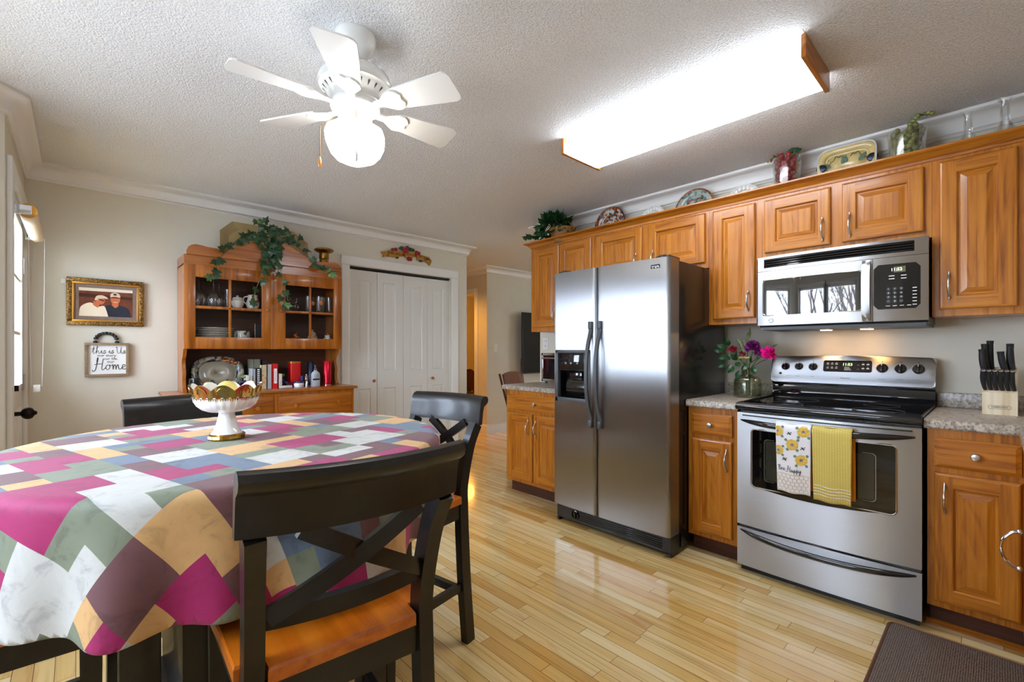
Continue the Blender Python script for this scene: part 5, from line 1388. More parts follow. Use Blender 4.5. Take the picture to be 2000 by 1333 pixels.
# ------------------------------------------------------------------ hutch
HX0, HX1, HB = .44, 1.765, 3.80; CTZ = .893
hu = thing('hutch', 'orange maple hutch with glazed upper doors against the back wall', 'hutch', (1.1, 4.03, 0))
WV = [M['maple_z'], M['maple_x']]
b = B(); b.box(HX0 + .02, HX1 - .025, HB + .022, YP - .016, .06, CTZ - .022); b.box(HX0 + .015, HX1 - .02, HB + .012, YP - .016, 0, .07, .003); obj('base', b, M['maple_z'], hu, smooth=False)
b = B(); b.box(HX0, HX1, HB - .005, YP - .016, CTZ - .022, CTZ, .006); obj('counter', b, M['maple_x'], hu)
xm = 1.118; fy = HB + .02
for x0, x1 in ((HX0 + .05, xm - .018), (xm + .018, HX1 - .05)):
    z1, z0 = .842, .665
    b = B(); b.box(x0, x1, fy - .010, fy + .01, z0, z1, .005); d = obj('drawer', b, M['maple_x'], hu)
    for kx in (x0 + .115, x1 - .115):
        b = B(); b.lathe([(.007, 0), (.006, -.010), (.014, -.016), (.017, -.023), (.013, -.030), (0, -.033)], (kx, fy - .010, .762), 16, 'y'); obj('knob', b, M['maple_z'], d)
    for x in (x0, (x0 + x1) / 2 + .005):
        w = (x1 - x0) / 2 - .005; b = B(); b.box(x, x + w, fy - .010, fy + .01, .11, .635, .005); d = obj('cupboard_door', b, M['maple_z'], hu)
        b = B(); b.lathe([(.007, 0), (.006, -.010), (.014, -.016), (.017, -.023), (.013, -.030), (0, -.033)], (x + w - .04 if x == x0 else x + .04, fy - .010, .50), 16, 'y'); obj('knob', b, M['maple_z'], d)
# upper case
UY = 3.955; UX0, UX1, UZ0, UZ1 = .555, 1.690, 1.207, 1.818
b = B(); tk = .022
b.box(UX0, UX0 + tk, UY + .02, YP - .018, UZ0, UZ1); b.box(UX1 - tk, UX1, UY + .02, YP - .018, UZ0, UZ1); b.box(UX0 + tk, UX1 - tk, UY + .02, YP - .018, UZ1 - tk, UZ1); b.box(UX0 + tk, UX1 - tk, UY + .02, YP - .018, UZ0, UZ0 + .03)
b.box(UX0, UX0 + .012, UY, UY + .02, UZ0, UZ1); b.box(UX1 - .012, UX1, UY, UY + .02, UZ0, UZ1); b.box(1.121, 1.164, UY - .001, UY + .02, UZ0, UZ1); obj('upper_case', b, M['maple_z'], hu, smooth=False)
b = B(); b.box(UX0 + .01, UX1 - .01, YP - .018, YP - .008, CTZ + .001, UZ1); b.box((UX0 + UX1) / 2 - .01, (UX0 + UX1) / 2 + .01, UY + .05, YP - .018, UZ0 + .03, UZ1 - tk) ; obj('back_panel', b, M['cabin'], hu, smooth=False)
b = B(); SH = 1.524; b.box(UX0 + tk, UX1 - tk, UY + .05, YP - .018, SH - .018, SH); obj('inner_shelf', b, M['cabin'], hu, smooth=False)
def gdoor(x0, x1, kx):
    z0, z1 = UZ0 + .002, UZ1 - .004; sx = .064; g0, g1 = z0 + .085, z1 - .088
    b = B(); b.box(x0, x0 + sx, UY - .002, UY + .018, z0, z1, .002); b.box(x1 - sx, x1, UY - .002, UY + .018, z0, z1, .002); b.box(x0 + sx, x1 - sx, UY - .002, UY + .018, z0, g0, .002); b.box(x0 + sx, x1 - sx, UY - .002, UY + .018, g1, z1, .002)
    xm_ = (x0 + x1) / 2; zm = (g0 + g1) / 2
    b.box(xm_ - .009, xm_ + .009, UY + .002, UY + .016, g0, g1, .003); b.box(x0 + sx, x1 - sx, UY + .002, UY + .016, zm - .010, zm + .010, .003)
    d = obj('glazed_door', b, WV, hu)
    b = B(); b.box(x0 + sx - .004, x1 - sx + .004, UY + .008, UY + .010, g0 - .004, g1 + .004); obj('pane', b, M['cab_glass'], d, smooth=False)
    b = B(); b.lathe([(.007, 0), (.006, -.008), (.013, -.014), (.015, -.020), (.011, -.027), (0, -.03)], (kx, UY - .002, zm + .004), 16, 'y', wob=lambda i, A, r, h: (r * (1 + .25 * abs(math.sin(A)) if False else 1), h)); obj('knob', b, M['maple_z'], d)
    for z in (z0 + .1, z1 - .1):
        b = B(); hx = x0 if kx > xm_ else x1; b.tube([(hx, UY + .006, z - .028), (hx, UY + .006, z + .028)], .005, 8); obj('hinge', b, M['brass'], d)
    return d
gdoor(UX0 + .004, 1.120, 1.088); gdoor(1.165, UX1 - .004, 1.196)
# side brackets between the counter and the upper case
br = [(.0, UZ0), (.245, UZ0), (.245, 1.19), (.225, 1.16), (.195, 1.13), (.188, 1.10), (.20, 1.065), (.215, 1.03), (.205, .99), (.208, .95), (.23, .915), (.245, .912), (.245, CTZ), (0, CTZ)]
for x in (UX0 + .002, UX1 - .024):
    b = B(); b.prism([(YP - .018 - p, z) for p, z in br][::-1], 'x', x, x + .022); obj('side_bracket', b, M['maple_z'], hu, sharp=50)
# cornice and broken pediment
b = B(); co = [(0, UZ1 - .01), (.004, UZ1 - .01), (.008, UZ1 + .006), (.018, UZ1 + .012), (.022, UZ1 + .026), (.036, UZ1 + .044), (.040, UZ1 + .050), (.040, UZ1 + .064), (0, UZ1 + .064)]
sweep_wall(b, [(UX0, YP - .018), (UX0, UY + .004), (UX1, UY + .004), (UX1, YP - .018)], [(-d, z) for d, z in co]); b.box(UX0 + .002, UX1 - .002, UY + .006, YP - .018, UZ1, UZ1 + .063); obj('cornice', b, M['maple_x'], hu, sharp=40)
zt = UZ1 + .062; half = [(.555, 0), (.555, .028), (.545, .052), (.525, .068), (.50, .075), (.47, .073), (.43, .066), (.36, .062), (.30, .070), (.24, .098), (.19, .128), (.15, .152), (.115, .166), (.085, .168), (.062, .155), (.052, .13), (.052, .10), (.075, .085), (.078, .06), (.055, .04), (0.0, .03)]
c = (UX0 + UX1) / 2; pts = [(c - x, zt + z) for x, z in half] + [(c + x, zt + z) for x, z in half[::-1][1:]]
b = B(); b.prism(pts, 'y', UY - .022, UY - .002); obj('pediment', b, M['maple_x'], hu, sharp=35)

# ------------------------------------------------------------------ dishes behind the glass
def lathe_thing(nm, label, cat, c, prof, mat, group=None, n=20, flip=False):
    b = B(); b.lathe(prof, c, n); return single(nm, b, mat, label, cat, group, base=c)
z1 = UZ0 + .0305; z2 = SH + .0005
for k in range(8):
    zz = z1 + k * .0165; b = B(); b.lathe([(0, 0), (.08, 0), (.092, .004), (.130, .012), (.133, .0145), (.128, .0155), (.088, .008), (0, .006)], (.762, 4.114, zz), 40)
    single('dinner_plate', b, M['fruit_glaze'] if False else M['stone'], 'one plate of the stack in the lower left of the hutch', 'plate', 'stacked plates in the hutch', base=(.762, 4.114, zz))
goblet = [(0, 0), (.034, 0), (.036, .002), (.006, .006), (.004, .012), (.004, .075), (.008, .082), (.030, .100), (.043, .125), (.046, .150), (.040, .185), (.037, .20), (.0355, .20), (.0385, .185), (.0445, .150), (.0415, .126), (.028, .102), (0, .09)]
up = [(r, .20 - h) for r, h in goblet[::-1]]
gpos = [(.655, 4.03), (.745, 4.02), (.80, 4.12), (.70, 4.14)]
first = None
for i, (x, y) in enumerate(gpos):
    if first is None: first = lathe_thing('wine_glass', 'wine glass upside down behind the left hutch door', 'glass', (x, y, z2), up, M['glassware'], 'upturned wine glasses on the upper shelf', 24)
    else: dup(first, (x, y, z2))
tumb = [(0, 0), (.024, 0), (.030, .006), (.034, .10), (.033, .10), (.028, .008), (0, .006)]
def tumbler(x, y, z, label, dab, col, nm='tumbler', h=1.0, r=1.0):
    t = thing(nm, label, 'glass', (x, y, z)); b = B(); b.lathe([(a * r, c_ * h) for a, c_ in tumb], (x, y, z), 20); obj('glass', b, M['glassware'], t)
    if dab: b = B(); b.ball((x + .006, y - .033 * r, z + .058 * h), .014, 10, 8, sc=(1, .25, 1.3)); obj('painted_motif', b, col, t)
    return t
tumbler(.850, 4.07, z2, 'clear tumbler right of the upturned wine glasses', True, M['amethyst'], h=1.4, r=.8)
# pitcher and sugar bowl
pt = thing('pitcher', 'cream pitcher with painted plums on the upper hutch shelf', 'pitcher', (1.01, 4.03, z2))
b = B(); b.lathe([(0, 0), (.034, 0), (.044, .02), (.046, .045), (.036, .075), (.032, .09), (.036, .105), (.034, .105), (.030, .09), (0, .085)], (1.01, 4.03, z2), 24); obj('body', b, M['stone'], pt)
b = B(); b.tube(cr([(.977, 4.03, z2 + .092), (.95, 4.03, z2 + .085), (.945, 4.03, z2 + .055), (.968, 4.03, z2 + .03)], 5), .005, 8); obj('handle', b, M['stone'], pt)
b = B()
for a, h in ((-.02, .04), (.012, .03), (.02, .055)): b.ball((1.01 + a, 4.03 - .040, z2 + h), .012, 8, 6)
obj('painted_fruit', b, M['crimson_petal'], pt)
b = B(); b.lathe([(0, 0), (.03, 0), (.042, .03), (.04, .055), (.03, .06), (.036, .066), (.03, .078), (.008, .084), (.008, .094), (0, .096)], (.905, 4.03, z2), 20); single('sugar_bowl', b, M['stone'], 'small cream lidded sugar bowl left of the pitcher', 'sugar bowl')
b = B(); b.lathe([(0, 0), (.02, 0), (.052, .03), (.056, .075), (.050, .11), (.048, .11), (.053, .075), (.048, .032), (0, .01)], (.945, 4.07, z1), 24); single('fruit_jar', b, M['fruit_glaze'], 'painted fruit jar on the lower shelf beside the plates', 'jar')
b = B(); b.box(1.045, 1.105, 4.10, 4.115, z1, z1 + .165); b.M = None; o = single('photo_stand', b, M['book_dark'], 'dark framed picture standing on the lower left hutch shelf', 'picture')
b = B(); b.tube(cr([(1.03, 4.05, z1 + .17), (1.032, 4.05, z1 + .05), (1.035, 4.045, z1 + .01)], 4), .003, 6); b.tube([(.99, 4.02, z1 + .004), (1.06, 4.035, z1 + .06)], .003, 6); b.tube([(1.02, 4.02, z1 + .004), (1.09, 4.03, z1 + .055)], .003, 6); single('wire_easel', b, M['steel'], 'silver wire easel in front of the dark picture', 'easel')
# right side: crystal figure, painted bottles, jars
cf = thing('crystal_figurine', 'clear crystal figurine group on the upper right hutch shelf', 'figurine', (1.285, 4.05, z2))
b = B(); b.lathe([(0, 0), (.045, 0), (.05, .012), (.02, .02), (.026, .05), (.016, .078), (0, .085)], (1.285, 4.05, z2), 14); b.ball((1.285, 4.05, z2 + .10), .018, 10, 8); b.tube(cr([(1.30, 4.05, z2 + .06), (1.34, 4.05, z2 + .075), (1.345, 4.05, z2 + .11)], 4), .006, 6); b.tube(cr([(1.27, 4.05, z2 + .06), (1.235, 4.05, z2 + .05), (1.215, 4.05, z2 + .01)], 4), .006, 6); b.ball((1.345, 4.05, z2 + .04), .02, 8, 6); obj('figure', b, M['glassware'], cf)
for i, (x, y) in enumerate(((1.44, 4.04), (1.485, 4.10), (1.525, 4.03), (1.57, 4.08), (1.62, 4.05))):
    tumbler(x, y, z2, 'tall glass with a painted orange fruit on the upper right shelf', i < 3, M['orange_dab'], h=1.35, r=.8)['group'] = 'painted glasses on the upper right shelf'
for i, (x, y, lab, m_) in enumerate(((1.235, 4.04, 'clear cut-glass jar at the left of the lower right hutch shelf', 'glassware'), (1.335, 4.04, 'red and gold heart-patterned jar behind the lower right glass', 'imari_rim'), (1.475, 4.05, 'painted bird figurine jar in the lower right hutch pane', 'figurine'), (1.60, 4.04, 'orange floral jar at the far right of the hutch shelf', 'imari'))):
    b = B(); s_ = .9 + .15 * (i == 2); b.lathe([(0, 0), (.032 * s_, 0), (.042 * s_, .03 * s_), (.038 * s_, .065 * s_), (.026 * s_, .085 * s_), (.028 * s_, .092 * s_), (.018 * s_, .108 * s_), (.006, .115 * s_), (.009, .126 * s_), (0, .132 * s_)], (x, y, z1), 18)
    single('lidded_jar', b, M[m_], lab, 'jar')

# ------------------------------------------------------------------ things on the hutch counter
CZ = CTZ + .0008
b = B(); 
def plat(u, v):
    pass
pl_ = thing('platter', 'oval platter with painted fruit border leaning at the back of the hutch', 'platter', (.80, 4.13, CZ))
lean = Matrix.Translation((.80, 4.135, CZ + .006)) @ Matrix.Rotation(R(-13), 4, 'X')
def ellip(b, ax, az, y, r0, r1, n=48, pw=2.6, bulge=0):
    vs = []; fs = []
    for r_ in (r0, r1):
        for i in range(n):
            A = 2 * PI * i / n; ca, sa = math.cos(A), math.sin(A); k = (abs(ca) ** pw + abs(sa) ** pw) ** (-1 / pw)
            vs.append((ax * r_ * k * ca, y[0] if r_ == r0 else y[1], az + az * r_ * k * sa))
    for i in range(n): j = (i + 1) % n; fs.append((i, j, n + j, n + i))
    if r0 < .01: pass
    b.add(vs, fs)
b = B(); b.M = lean; ellip(b, .175, .125, (0.0, -.012), .001, .66); ellip(b, .175, .125, (-.012, -.004), .66, .72) ; obj('well', b, M['platter_glaze'], pl_, solid=.004)
b = B(); b.M = lean; ellip(b, .175, .125, (-.004, -.022), .72, 1.0); obj('painted_rim', b, M['fruit_glaze'], pl_, solid=.004)
b = B(); b.M = lean
for x, z, r_ in ((.055, .222, .020), (.085, .212, .022), (.115, .198, .018), (.035, .232, .014)): b.ball((x, -.022, z), r_, 12, 8, sc=(1.2, .16, .9))
obj('painted_fruit', b, M['imari_rim'], pl_)
b = B()
for s in (-1, 1):
    b.tube(cr([(.80 + s * .06, 4.08, CZ + .004), (.80 + s * .065, 4.085, CZ + .05), (.80 + s * .05, 4.10, CZ + .075), (.80 + s * .04, 4.085, CZ + .055), (.80 + s * .055, 4.07, CZ + .02), (.80 + s * .07, 4.04, CZ + .004)], 5), .0035, 6)
    b.tube([(.80 + s * .06, 4.08, CZ + .004), (.80 + s * .06, 4.20, CZ + .004)], .0035, 6)
single('plate_stand', b, M['bronze'], 'black scrolled wire stand holding the oval platter', 'plate stand', base=(.8, 4.12, CZ))
b = B(); b.lathe([(0, 0), (.034, 0), (.036, .05), (.034, .10), (.032, .10), (.034, .05), (.03, .006), (0, .004)], (.625, 4.0, CZ), 20); single('dark_mug', b, M['black_gloss'], 'black mug with white scrolls left of the platter', 'mug')
def px_x(px, Y): return onY(px, 700, Y).x
def book(label, pxa, pxb, ztop, Y, dep_, mat, fn=None, nm='book', spine=None):
    x0, x1 = px_x(pxa, Y), px_x(pxb, Y); t = thing(nm, label, 'book', ((x0 + x1) / 2, Y + dep_ / 2, CZ))
    b = B(); b.box(x0, x0 + .0025, Y, Y + dep_, CZ, CZ + ztop); b.box(x1 - .0025, x1, Y, Y + dep_, CZ, CZ + ztop); b.box(x0, x1, Y, Y + .0025, CZ, CZ + ztop); obj('cover', b, M[mat], t, smooth=False)
    b = B(); b.box(x0 + .0026, x1 - .0026, Y + .003, Y + dep_ - .004, CZ + .003, CZ + ztop - .004); obj('pages', b, M['paper'], t, smooth=False)
    return t, x0, x1
bt, _, _ = book('tall grey-green spiral cookbook at the left of the row', 495, 508.5, .232, 4.02, .17, 'book_green')
b = B(); xx = px_x(508, 4.02)
for k in range(20):
    z = CZ + .015 + k * .0105; b.tube([(xx + .005 * math.cos(a), 4.02 - .002 + .005 * math.sin(a), z) for a in [i * 2 * PI / 10 for i in range(10)]], .0012, 5, closed=True)
obj('spiral_binding', b, M['steel'], bt)
b2_, _, _ = book('small white book against the left bookend', 487, 493.5, .105, 3.975, .10, 'paper'); book('grey paperback in front of the spiral cookbook', 494, 499.5, .16, 3.975, .12, 'book_grey')
bt, x0, x1 = book('black comb-bound notebook beside the tan book', 500, 509.5, .165, 3.965, .05, 'book_dark')
b = B()
for k in range(9): z = CZ + .02 + k * .016; b.box((x0 + x1) / 2 - .008, (x0 + x1) / 2 + .008, 3.963, 3.969, z, z + .008)
obj('comb_binding', b, M['paper'], bt, smooth=False)
bt, x0, x1 = book('tan cookbook with floral lower spine', 511, 521, .188, 3.965, .05, 'book_tan')
b = B()
for dx, z in ((-.3, .105), (.32, .085), (0, .05)): b.ball(((x0 + x1) / 2 + dx * (x1 - x0), 3.9652, CZ + z), .008, 8, 6, sc=(1, .1, 1))
obj('spine_flower', b, M['orange_dab'], bt)
book('charcoal topped tall book behind the tan one', 511.5, 523, .222, 4.10, .1, 'book_dark')
book('pale grey hardback between the tan book and red binder', 522.2, 531, .190, 3.965, .14, 'book_grey')
bt, x0, x1 = book('red recipe binder with a white spine label', 531.5, 543, .195, 3.96, .16, 'red')
b = B(); b.box(x0 + .014, x1 - .008, 3.957, 3.9601, CZ + .04, CZ + .158); lb = obj('spine_label', b, M['paper'], bt, smooth=False)
txt('spine_lettering', 'Family Favorite Recipes', .0085, ((x0 + .014 + x1 - .008) / 2, 3.9565, CZ + .099), (0, 0, 1), (-1, 0, 0), M['print_grey'], lb, depth=.0002)
rs_ = random.Random(3)
def bookend(px0, px1, flip, label):
    x0 = px_x(px0, 3.98); t = thing('bookend', label, 'bookend', (x0, 4.0, CZ)); b = B()
    if flip: b.box(x0, x0 + .022, 3.955, 4.05, CZ + .018, CZ + .115, .002); b.box(x0, x0 + .10, 3.955, 4.05, CZ, CZ + .018, .002)
    else: b.box(x0 - .02, x0, 3.965, 4.05, CZ + .018, CZ + .11, .002); b.box(x0 - .08, x0, 3.965, 4.05, CZ, CZ + .018, .002)
    obj('stand', b, M['stone'], t)
    b = B(); s = 1 if flip else -1; xa = x0 + (.022 if flip else -.02)
    for k in range(42):
        q = rs_.random(); zz = CZ + .026 + .058 * rs_.random() * (1 - q); b.ball((xa + s * (.008 + q * .062), 3.965 + .07 * rs_.random(), zz), .0085, 7, 5)
    obj('stone_grapes', b, M['amethyst'], t)
    b = B()
    for k in range(4): b.ball((xa + s * (.012 + .006 * k), 3.985 + .012 * k, CZ + .098 + .004 * (k % 2)), .012, 6, 5, sc=(1, .4, .8))
    obj('leaf', b, M['leaf_olive'], t)
bookend(543.5, 568, True, 'stone bookend with carved purple grapes right of the red binder')
bookend(486.5, 470, False, 'stone bookend with purple grapes left of the cookbooks')
x0, x1 = px_x(567.5, 4.03), px_x(588.5, 4.03)
t = thing('tin_box', 'tall red tin with a gold lid edge in the hutch', 'tin', ((x0 + x1) / 2, 4.065, CZ)); b = B(); b.prism(rr(x0, x1, 4.03, 4.11, .012), 'z', CZ, CZ + .198); obj('body', b, M['red'], t); b = B(); b.prism(rr(x0 - .001, x1 + .001, 4.029, 4.111, .012), 'z', CZ + .198, CZ + .210); obj('lid', b, M['gold_liner'], t)
def tubet(label, px0, px1, Y, hgt, mat, nm='metal_canister', capm=None):
    x0, x1 = px_x(px0, Y), px_x(px1, Y); r_ = (x1 - x0) / 2; t = thing(nm, label, 'canister', ((x0 + x1) / 2, Y, CZ))
    b = B(); b.lathe([(0, .004), (r_, .004), (r_, hgt - .004), (r_ - .003, hgt), (0, hgt)], ((x0 + x1) / 2, Y, CZ), 28); obj('body', b, M[mat], t)
    b = B(); b.lathe([(0, 0), (r_ * 1.01, 0), (r_ * 1.01, .006), (0, .006)], ((x0 + x1) / 2, Y, CZ), 28); obj('base_rim', b, M['steel'], t); return t
tubet('tall navy blue cylinder canister beside the red tin', 600, 612.5, 4.08, .205, 'navy')
tubet('tall shiny red cylinder canister at the right end of the hutch', 630.5, 646.5, 4.03, .212, 'red_metal')
# pump bottle
x0, x1 = px_x(607, 3.975), px_x(625, 3.975); xc = (x0 + x1) / 2; hw = (x1 - x0) / 2
t = thing('lotion_bottle', 'pale grey lotion bottle with a dark label band', 'bottle', (xc, 3.975, CZ))
b = B(); n = 28; vs = []; fs = []
prof = [(.96, 0), (1, .006), (1, .085), (.93, .104), (.72, .118), (.42, .126), (.34, .130), (.34, .138)]
for s, z in prof:
    for i in range(n): A = 2 * PI * i / n; vs.append((xc + hw * s * math.cos(A), 3.975 + .021 * min(1, s * 1.05) * math.sin(A), CZ + z))
for j in range(len(prof) - 1):
    for i in range(n): l = (i + 1) % n; fs.append((j * n + i, j * n + l, j * n + n + l, j * n + n + i))
fs += [tuple(range(n)), tuple(range((len(prof) - 1) * n, len(prof) * n))]
b.add(vs, fs); obj('body', b, pm('pale_lotion_plastic', srgb(186, 192, 198), .35), t)
b = B(); b.lathe([(.013, .136), (.013, .150), (.008, .152), (.008, .166), (.010, .167), (.010, .178), (0, .18)], (xc, 3.975, CZ), 14); obj('pump_top', b, M['grey_plastic'], t)
b = B(); b.box(xc - hw * .72, xc + hw * .72, 3.9525, 3.956, CZ + .052, CZ + .066); obj('label_band', b, M['book_dark'], t, smooth=False)
txt('label_lettering', 'in the\nspirit', .016, (xc, 3.953, CZ + .088), (1, 0, 0), (0, 0, 1), M['print_grey'], t, depth=.0003)
x0, x1 = px_x(575, 3.955), px_x(594, 3.955); xc = (x0 + x1) / 2; r_ = (x1 - x0) / 2
t = thing('cream_jar', 'small white cream jar with a navy lid at the front of the hutch', 'jar', (xc, 3.965, CZ)); b = B(); b.lathe([(0, 0), (r_ * .9, 0), (r_, .005), (r_, .032), (r_ * .96, .035), (0, .035)], (xc, 3.965, CZ), 28); obj('pot', b, M['porcelain'], t); b = B(); b.lathe([(r_ * 1.0, .035), (r_ * 1.02, .036), (r_ * 1.02, .047), (r_ * .98, .049), (0, .049)], (xc, 3.965, CZ), 28); obj('lid', b, pm('navy_lid', srgb(30, 34, 78), .35), t)
b = B(); b.box(xc - r_ * .5, xc + r_ * .45, 3.965 - r_ - .0006, 3.965 - r_ * .85, CZ + .017, CZ + .019); obj('label_line', b, M['red'], t, smooth=False)
x0, x1 = px_x(595.5, 3.96), px_x(602, 3.96); xc = (x0 + x1) / 2; r_ = (x1 - x0) / 2
b = B(); b.lathe([(0, 0), (r_, 0), (r_, .04), (r_ * .9, .042), (r_ * .9, .046), (r_, .048), (r_, .088), (r_ * .6, .094), (r_ * .6, .104), (0, .105)], (xc, 3.962, CZ), 16); single('spray_vial', b, M['steel'], 'slim silver vial standing between jar and lotion bottle', 'vial')
x0, x1 = px_x(587.5, 4.0), px_x(591.5, 4.0); b = B(); b.box(x0, x1, 3.995, 4.02, CZ, CZ + .09, .003); single('blue_carton', b, pm('blue_carton_card', srgb(60, 62, 130), .5), 'narrow blue carton behind the white cream jar', 'box')

# ------------------------------------------------------------------ on top of the hutch
ZT = UZ1 + .064
ty = 4.19
tr = thing('tole_tray', 'octagonal antique tan tray leaning behind the ivy on the hutch', 'tray', (1.06, ty, ZT))
c0 = onY(428, 451, ty); c1 = onY(452, 434, ty); c2 = onY(565, 452, ty); c3 = onY(599, 478, ty)
out = [(c0.x, ZT + .002), (c0.x, c0.z), (c1.x, c1.z), (c2.x + .02, c1.z), (c3.x, c0.z), (c3.x, ZT + .002)]
cxm = sum(p[0] for p in out) / 6; czm = (c1.z + ZT) / 2 - .02
inn = [(cxm + (x - cxm) * .80, czm + (z - czm) * .72 if z > ZT + .01 else ZT + .012) for x, z in out]
b = B(); k = 6; vs = [(x, ty - .028, z) for x, z in out] + [(x, ty, z) for x, z in inn]; fs = [(i, (i + 1) % k, k + (i + 1) % k, k + i) for i in range(k)] + [tuple(range(k, 2 * k))]
b.add(vs, fs); obj('pan', b, M['tray'], tr, smooth=False, solid=.004)
b = B()
for i in range(5):
    x = cxm - .17 + .085 * i; z = czm + .02 * math.sin(i * 2.1)
    b.tube(cr([(x - .03, ty - .0035, z), (x - .01, ty - .0035, z + .03), (x + .015, ty - .0035, z + .01), (x, ty - .0035, z - .008), (x + .03, ty - .0035, z - .02)], 5), .002, 5)
for i in range(24): b.ball((cxm - .2 + .4 * rs_.random(), ty - .003, czm + .06 + .03 * rs_.random()), .003, 5, 4)
obj('stencilled_scroll', b, M['brass'], tr)
q = onY(633, 512, 4.08)
b = B(); b.lathe([(0, 0), (.058, 0), (.060, .010), (.048, .016), (.040, .03), (.034, .06), (.040, .095), (.036, .11), (.042, .12), (.040, .165), (.046, .172), (.066, .180), (.080, .190), (.080, .200), (.070, .207), (.03, .202), (0, .202)], (q.x, 4.08, ZT), 32); single('candle_holder', b, M['brass'], 'short antique brass candle holder at the right top of the hutch', 'candle holder')

def ivy_leaf(b, p, tip, nrm, L, fold=.25):
    """five-pointed leaf at p, pointing along tip, facing nrm"""
    t = Vector(tip).normalized(); n_ = Vector(nrm); n_ = (n_ - t * n_.dot(t))
    if n_.length < 1e-5: n_ = t.orthogonal()
    n_.normalize(); s = t.cross(n_); p = Vector(p)
    o = [(0, .02), (.20, -.13), (.50, -.02), (.34, .22), (.42, .52), (.19, .56), (0, 1.0), (-.19, .56), (-.42, .52), (-.34, .22), (-.50, -.02), (-.20, -.13)]
    vs = [p + t * (y * L) + s * (x * L) + n_ * (-abs(x) * fold * L + .06 * L * math.sin(y * 3)) for x, y in o]
    vs.append(p + t * (.36 * L) + n_ * (.05 * L)); fs = []
    for i in range(12): fs.append((i, (i + 1) % 12, 12))
    b.add(vs, fs)
def plain_leaf(b, p, tip, nrm, L, w=.4):
    t = Vector(tip).normalized(); n_ = Vector(nrm); n_ = n_ - t * n_.dot(t)
    if n_.length < 1e-5: n_ = t.orthogonal()
    n_.normalize(); s = t.cross(n_); p = Vector(p); vs = []; fs = []
    for i, (y, x) in enumerate(((0, .05), (.2, .75), (.45, 1), (.75, .65), (1, .02))):
        for sx in (-1, 0, 1): vs.append(p + t * (y * L) + s * (sx * x * w * L * .5) + n_ * ((-.12 * abs(sx) * x + .12 * math.sin(y * 3)) * L))
    for i in range(4): fs += [(3 * i, 3 * i + 1, 3 * i + 4, 3 * i + 3), (3 * i + 1, 3 * i + 2, 3 * i + 5, 3 * i + 4)]
    b.add(vs, fs)
rv = random.Random(11)
iv = thing('ivy_plant', 'trailing artificial ivy spilling over the top of the hutch', 'plant', (1.13, 4.02, ZT))
b = B(); b.lathe([(0, 0), (.055, 0), (.07, .06), (.075, .10), (.065, .10), (.06, .09), (0, .09)], (1.125, 4.045, ZT), 24); obj('pot', b, M['terracotta'], iv)
def I(px, py, Y): return onY(px, py, Y)
vines = [[(515, 470, 3.99), (505, 440, 4.0), (497, 432, 4.02)], [(520, 475, 3.95), (480, 470, 3.93), (455, 480, 3.92), (430, 505, 3.897), (421, 525, 3.893), (415, 545, 3.89)],
         [(525, 490, 3.93), (516, 515, 3.9), (508, 545, 3.893), (500, 565, 3.89), (494, 592, 3.89)], [(540, 490, 3.93), (546, 520, 3.897), (552, 550, 3.893), (554, 580, 3.89), (556, 600, 3.89)],
         [(560, 470, 3.98), (590, 490, 3.95), (615, 515, 3.92), (632, 528, 3.897), (646, 535, 3.893)], [(530, 465, 4.0), (545, 452, 4.02), (560, 455, 4.02)], [(500, 462, 3.97), (475, 462, 3.97), (448, 482, 3.94)]]
vb = B(); lf = B(); ll = B()
for vi, v in enumerate(vines):
    P = [Vector(p) for p in cr([tuple(I(*p)) for p in v], 6)]; vb.tube(P, .003, 6)
    for i, p in enumerate(P):
        if i % 3 == 0 or i == len(P) - 1:
            L = .050 + .022 * rv.random(); tip = Vector((rv.uniform(-1, 1), -.25, rv.uniform(-1, .2))); bb = ll if (i > len(P) * .72 and rv.random() < .6) else lf
            ivy_leaf(bb, p + Vector((rv.uniform(-.02, .02), -.012 - .012 * rv.random(), rv.uniform(-.015, .015))), tip, (rv.uniform(-.4, .4), -1, rv.uniform(-.2, .6)), L)
for i in range(44):
    px = rv.gauss(530, 24); py = rv.gauss(472, 19)
    if py > 505 and not (505 < px < 556): continue
    if py > 515: py = 505
    L = .052 + .022 * rv.random()
    ivy_leaf(lf, I(px, py, 3.93 + .1 * rv.random()), (rv.uniform(-1, 1), rv.uniform(-.3, .1), rv.uniform(-1, .5)), (rv.uniform(-.5, .5), -1, rv.uniform(-.1, .8)), L)
for i in range(22):
    px = rv.uniform(508, 556); py = rv.uniform(478, 520); ivy_leaf(lf, I(px, py, 3.925 - .02 * rv.random()), (rv.uniform(-1, 1), -.2, rv.uniform(-1, 0)), (rv.uniform(-.5, .5), -1, .2), .06)
obj('vine', vb, M['stem'], iv); obj('foliage', lf, M['leaf'], iv, smooth=False); obj('pale_foliage', ll, M['leaf_light'], iv, smooth=False)

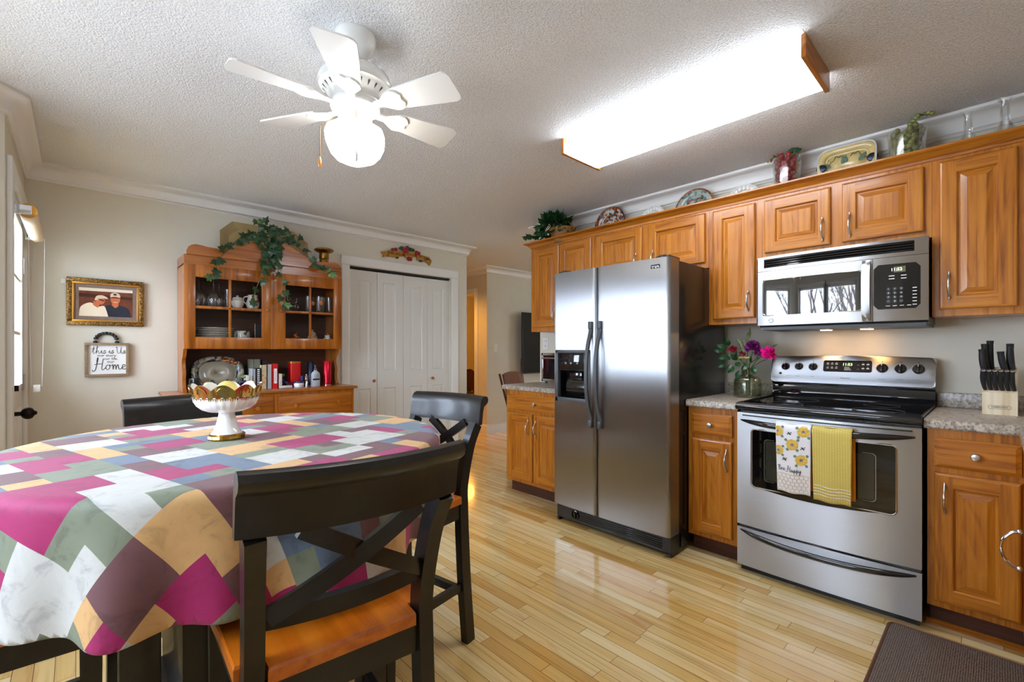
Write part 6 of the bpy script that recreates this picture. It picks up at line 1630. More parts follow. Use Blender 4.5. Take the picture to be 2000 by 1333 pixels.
# ------------------------------------------------------------------ wall pictures
def q4(px0, py0, px1, py1, Y=YP): a = onY(px0, py0, Y); c = onY(px1, py1, Y); return a.x, c.x, c.z, a.z
a = onY(129, 540, YP - .02); c = onY(281, 549, YP - .02); d = onY(129, 635, YP - .02)
x0, x1, z1_, z0_ = a.x, c.x, a.z, d.z
pf = thing('picture_frame', 'gold framed photograph of a couple in caps on the back wall', 'picture', ((x0 + x1) / 2, YP - .01, z0_))
def frame_bars(b, x0, x1, z0, z1, w, y0, y1, bev=.003):
    b.box(x0, x1, y0, y1, z1 - w, z1, bev); b.box(x0, x1, y0, y1, z0, z0 + w, bev); b.box(x0, x0 + w, y0, y1, z0 + w, z1 - w, bev); b.box(x1 - w, x1, y0, y1, z0 + w, z1 - w, bev)
b = B(); frame_bars(b, x0, x1, z0_, z1_, .028, YP - .028, YP - .001, .006); obj('carved_moulding', b, M['gold_frame'], pf)
b = B(); w = .027; frame_bars(b, x0 + w, x1 - w, z0_ + w, z1_ - w, .013, YP - .022, YP - .004, .003); obj('gold_liner', b, M['gold_liner'], pf)
b = B(); w = .038; b.box(x0 + w, x1 - w, YP - .012, YP - .004, z0_ + w, z1_ - w); obj('mat_board', b, M['mat_board'], pf, smooth=False)
A_ = onY(154, 561, YP - .012); C_ = onY(259, 568, YP - .012); D_ = onY(154, 617, YP - .012)
u0, u1, v1, v0 = A_.x, C_.x, A_.z, D_.z
b = B(); b.box(u0, u1, YP - .0135, YP - .012, v0, v1); ph = obj('photograph', b, M['photo_brown'], pf, smooth=False)
def U(x, y): return (u0 + (u1 - u0) * x, v1 - (v1 - v0) * y)
def flat(nm, pts, mat, lift, par=ph):
    b = B(); P = [U(*p) for p in pts]; y = YP - .0136 - lift; b.add([(x, y, z) for x, z in P], [tuple(range(len(P)))]); return obj(nm, b, mat, par, smooth=False)
def oval(cx, cy, rx_, ry_, n=18): return [(cx + rx_ * math.cos(2 * PI * i / n), cy + ry_ * math.sin(2 * PI * i / n)) for i in range(n)]
flat('sunlit_strip', [(0, 0), (1, 0), (1, .1), (.0, .11)], M['photo_light'], .0001)
flat('dark_beam', [(0, .2), (.4, .22), (1, .26), (1, .36), (0, .33)], M['photo_dark'], .0001)
flat('navy_shirt', cr([(.42, 1), (.45, .66), (.56, .58), (.64, .60), (.75, .58), (.92, .70), (.97, 1)], 4), M['photo_navy'], .0002)
flat('white_shirt', cr([(0, 1), (.02, .72), (.10, .58), (.22, .52), (.32, .66), (.45, .62), (.50, .80), (.53, 1)], 4), M['photo_white'], .0003)
flat('neck', [(.26, .45), (.38, .55), (.34, .70), (.25, .60)], M['photo_skin'], .00035); flat('neck', [(.60, .45), (.73, .45), (.72, .62), (.66, .68), (.60, .58)], M['photo_skin'], .00035)
flat('face', oval(.385, .43, .085, .145), M['photo_skin'], .0004); flat('face', oval(.665, .36, .092, .19), M['photo_skin'], .0004)
flat('cap', cr([(.28, .40), (.32, .27), (.42, .24), (.51, .31), (.52, .36), (.42, .35), (.30, .43), (.28, .40)], 4), M['photo_cap'], .0005)
flat('cap', cr([(.57, .30), (.58, .17), (.66, .12), (.74, .17), (.755, .30), (.66, .26), (.57, .30)], 4), M['photo_cap'], .0005)
flat('sunglasses', [(.345, .36), (.46, .42), (.455, .46), (.37, .42)], M['photo_dark'], .0006); flat('mouth', [(.62, .46), (.715, .46), (.70, .485), (.64, .485)], M['photo_cap'], .0006); flat('shadow_of_brim', [(.58, .29), (.75, .29), (.75, .325), (.58, .325)], M['photo_dark'], .00055); flat('cap_badge', oval(.66, .19, .035, .035), M['photo_dark'], .0007)
# wooden sign
a = onY(165, 670, YP - .03); c = onY(252, 672, YP - .03); d = onY(165, 737, YP - .03); x0, x1, z1_, z0_ = a.x, c.x, a.z, d.z
sg = thing('wooden_sign', 'small wood-framed home sign hanging by black beads below the photograph', 'sign', ((x0 + x1) / 2, YP - .015, z0_))
b = B(); frame_bars(b, x0, x1, z0_, z1_, .016, YP - .034, YP - .001, .001); obj('frame', b, M['signwood'], sg)
b = B(); b.box(x0 + .016, x1 - .016, YP - .016, YP - .01, z0_ + .016, z1_ - .016); bd = obj('board', b, M['paper'], sg, smooth=False)
W_ = x1 - x0; Hs = z1_ - z0_; yy = YP - .0172
def at_(u, v): return (x0 + W_ * u, yy, z1_ - Hs * v)
b = B(); script(b, 'this is Us', at_(.16, .315), (1, 0, 0), (0, 0, 1), .0215, .0012, 1.02); script(b, 'Home', at_(.20, .80), (1, 0, 0), (0, 0, 1), .034, .0020, 1.05); obj('script_lettering', b, M['print_black'], bd)
for s_, u, v in (('our story.', .50, .375), ('our life.', .575, .475), ('our', .575, .565)): txt('lettering', s_, .0235, (at_(u, v)[0], yy, at_(u, v)[2]), (1, 0, 0), (0, 0, 1), M['print_black'], bd, depth=.0006, sx=1.1)
b = B(); zc = z1_ - .002; xc = (x0 + x1) / 2 - W_ * .02
for k in range(11):
    t_ = PI * (k / 10); b.ball((xc - W_ * .245 * math.cos(t_), YP - .016, zc + .062 * math.sin(t_) ** .8 + .008), .0115, 10, 8, sc=(1.15, 1, .9))
obj('bead_hanger', b, M['black_plastic'], sg)
a = onY(124, 548, YP); b = B(); b.box(a.x - .012, a.x + .012, YP - .012, YP - .0005, a.z - .02, a.z + .012, .002); single('wall_hook', b, M['white_plastic'], 'tiny white adhesive hook beside the gold picture frame', 'hook')
# banner plaque over the pantry doors
bp_ = thing('wall_plaque', 'painted gold ribbon plaque with fruit above the pantry doors', 'wall decoration', (2.55, YP - .01, 2.2))
def seg(pts, mat, nm, y0=YP - .022, y1=YP - .001, par=bp_):
    b = B(); P = [onY(740 + x / 18.18, 475 + y / 18.18, YP - .02) for x, y in pts]; b.prism([(p.x, p.z) for p in P], 'y', y0, y1); return obj(nm, b, M[mat], par, sharp=30)
seg([(80, 310), (270, 275), (270, 450), (140, 500), (165, 400)], 'banner', 'ribbon_tail')
s1 = seg([(335, 265), (830, 290), (850, 470), (560, 500), (335, 480)], 'banner', 'ribbon'); s2 = seg([(930, 340), (1280, 305), (1290, 500), (940, 520)], 'banner', 'ribbon'); s3 = seg([(1340, 430), (1500, 420), (1790, 510), (1800, 600), (1560, 610), (1370, 590)], 'banner', 'ribbon')
seg([(1700, 560), (1830, 570), (1870, 650), (1810, 790), (1740, 720), (1650, 660)], 'banner', 'ribbon_tail')
for s_, x, y, ang_, par in (('LIVE WELL', 590, 385, -2, s1), ('LAUGH', 1110, 415, 3, s2), ('OFTEN', 1560, 520, -9, s3)):
    o = onY(740 + x / 18.18, 475 + y / 18.18, YP - .0235); txt('ribbon_lettering', s_, .034, o, (math.cos(R(ang_)), 0, math.sin(R(ang_))), (-math.sin(R(ang_)), 0, math.cos(R(ang_))), M['photo_dark'], par, depth=.001)
g = B()
for (x, y, r_) in [(500, 240, 60), (600, 235, 70), (900, 250, 90), (1000, 200, 70), (1060, 560, 80), (1130, 580, 70), (1350, 350, 80), (1420, 370, 70), (980, 300, 80), (860, 420, 60), (1310, 440, 60)]:
    b = B(); p = onY(740 + x / 18.18, 475 + y / 18.18, YP - .016); b.ball(p, r_ * .00029, 10, 7, sc=(1, .7, 1)); obj('painted_apple', b, M['crimson_petal'], bp_)
for (x, y, r_) in [(820, 180, 80), (760, 190, 50), (1120, 230, 80), (1200, 250, 70), (640, 505, 60), (1480, 630, 60), (1020, 140, 50)]:
    g = B(); p = onY(740 + x / 18.18, 475 + y / 18.18, YP - .012); g.ball(p, r_ * .00032, 8, 6, sc=(1.2, .5, .8)); obj('painted_leaf', g, M['leaf'], bp_)
# ------------------------------------------------------------------ things along the top of the wall cabinets (they stand on the cabinet tops)
UT = 2.1125; XT = 3.13
def plate_at(px0, px1, pytop, label, cols, plain=False):
    """round plate leaning on the wall; only its top shows over the crown"""
    X = 3.20; a = onX(px0, 400, X); c = onX(px1, 400, X); top = onX((px0 + px1) / 2, pytop, X); r_ = abs(a.y - c.y) / 2 * 1.12; yc = (a.y + c.y) / 2
    r_ = max(r_, (top.z - UT) / 2 if not plain else 0); zc = top.z - r_
    t = thing('display_plate', label, 'plate', (X, yc, max(UT, zc - r_)), group=None)
    n = 56; Mx = Matrix.Translation((X, yc, zc)) @ Matrix.Rotation(R(9), 4, 'Y')
    def ringp(b, r0, r1, x0, x1, wob=0):
        vs = []; fs = []
        for q, x in ((r0, x0), (r1, x1)):
            for i in range(n): A = 2 * PI * i / n; w = 1 + wob * math.cos(10 * A) * (1 if q > .9 else 0); vs.append(Mx @ V(x, q * r_ * w * math.cos(A), q * r_ * w * math.sin(A)))
        for i in range(n): j = (i + 1) % n; fs.append((i, j, n + j, n + i))
        b.add(vs, fs)
    b = B(); ringp(b, .001, .58, .012, .012); ringp(b, .58, .64, .012, .004); obj('well', b, cols[0], t, solid=.003)
    b = B(); ringp(b, .64, .93, .004, -.008); obj('rim', b, cols[1], t, solid=.003)
    b = B(); ringp(b, .93, 1.0, -.008, -.011, .012 if plain else 0); obj('edge', b, cols[2], t, solid=.004)
    if not plain:
        b = B(); P = []
        for i in range(60): A = 2 * PI * i / 60; q = .52 + .05 * math.cos(6 * A); P.append(Mx @ V(.008, q * r_ * math.cos(A), q * r_ * math.sin(A)))
        b.tube(P, .004, 6, closed=True); obj('painted_scroll', b, M['imari_rim'], t)
    else:
        b = B()
        for i in range(20):
            A = 2 * PI * i / 20; b.ball(Mx @ V(-.008, .78 * r_ * math.cos(A), .78 * r_ * math.sin(A)), .012, 8, 6, sc=(.4, 1, 1.4))
        obj('embossed_bead', b, M['milk_glass'], t)
    return t
plate_at(1166, 1218, 404, 'painted orange and blue plate nearest the potted ivy above the cabinets', (M['imari'], M['imari'], M['imari_rim']))
plate_at(1255, 1298, 402, 'white embossed plate between the two painted plates above the cabinets', (M['milk_glass'],) * 3, True)
plate_at(1323, 1391, 368, 'grey-green painted plate with russet rim above the refrigerator cabinet', (M['imari_green'], M['imari_green'], M['imari_rim']))
plate_at(1424, 1482, 360, 'white embossed plate just left of the red grape vase', (M['milk_glass'],) * 3, True)
# square yellow platter
X = 3.19; a = onX(1597, 320, X); c = onX(1713, 300, X); top = onX(1660, 281, X); yc = (a.y + c.y) / 2; hw = (a.y - c.y) / 2; zt = top.z; hz_ = (zt - UT) / 2 if (zt - UT) / 2 > hw * .8 else hw; zc = zt - hz_
sp = thing('square_platter', 'square mottled yellow platter painted with plums and leaves', 'platter', (X, yc, UT))
Mx = Matrix.Translation((X, yc, zc)) @ Matrix.Rotation(R(8), 4, 'Y')
def sqr(b, s0, s1, x0, x1, n=64):
    vs = []; fs = []
    for s_, x in ((s0, x0), (s1, x1)):
        for i in range(n):
            A = 2 * PI * i / n; ca, sa = math.cos(A), math.sin(A); k = (abs(ca) ** 6 + abs(sa) ** 6) ** (-1 / 6); vs.append(Mx @ V(x, hw * s_ * k * ca, hz_ * s_ * k * sa))
    for i in range(n): j = (i + 1) % n; fs.append((i, j, n + j, n + i))
    b.add(vs, fs)
b = B(); sqr(b, .001, .66, .012, .012); sqr(b, .66, .74, .012, .004); sqr(b, .74, .97, .004, -.012); obj('dish', b, M['yellow_glaze'], sp, solid=.004)
b = B(); sqr(b, .97, 1.0, -.012, -.014); obj('edge', b, M['porcelain'], sp, solid=.005)
b = B(); g = B(); ln = B()
for s in (1, -1):
    b.ball(Mx @ V(-.006, s * hw * .86, hz_ * .18), .024, 12, 8, sc=(.2, 1.1, 1))
    for dy, dz, an in ((.55, .16, 40), (.16, .22, 110), (-.02, .26, 60), (-.4, .2, 130)):
        if s > 0: plain_leaf(g, Mx @ V(.004, hw * dy, hz_ * dz), Mx.to_3x3() @ V(0, math.cos(R(an)), math.sin(R(an))), Mx.to_3x3() @ V(-1, 0, 0), .055, .5)
    ln.tube([Mx @ V(.008, s * hw * (.62 - .5 * q), hz_ * (.28 + .36 * math.sin(q * 2.4)) + .006 * math.sin(q * 16)) for q in [i / 20 for i in range(21)]], .0016, 5)
obj('painted_plum', b, M['navy'], sp); obj('painted_leaf', g, M['print_green'], sp, smooth=False); obj('painted_tendril', ln, M['leaf_deep'], sp)
# grape vases
def grape_vase(pxa, pxb, pyt, label, glabel, gm, seed, over):
    X = XT; a = onX(pxa, (pyt + 300) / 2, X); c = onX(pxb, 300, X); yc = (a.y + c.y) / 2; r_ = (a.y - c.y) / 2; zt = onX((pxa + pxb) / 2, pyt, X).z
    b = B(); n = 40
    prof = [(0, 0), (.74, 0), (.77, .01), (1.0, zt - UT), (.975, zt - UT), (.75, .014), (0, .012)]
    b.lathe([(q * r_ * .97, z) for q, z in prof], (X, yc, UT), n); single('glass_vase', b, M['glassware'], label, 'vase', base=(X, yc, UT))
    t = thing('grape_bunch', glabel, 'artificial grapes', (X, yc, UT + .02)); rg_ = random.Random(seed); b = B(); H_ = zt - UT
    for k in range(190):
        q = rg_.random(); zz = .035 + (H_ - .03) * q; rr__ = (r_ * (.73 + .24 * zz / H_) - .019) * rg_.random() ** .3; A = 2 * PI * rg_.random()
        b.ball((X + rr__ * math.cos(A), yc + rr__ * math.sin(A), UT + zz), .0125 + .003 * rg_.random(), 10, 7, sc=(1, 1, 1.12))
    for k in range(over[0]):
        q = k / max(1, over[0] - 1); b.ball((X - .02 + .03 * rg_.random(), yc + over[1] * r_ * (.2 + 1.0 * q) + .008 * rg_.random(), zt + .015 + over[2] * math.sin(q * PI * .8) + .012 * rg_.random()), .012, 9, 6)
    obj('grapes', b, gm, t); return t, X, yc, zt, r_
t, X, yc, zt, r_ = grape_vase(1508, 1567, 309, 'flared clear glass vase holding red grapes above the cabinets', 'red artificial grapes inside the flared glass vase', M['grape_red'], 2, (0, 0, 0))
b = B(); rg_ = random.Random(8)
for k in range(34): q = k / 33; b.ball((X - .01 + .03 * rg_.random(), yc + r_ * (1.15 - 1.3 * q) + .01 * rg_.random(), zt + .004 + .028 * math.sin(q * 2.2) + .016 * rg_.random()), .0062, 7, 5)
obj('olive_berries', b, pm('olive_berry', srgb(120, 92, 34), .4, var=.3, vscale=50), t)
b = B()
for k in range(7): ivy_leaf(b, (X - .02, yc - r_ * (.15 + .12 * k), zt + .012 + .012 * (k % 3)), (-.4, -.6 + .2 * k, .5), (-1, 0, .3), .05)
obj('leaf', b, M['leaf'], t, smooth=False)
grape_vase(1731, 1814, 256, 'clear glass vase filled with green grapes above the cabinets', 'green artificial grapes heaped in the wider glass vase', M['grape_green'], 4, (12, -1.0, .05))
def decanter(pxc, pyrim, pxr, label, sx=1.0):
    X = XT; c = onX(pxc, pyrim, X); e = onX(pxc + pxr, pyrim, X); rr__ = abs(c.y - e.y) * .8; H_ = c.z - UT; b = B()
    prof = [(0, 0), (rr__ * 2.2, 0), (rr__ * 2.3, .01), (rr__ * 2.1, H_ * .22), (rr__ * 1.4, H_ * .46), (rr__ * .72, H_ * .58), (rr__ * .66, H_ * .75), (rr__ * .62, H_ * .92), (rr__ * .95, H_ * .97), (rr__ * 1.0, H_), (rr__ * .9, H_), (rr__ * .5, H_ * .92), (rr__ * .52, H_ * .62), (rr__ * 1.2, H_ * .46), (rr__ * 1.95, H_ * .22), (0, .012)]
    b.lathe(prof, (X, c.y, UT), 28, wob=lambda i, A, r, h: (r * (1 + .03 * math.cos(12 * A)), h)); return single('decanter', b, M['glassware'], label, 'decanter', base=(X, c.y, UT))
decanter(1891, 222, 17, 'clear glass decanter beside the green grape vase'); decanter(1963, 192, 19, 'taller clear glass decanter at the right end of the cabinet top')
# ivy in a basket at the far end
q = onX(1090, 440, XT); bk = thing('potted_ivy', 'bushy green ivy in a wicker basket at the far end of the cabinet top', 'plant', (3.03, 2.60, UT))
b = B(); b.lathe([(0, 0), (.075, 0), (.105, .10), (.115, .125), (.105, .125), (.095, .10), (0, .09)], (3.03, 2.57, UT), 24, wob=lambda i, A, r, h: (r * (1 + .02 * math.cos(18 * A)), h)); b.tube([(3.03, 2.57 - .125 * math.cos(a), UT + .10 + .08 * math.sin(a)) for a in [PI * i / 16 for i in range(17)]], .006, 7); obj('basket', b, M['wicker'], bk)
rb = random.Random(9); lf = B(); vb = B()
for i in range(210):
    a = rb.uniform(0, 2 * PI); e = rb.uniform(-.4, 1.45); d = V(math.cos(a) * math.cos(e), math.sin(a) * math.cos(e), math.sin(e)); rad = .07 + .075 * rb.random()
    p = V(3.01, 2.66, UT + .135) + V(d.x * rad * .8, d.y * rad * 1.25, d.z * rad * .95)
    if p.z > UT + .262: p.z = UT + .262 - .03 * rb.random()
    if p.z < UT + .03: p.z = UT + .05
    ivy_leaf(lf, p, d + V(rb.uniform(-.6, .6), rb.uniform(-.6, .6), rb.uniform(-.8, .2)), d + V(-.5, 0, .3), .05 + .02 * rb.random())
for i in range(10):
    p = V(2.97 - .004 * i, 2.80 + .012 * i, UT + .09 + .004 * math.sin(i * 2)); ivy_leaf(lf, p, (-.6, rb.uniform(-.2, 1), rb.uniform(-.3, .5)), (-1, 0, .5), .05)
vb.tube(cr([(3.02, 2.62, UT + .12), (3.0, 2.74, UT + .13), (2.97, 2.84, UT + .095), (2.94, 2.92, UT + .09)], 6), .003, 6)
obj('vine', vb, M['stem'], bk); obj('foliage', lf, M['leaf_deep'], bk, smooth=False)

# ------------------------------------------------------------------ counter things
q = onX(1460, 772, 3.06); VX, VY = 3.05, onX(1460, 772, 3.05).y; CTZ2 = CT + .0006
vs_ = thing('flower_vase', 'smoky green ribbed glass vase standing on the short countertop', 'vase', (VX, VY, CTZ2))
K = .0034 * .99; pr = [(0, 0), (22, 0), (23.5, 2), (23.5, 26), (22.5, 32), (19, 37.5), (13.5, 40), (10.8, 42), (10.8, 52), (11.6, 54), (10.6, 54), (9.8, 50), (9.8, 43), (18, 36.5), (21.5, 31), (22.4, 26), (22.4, 3), (0, 2)]
b = B(); b.lathe([(r_ * K, z * K) for r_, z in pr], (VX, VY, CTZ2), 48, wob=lambda i, A, r, h: (r * (1 + .012 * math.cos(24 * A) * (1 if 2 < i < 8 else 0)), h)); obj('glass_body', b, M['glass_green'], vs_)
b = B()
for k in range(14): z = CTZ2 + (4 + k * 2.3) * K; rr__ = (23.7 if z < CTZ2 + 27 * K else 22.6) * K; b.tube([(VX + rr__ * math.cos(a), VY + rr__ * math.sin(a), z) for a in [2 * PI * i / 36 for i in range(36)]], .0009, 5, closed=True)
obj('ribbing', b, M['glass_green'], vs_)
fb = thing('flower_bouquet', 'artificial bouquet of pink and purple flowers in the green vase', 'flowers', (VX, VY, CTZ2 + .02)); rf = random.Random(4)
def F(px, py, dx=0): return onX(px, py, VX + dx)
def petals(b, c, r_, n, dens=3):
    c = Vector(c)
    for k in range(n):
        a = rf.uniform(0, 2 * PI); e = rf.uniform(-.7, 1.5); d = V(math.cos(a) * math.cos(e), math.sin(a) * math.cos(e), math.sin(e)); s = d.orthogonal().normalized(); w = d.cross(s)
        p0 = c + d * r_ * .25; p1 = c + d * r_ * rf.uniform(.8, 1.05); h = r_ * .32; L = []
        for u, v, z in ((0, -.3, 0), (.5, -1, .1), (1, -.6, -.1), (1.06, 0, .12), (1, .6, -.1), (.5, 1, .1), (0, .3, 0)):
            L.append(p0.lerp(p1, u) + s * (v * h) + w * (z * h * rf.uniform(.2, 1.5)))
        b.add(L, [(0, 1, 5, 6), (1, 2, 3), (1, 3, 5), (3, 4, 5)])
sb = B()
for px, py, dx in ((1426, 685, -.03), (1440, 690, .0), (1470, 683, -.01), (1484, 695, -.03), (1499, 698, -.02), (1455, 703, -.04), (1462, 655, .02), (1505, 675, .02)):
    e = F(px, py + 4, dx); s0 = V(VX + rf.uniform(-.012, .012), VY + rf.uniform(-.02, .02), CTZ2 + .02); neck = V(VX + rf.uniform(-.018, .018), VY + rf.uniform(-.018, .018), CTZ2 + .165)
    sb.tube(cr([tuple(s0), tuple(neck), tuple(neck.lerp(e, .55) + V(0, 0, .012)), tuple(e)], 5), .0026, 6)
obj('stem', sb, M['stem_green'], fb)
for nm, m_, (px, py, dx), r_, n in (('pink_carnation', 'magenta', (1500, 692, -.04), .045, 90), ('purple_carnation', 'purple_petal', (1469, 678, -.03), .044, 90), ('purple_carnation', 'purple_petal', (1482, 688, -.035), .032, 50), ('crimson_rose', 'crimson_petal', (1431, 684, -.03), .028, 50), ('crimson_rose', 'crimson_petal', (1449, 692, -.01), .022, 30)):
    b = B(); petals(b, F(px, py, dx), r_, n); obj(nm, b, M[m_], fb, smooth=False)
b = B(); c = F(1454, 700, -.06)
for k in range(40): a = rf.uniform(0, 2 * PI); q = .030 * rf.random() ** .5; b.ball(c + V(q * math.cos(a), q * math.sin(a), .004 * rf.random()), .005, 6, 4)
obj('yellow_yarrow', b, M['yellow_petal'], fb)
g = B(); ol = B()
for px, py, dx, tx, tz in ((1418, 680, -.03, .8, .3), (1412, 684, -.04, 1, -.1), (1424, 676, -.02, .2, .8), (1420, 696, -.04, .9, -.3), (1428, 701, -.05, .5, .1), (1436, 698, -.05, -.2, .3), (1416, 708, -.05, .8, -.7), (1428, 712, -.06, .4, -.8), (1437, 708, -.06, -.3, -.2), (1458, 711, -.06, .1, -.4), (1470, 716, -.06, -.3, -.6), (1444, 724, -.06, .2, -.9), (1464, 708, -.03, -.2, .3), (1434, 716, -.05, .4, -.6), (1440, 704, -.05, .3, .4)):
    plain_leaf(g, F(px, py, dx), (-.3, tx, tz), (-1, rf.uniform(-.3, .3), .5), .058, .62)
for px, py, tx, tz in ((1452, 690, .3, 1), (1456, 684, .2, 1), (1450, 680, .5, .9), (1460, 672, 0, 1), (1463, 662, -.1, 1), (1495, 682, -1, .4), (1456, 695, .4, .8), (1476, 702, -.5, .7), (1460, 690, -.1, 1)):
    plain_leaf(ol, F(px, py, 0), (0, tx, tz), (-1, .2, .1), .075, .26)
obj('leaf', g, M['leaf_deep'], fb, smooth=False); obj('olive_foliage', ol, M['leaf_olive'], fb, smooth=False)

# knife block
kbx = onX(1954, 815, 3.07); KY0, KY1 = onX(1988, 812, 3.03).y, onX(1918, 805, 3.03).y; KX = 3.03
kbk = thing('knife_block', 'pale wooden knife block with black-handled knives on the right counter', 'knife block', (KX + .05, (KY0 + KY1) / 2, CTZ2))
side = [(KX, 0), (KX + .11, 0), (KX + .13, .175), (KX + .085, .215), (KX + .03, .165), (KX + .022, .115), (KX, .10)]
b = B(); b.prism([(x, CTZ2 + z) for x, z in side], 'y', KY0, KY1); obj('block', b, M['pine'], kbk, smooth=False)
ym = (KY0 + KY1) / 2; zz = CTZ2 + .035
b = B(); loop = [(KX - .0004, ym + y, zz + z) for y, z in rr(-.036, .036, -.0075, .0075, .0074, 5)]; b.tube(loop, .0006, 4, closed=True); obj('logo_outline', b, M['print_black'], kbk, smooth=False)
txt('maker_lettering', 'FARBERWARE', .0085, (KX - .0006, ym, zz), (0, -1, 0), (0, 0, 1), M['print_black'], kbk, depth=.0003)
def knife(label, base, tip, r_, cap=True, grp=None):
    base, tip = Vector(base), Vector(tip); t = thing('knife', label, 'knife', base, group=grp); d = (tip - base).normalized()
    b = B(); b.tube([base - d * .045, base + d * .004], .0045, 6, flat=.35); obj('blade', b, M['steel'], t)
    b = B(); n = 10; P = []; rs = []
    for i in range(n + 1):
        q = i / n; P.append(base.lerp(tip, q) + V(0, .004 * math.sin(q * 3), 0)); rs.append(r_ * (.72 + .3 * math.sin(q * 2.6) + (.18 if q > .9 else 0)))
    b.tube(P, rs, 10, flat=.8); obj('handle', b, M['black_plastic'], t)
    if cap: b = B(); b.tube([tip, tip + d * .006], [r_ * .95, r_ * .8], 10); obj('end_cap', b, M['nickel'], t)
for i in range(6):
    y = KY1 - .010 - (KY1 - KY0 - .02) * i / 5; z0 = CTZ2 + .112
    knife('steak knife in the front row of the pale knife block', (KX + .014, y, z0), (KX - .026, y + .006, z0 + .088), .0092, True, 'steak knives in the front of the block')
for i, (y, h, dx, dy) in enumerate(((KY1 - .012, .125, .0, .012), (KY1 - .022, .15, .018, .014), (KY1 - .032, .165, .036, .006), (KY0 + .030, .115, .0, .022), (KY0 + .016, .14, .018, .006), (KY0 + .012, .15, .036, .010))):
    lab = ['front one of the three big knives at the left of the block', 'middle one of the three big knives at the left of the block', 'tallest of the three big knives at the left of the block', 'front big knife at the right of the block', 'middle big knife at the right of the block', 'rear big knife at the right of the block'][i]
    knife(lab, (KX + .045 + dx, y, CTZ2 + .172 + dx * .6), (KX + .030 + dx * .8, y + dy, CTZ2 + .172 + h), .0125, False)

# toaster oven
to = thing('toaster_oven', 'small steel toaster oven at the far end of the counter', 'toaster oven', (3.13, 2.6, CTZ2))
TX, Ty0, Ty1, Tz0, Tz1 = 3.0, 2.36, 2.79, CTZ2 + .018, CTZ2 + .268
b = B(); b.box(TX + .012, 3.26, Ty0, Ty1, Tz0, Tz1, .008); obj('housing', b, M['grey_plastic'], to)
b = B(); frame = [(Ty0, Ty1, Tz1 - .022, Tz1), (Ty0, Ty1, Tz0, Tz0 + .022), (Ty1 - .018, Ty1, Tz0, Tz1), (Ty0, Ty0 + .10, Tz0, Tz1)]
for f_ in frame: b.box(TX, TX + .014, *f_, .002)
obj('front_frame', b, M['steel'], to)
b = B(); b.box(TX + .003, TX + .008, Ty0 + .10, Ty1 - .018, Tz0 + .022, Tz1 - .022); dg = obj('glass_door', b, M['black_gloss'], to, smooth=False)
b = B(); b.tube([(TX - .03, Ty0 + .12, Tz1 - .045), (TX - .03, Ty1 - .03, Tz1 - .045)], .007, 10); b.box(TX - .03, TX + .004, Ty1 - .045, Ty1 - .035, Tz1 - .05, Tz1 - .04); b.box(TX - .03, TX + .004, Ty0 + .125, Ty0 + .135, Tz1 - .05, Tz1 - .04); obj('handle', b, M['steel'], dg)
for z in (.06, .13, .20):
    b = B(); b.lathe([(.018, 0), (.016, -.016), (0, -.017)], (TX, Ty0 + .05, Tz0 + z), 16, 'x'); obj('dial', b, M['black_plastic'], to)
for y in (Ty0 + .03, Ty1 - .03):
    for x in (TX + .03, 3.23):
        b = B(); b.lathe([(.012, 0), (.014, .019)], (x, y, CTZ2), 12); obj('foot', b, M['black_plastic'], to)
# outlet and switch plates
def plate_x(label, px, py, X, nm, kind):
    q = onX(px, py, X); t = thing(nm, label, kind, (X, q.y, q.z - .058)); b = B(); b.box(X - .006, X - .0004, q.y - .036, q.y + .036, q.z - .058, q.z + .058, .003); obj('cover_plate', b, M['white_plastic'], t)
    for s in (-1, 1): b = B(); b.box(X - .0085, X - .005, q.y - .014, q.y + .014, q.z + s * .024 - .015, q.z + s * .024 + .015, .003); o = obj('socket', b, M['trim'], t); b2 = B(); [b2.box(X - .0092, X - .008, q.y + d - .0015, q.y + d + .0015, q.z + s * .024 - .004, q.z + s * .024 + .006) for d in (-.006, .006)]; obj('slot', b2, M['print_black'], o, smooth=False)
plate_x('white outlet plate between wall cabinet and toaster oven', 1066, 672, XW, 'wall_outlet', 'outlet')
q = onY(968, 680, YF); t = thing('light_switch', 'white light switch plate on the far dining wall', 'switch', (q.x, YF, q.z - .058))
b = B(); b.box(q.x - .036, q.x + .036, YF - .006, YF - .0004, q.z - .058, q.z + .058, .003); obj('cover_plate', b, M['white_plastic'], t); b = B(); b.box(q.x - .006, q.x + .006, YF - .014, YF - .005, q.z - .012, q.z + .012, .002); obj('toggle', b, M['trim'], t)

# ------------------------------------------------------------------ dining room beyond: television on an arm, office chair
tv = thing('television', 'flat black television on the far wall behind the wall cabinet', 'television', (5.35, 4.85, .85))
c_, s_ = math.cos(R(-2)), math.sin(R(-2)); TVX, TVY = onY(1021, 680, 4.86).x, 4.86; z0, z1 = onY(1021, 731, 4.86).z, onY(1021, 610, 4.86).z
b = B(); b.box(TVX, TVX + 1.12, TVY, TVY + .035, z0, z1, .006); obj('bezel', b, M['black_plastic'], tv)
b = B(); b.box(TVX + .012, TVX + 1.108, TVY - .002, TVY + .001, z0 + .02, z1 - .012); obj('screen', b, M['tv'], tv, smooth=False)
b = B(); b.box(TVX + .45, TVX + .67, TVY + .035, YF - .001, (z0 + z1) / 2 - .1, (z0 + z1) / 2 + .1, .004); obj('wall_mount', b, M['black_plastic'], tv)
b = B(); P = [onY(1018, 700, 4.95), onY(1017, 735, 4.95), onY(1021, 760, 4.95), onY(1024, 775, 4.95)]; b.tube(cr([tuple(p) for p in P], 6), .005, 6); obj('power_cord', b, M['black_plastic'], tv)
oc = thing('side_chair', 'wooden chair with brown leather back beyond the far counter', 'chair', (4.4, 4.1, 0))
p0 = onY(976, 733, 4.15); p1 = onY(1010, 730, 4.0)
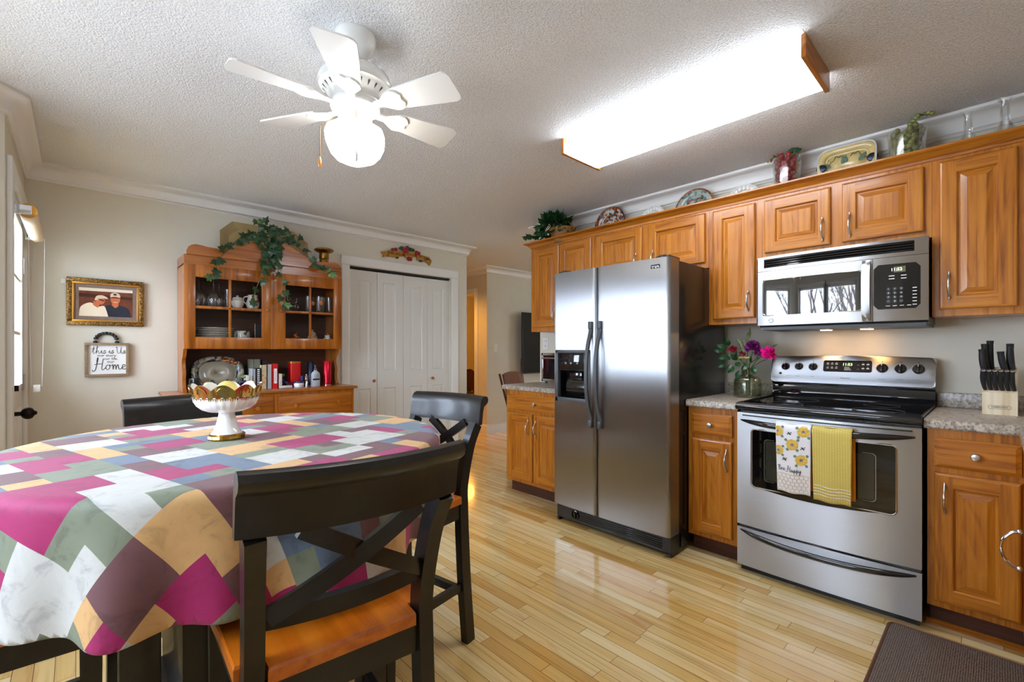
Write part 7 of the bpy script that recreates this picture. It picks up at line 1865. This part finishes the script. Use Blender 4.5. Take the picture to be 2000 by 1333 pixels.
CX, CY = 4.05, 3.95
def L(px, py, Y): return onY(px, py, Y)
b = B(); Yb = 4.1
n = 10; top = [L(983, 729, Yb), L(996, 727, Yb - .1), L(1010, 731, Yb - .2), L(1018, 745, Yb - .28)]
def lb(u, v):
    px = 984 + 34 * u + 10 * v; py = 730 - 4 * math.sin(u * PI) + 70 * v; return L(px, py, Yb - .02 - .26 * u + .02 * math.sin(u * PI))
b.surf(lb, 12, 10); obj('leather_back', b, M['leather'], oc, solid=.05)
for k in (0, 1):
    b = B(); b.tube([L(975.5 + 7 * k, 731 + k, Yb + .03 - .03 * k), L(993 + 4 * k, 800, Yb + .03 - .03 * k), L(996 + 4 * k, 830, Yb + .03)], .014, 8); obj('back_post', b, M['darkwood'], oc)
sz = .46; sc0 = L(1000, 800, Yb); sx0 = sc0.x
b = B(); b.box(sx0 + .02, sx0 + .47, Yb - .42, Yb + .02, sz - .06, sz, .02); obj('seat', b, M['leather'], oc)
for dx in (.04, .45):
    for dy in (-.40, 0.0): b = B(); b.tube([(sx0 + dx, Yb + dy, sz - .05), (sx0 + dx, Yb + dy, 0)], [.022, .015], 8); obj('leg', b, M['darkwood'], oc)
# study seen through the hall door: round-backed chair by a lamp
q = onX(918, 745, 4.9); ce = V(4.75, 6.35, 0)
rc = thing('study_chair', 'round-backed wooden chair in the amber room past the hall door', 'chair', ce)
def SV(px, py, Y): return onY(px, py, Y)
Yc = onY(915, 700, 6.4)
a = SV(900, 742, 6.4); e = SV(930, 742, 6.4); zt = SV(915, 721, 6.4).z; zb = SV(915, 765, 6.4).z; r_ = abs(e.x - a.x) / 2
cx = (a.x + e.x) / 2
b = B(); o = [(cx + r_ * math.cos(2 * PI * i / 28), (zt + zb) / 2 + (zt - zb) / 2 * math.sin(2 * PI * i / 28)) for i in range(28)]; b.prism(o, 'y', 6.38, 6.42); obj('backrest', b, M['darkwood'], rc)
b = B(); b.box(cx - .24, cx + .24, 6.0, 6.44, .43, .47, .02); obj('seat', b, M['darkwood'], rc)
for dx in (-.2, .2):
    for dy in (6.03, 6.40): b = B(); b.tube([(cx + dx, dy, .43), (cx + dx, dy, 0)], .018, 8); obj('leg', b, M['darkwood'], rc)
    b = B(); b.tube([(cx + dx * .6, 6.40, .45), (cx + dx * .5, 6.40, zb + .05)], .014, 8); obj('back_post', b, M['darkwood'], rc)
lamp('study_lamp_light', 'POINT', (5.6, 7.2, 1.6), 9, (1, .42, .06), shadow_soft_size=.15)
lamp('hall_lamp_light', 'SPOT', (3.80, 5.25, 2.37), 55, (1, .44, .07), spot_size=R(115), spot_blend=.8, shadow_soft_size=.3)

# kitchen mat
b = B(); P = [onZ(1735, 1221, .008), onZ(1690, 1333, .008)]; my = .330
b.prism(rr(1.95, 2.60, -.135, my, .03, 4), 'z', 0.0006, .007); mt = thing('kitchen_mat', 'brown woven floor mat in front of the stove and right cabinet', 'mat', (2.27, -.2, 0)); obj('woven_field', b, M['mat'], mt)
b = B(); b.tube([(x, y, .006) for x, y in rr(1.95, 2.60, -.135, my, .03, 4)], .0055, 6, closed=True); obj('bound_edge', b, M['leather'], mt)

# ------------------------------------------------------------------ outdoors past the windows
b = B(); b.box(-40, -1.5, -30, 40, -.62, -.6); o = struct('ground', b, M['bounce_ground'], smooth=False)
rt = random.Random(12)
def tree(x, y, h, seed):
    rt = random.Random(seed); t = thing('bare_tree', 'leafless winter tree outside the bay windows', 'tree', (x, y, -.6), group='bare trees outside')
    b = B()
    def grow(p, d, L, r_, lv):
        e = p + d * L; m_ = p.lerp(e, .5) + V(rt.uniform(-1, 1), rt.uniform(-1, 1), 0) * L * .06
        b.tube([p, m_, e], [r_, r_ * .85, r_ * .68], 5 if lv > 1 else 8)
        if lv < 4:
            for k in range(3 if lv < 3 else 4):
                nd = (d + V(rt.uniform(-.9, .9), rt.uniform(-.9, .9), rt.uniform(-.25, .6))).normalized(); q = rt.uniform(.45, 1.0); grow(p.lerp(e, q), nd, L * rt.uniform(.55, .8), r_ * .55, lv + 1)
    grow(V(x, y, -.6), V(rt.uniform(-.1, .1), rt.uniform(-.1, .1), 1).normalized(), h, .16, 0); obj('trunk_and_branches', b, M['bark'], t, smooth=False)
for x, y, h, s in ((-7.5, 1.2, 2.1, 1), (-9, 3.6, 2.4, 2), (-8, -1.5, 2.2, 3), (-12, .2, 2.6, 4), (-11, 5.6, 2.5, 5), (-13, 2.4, 2.4, 6)): tree(x, y, h, s)
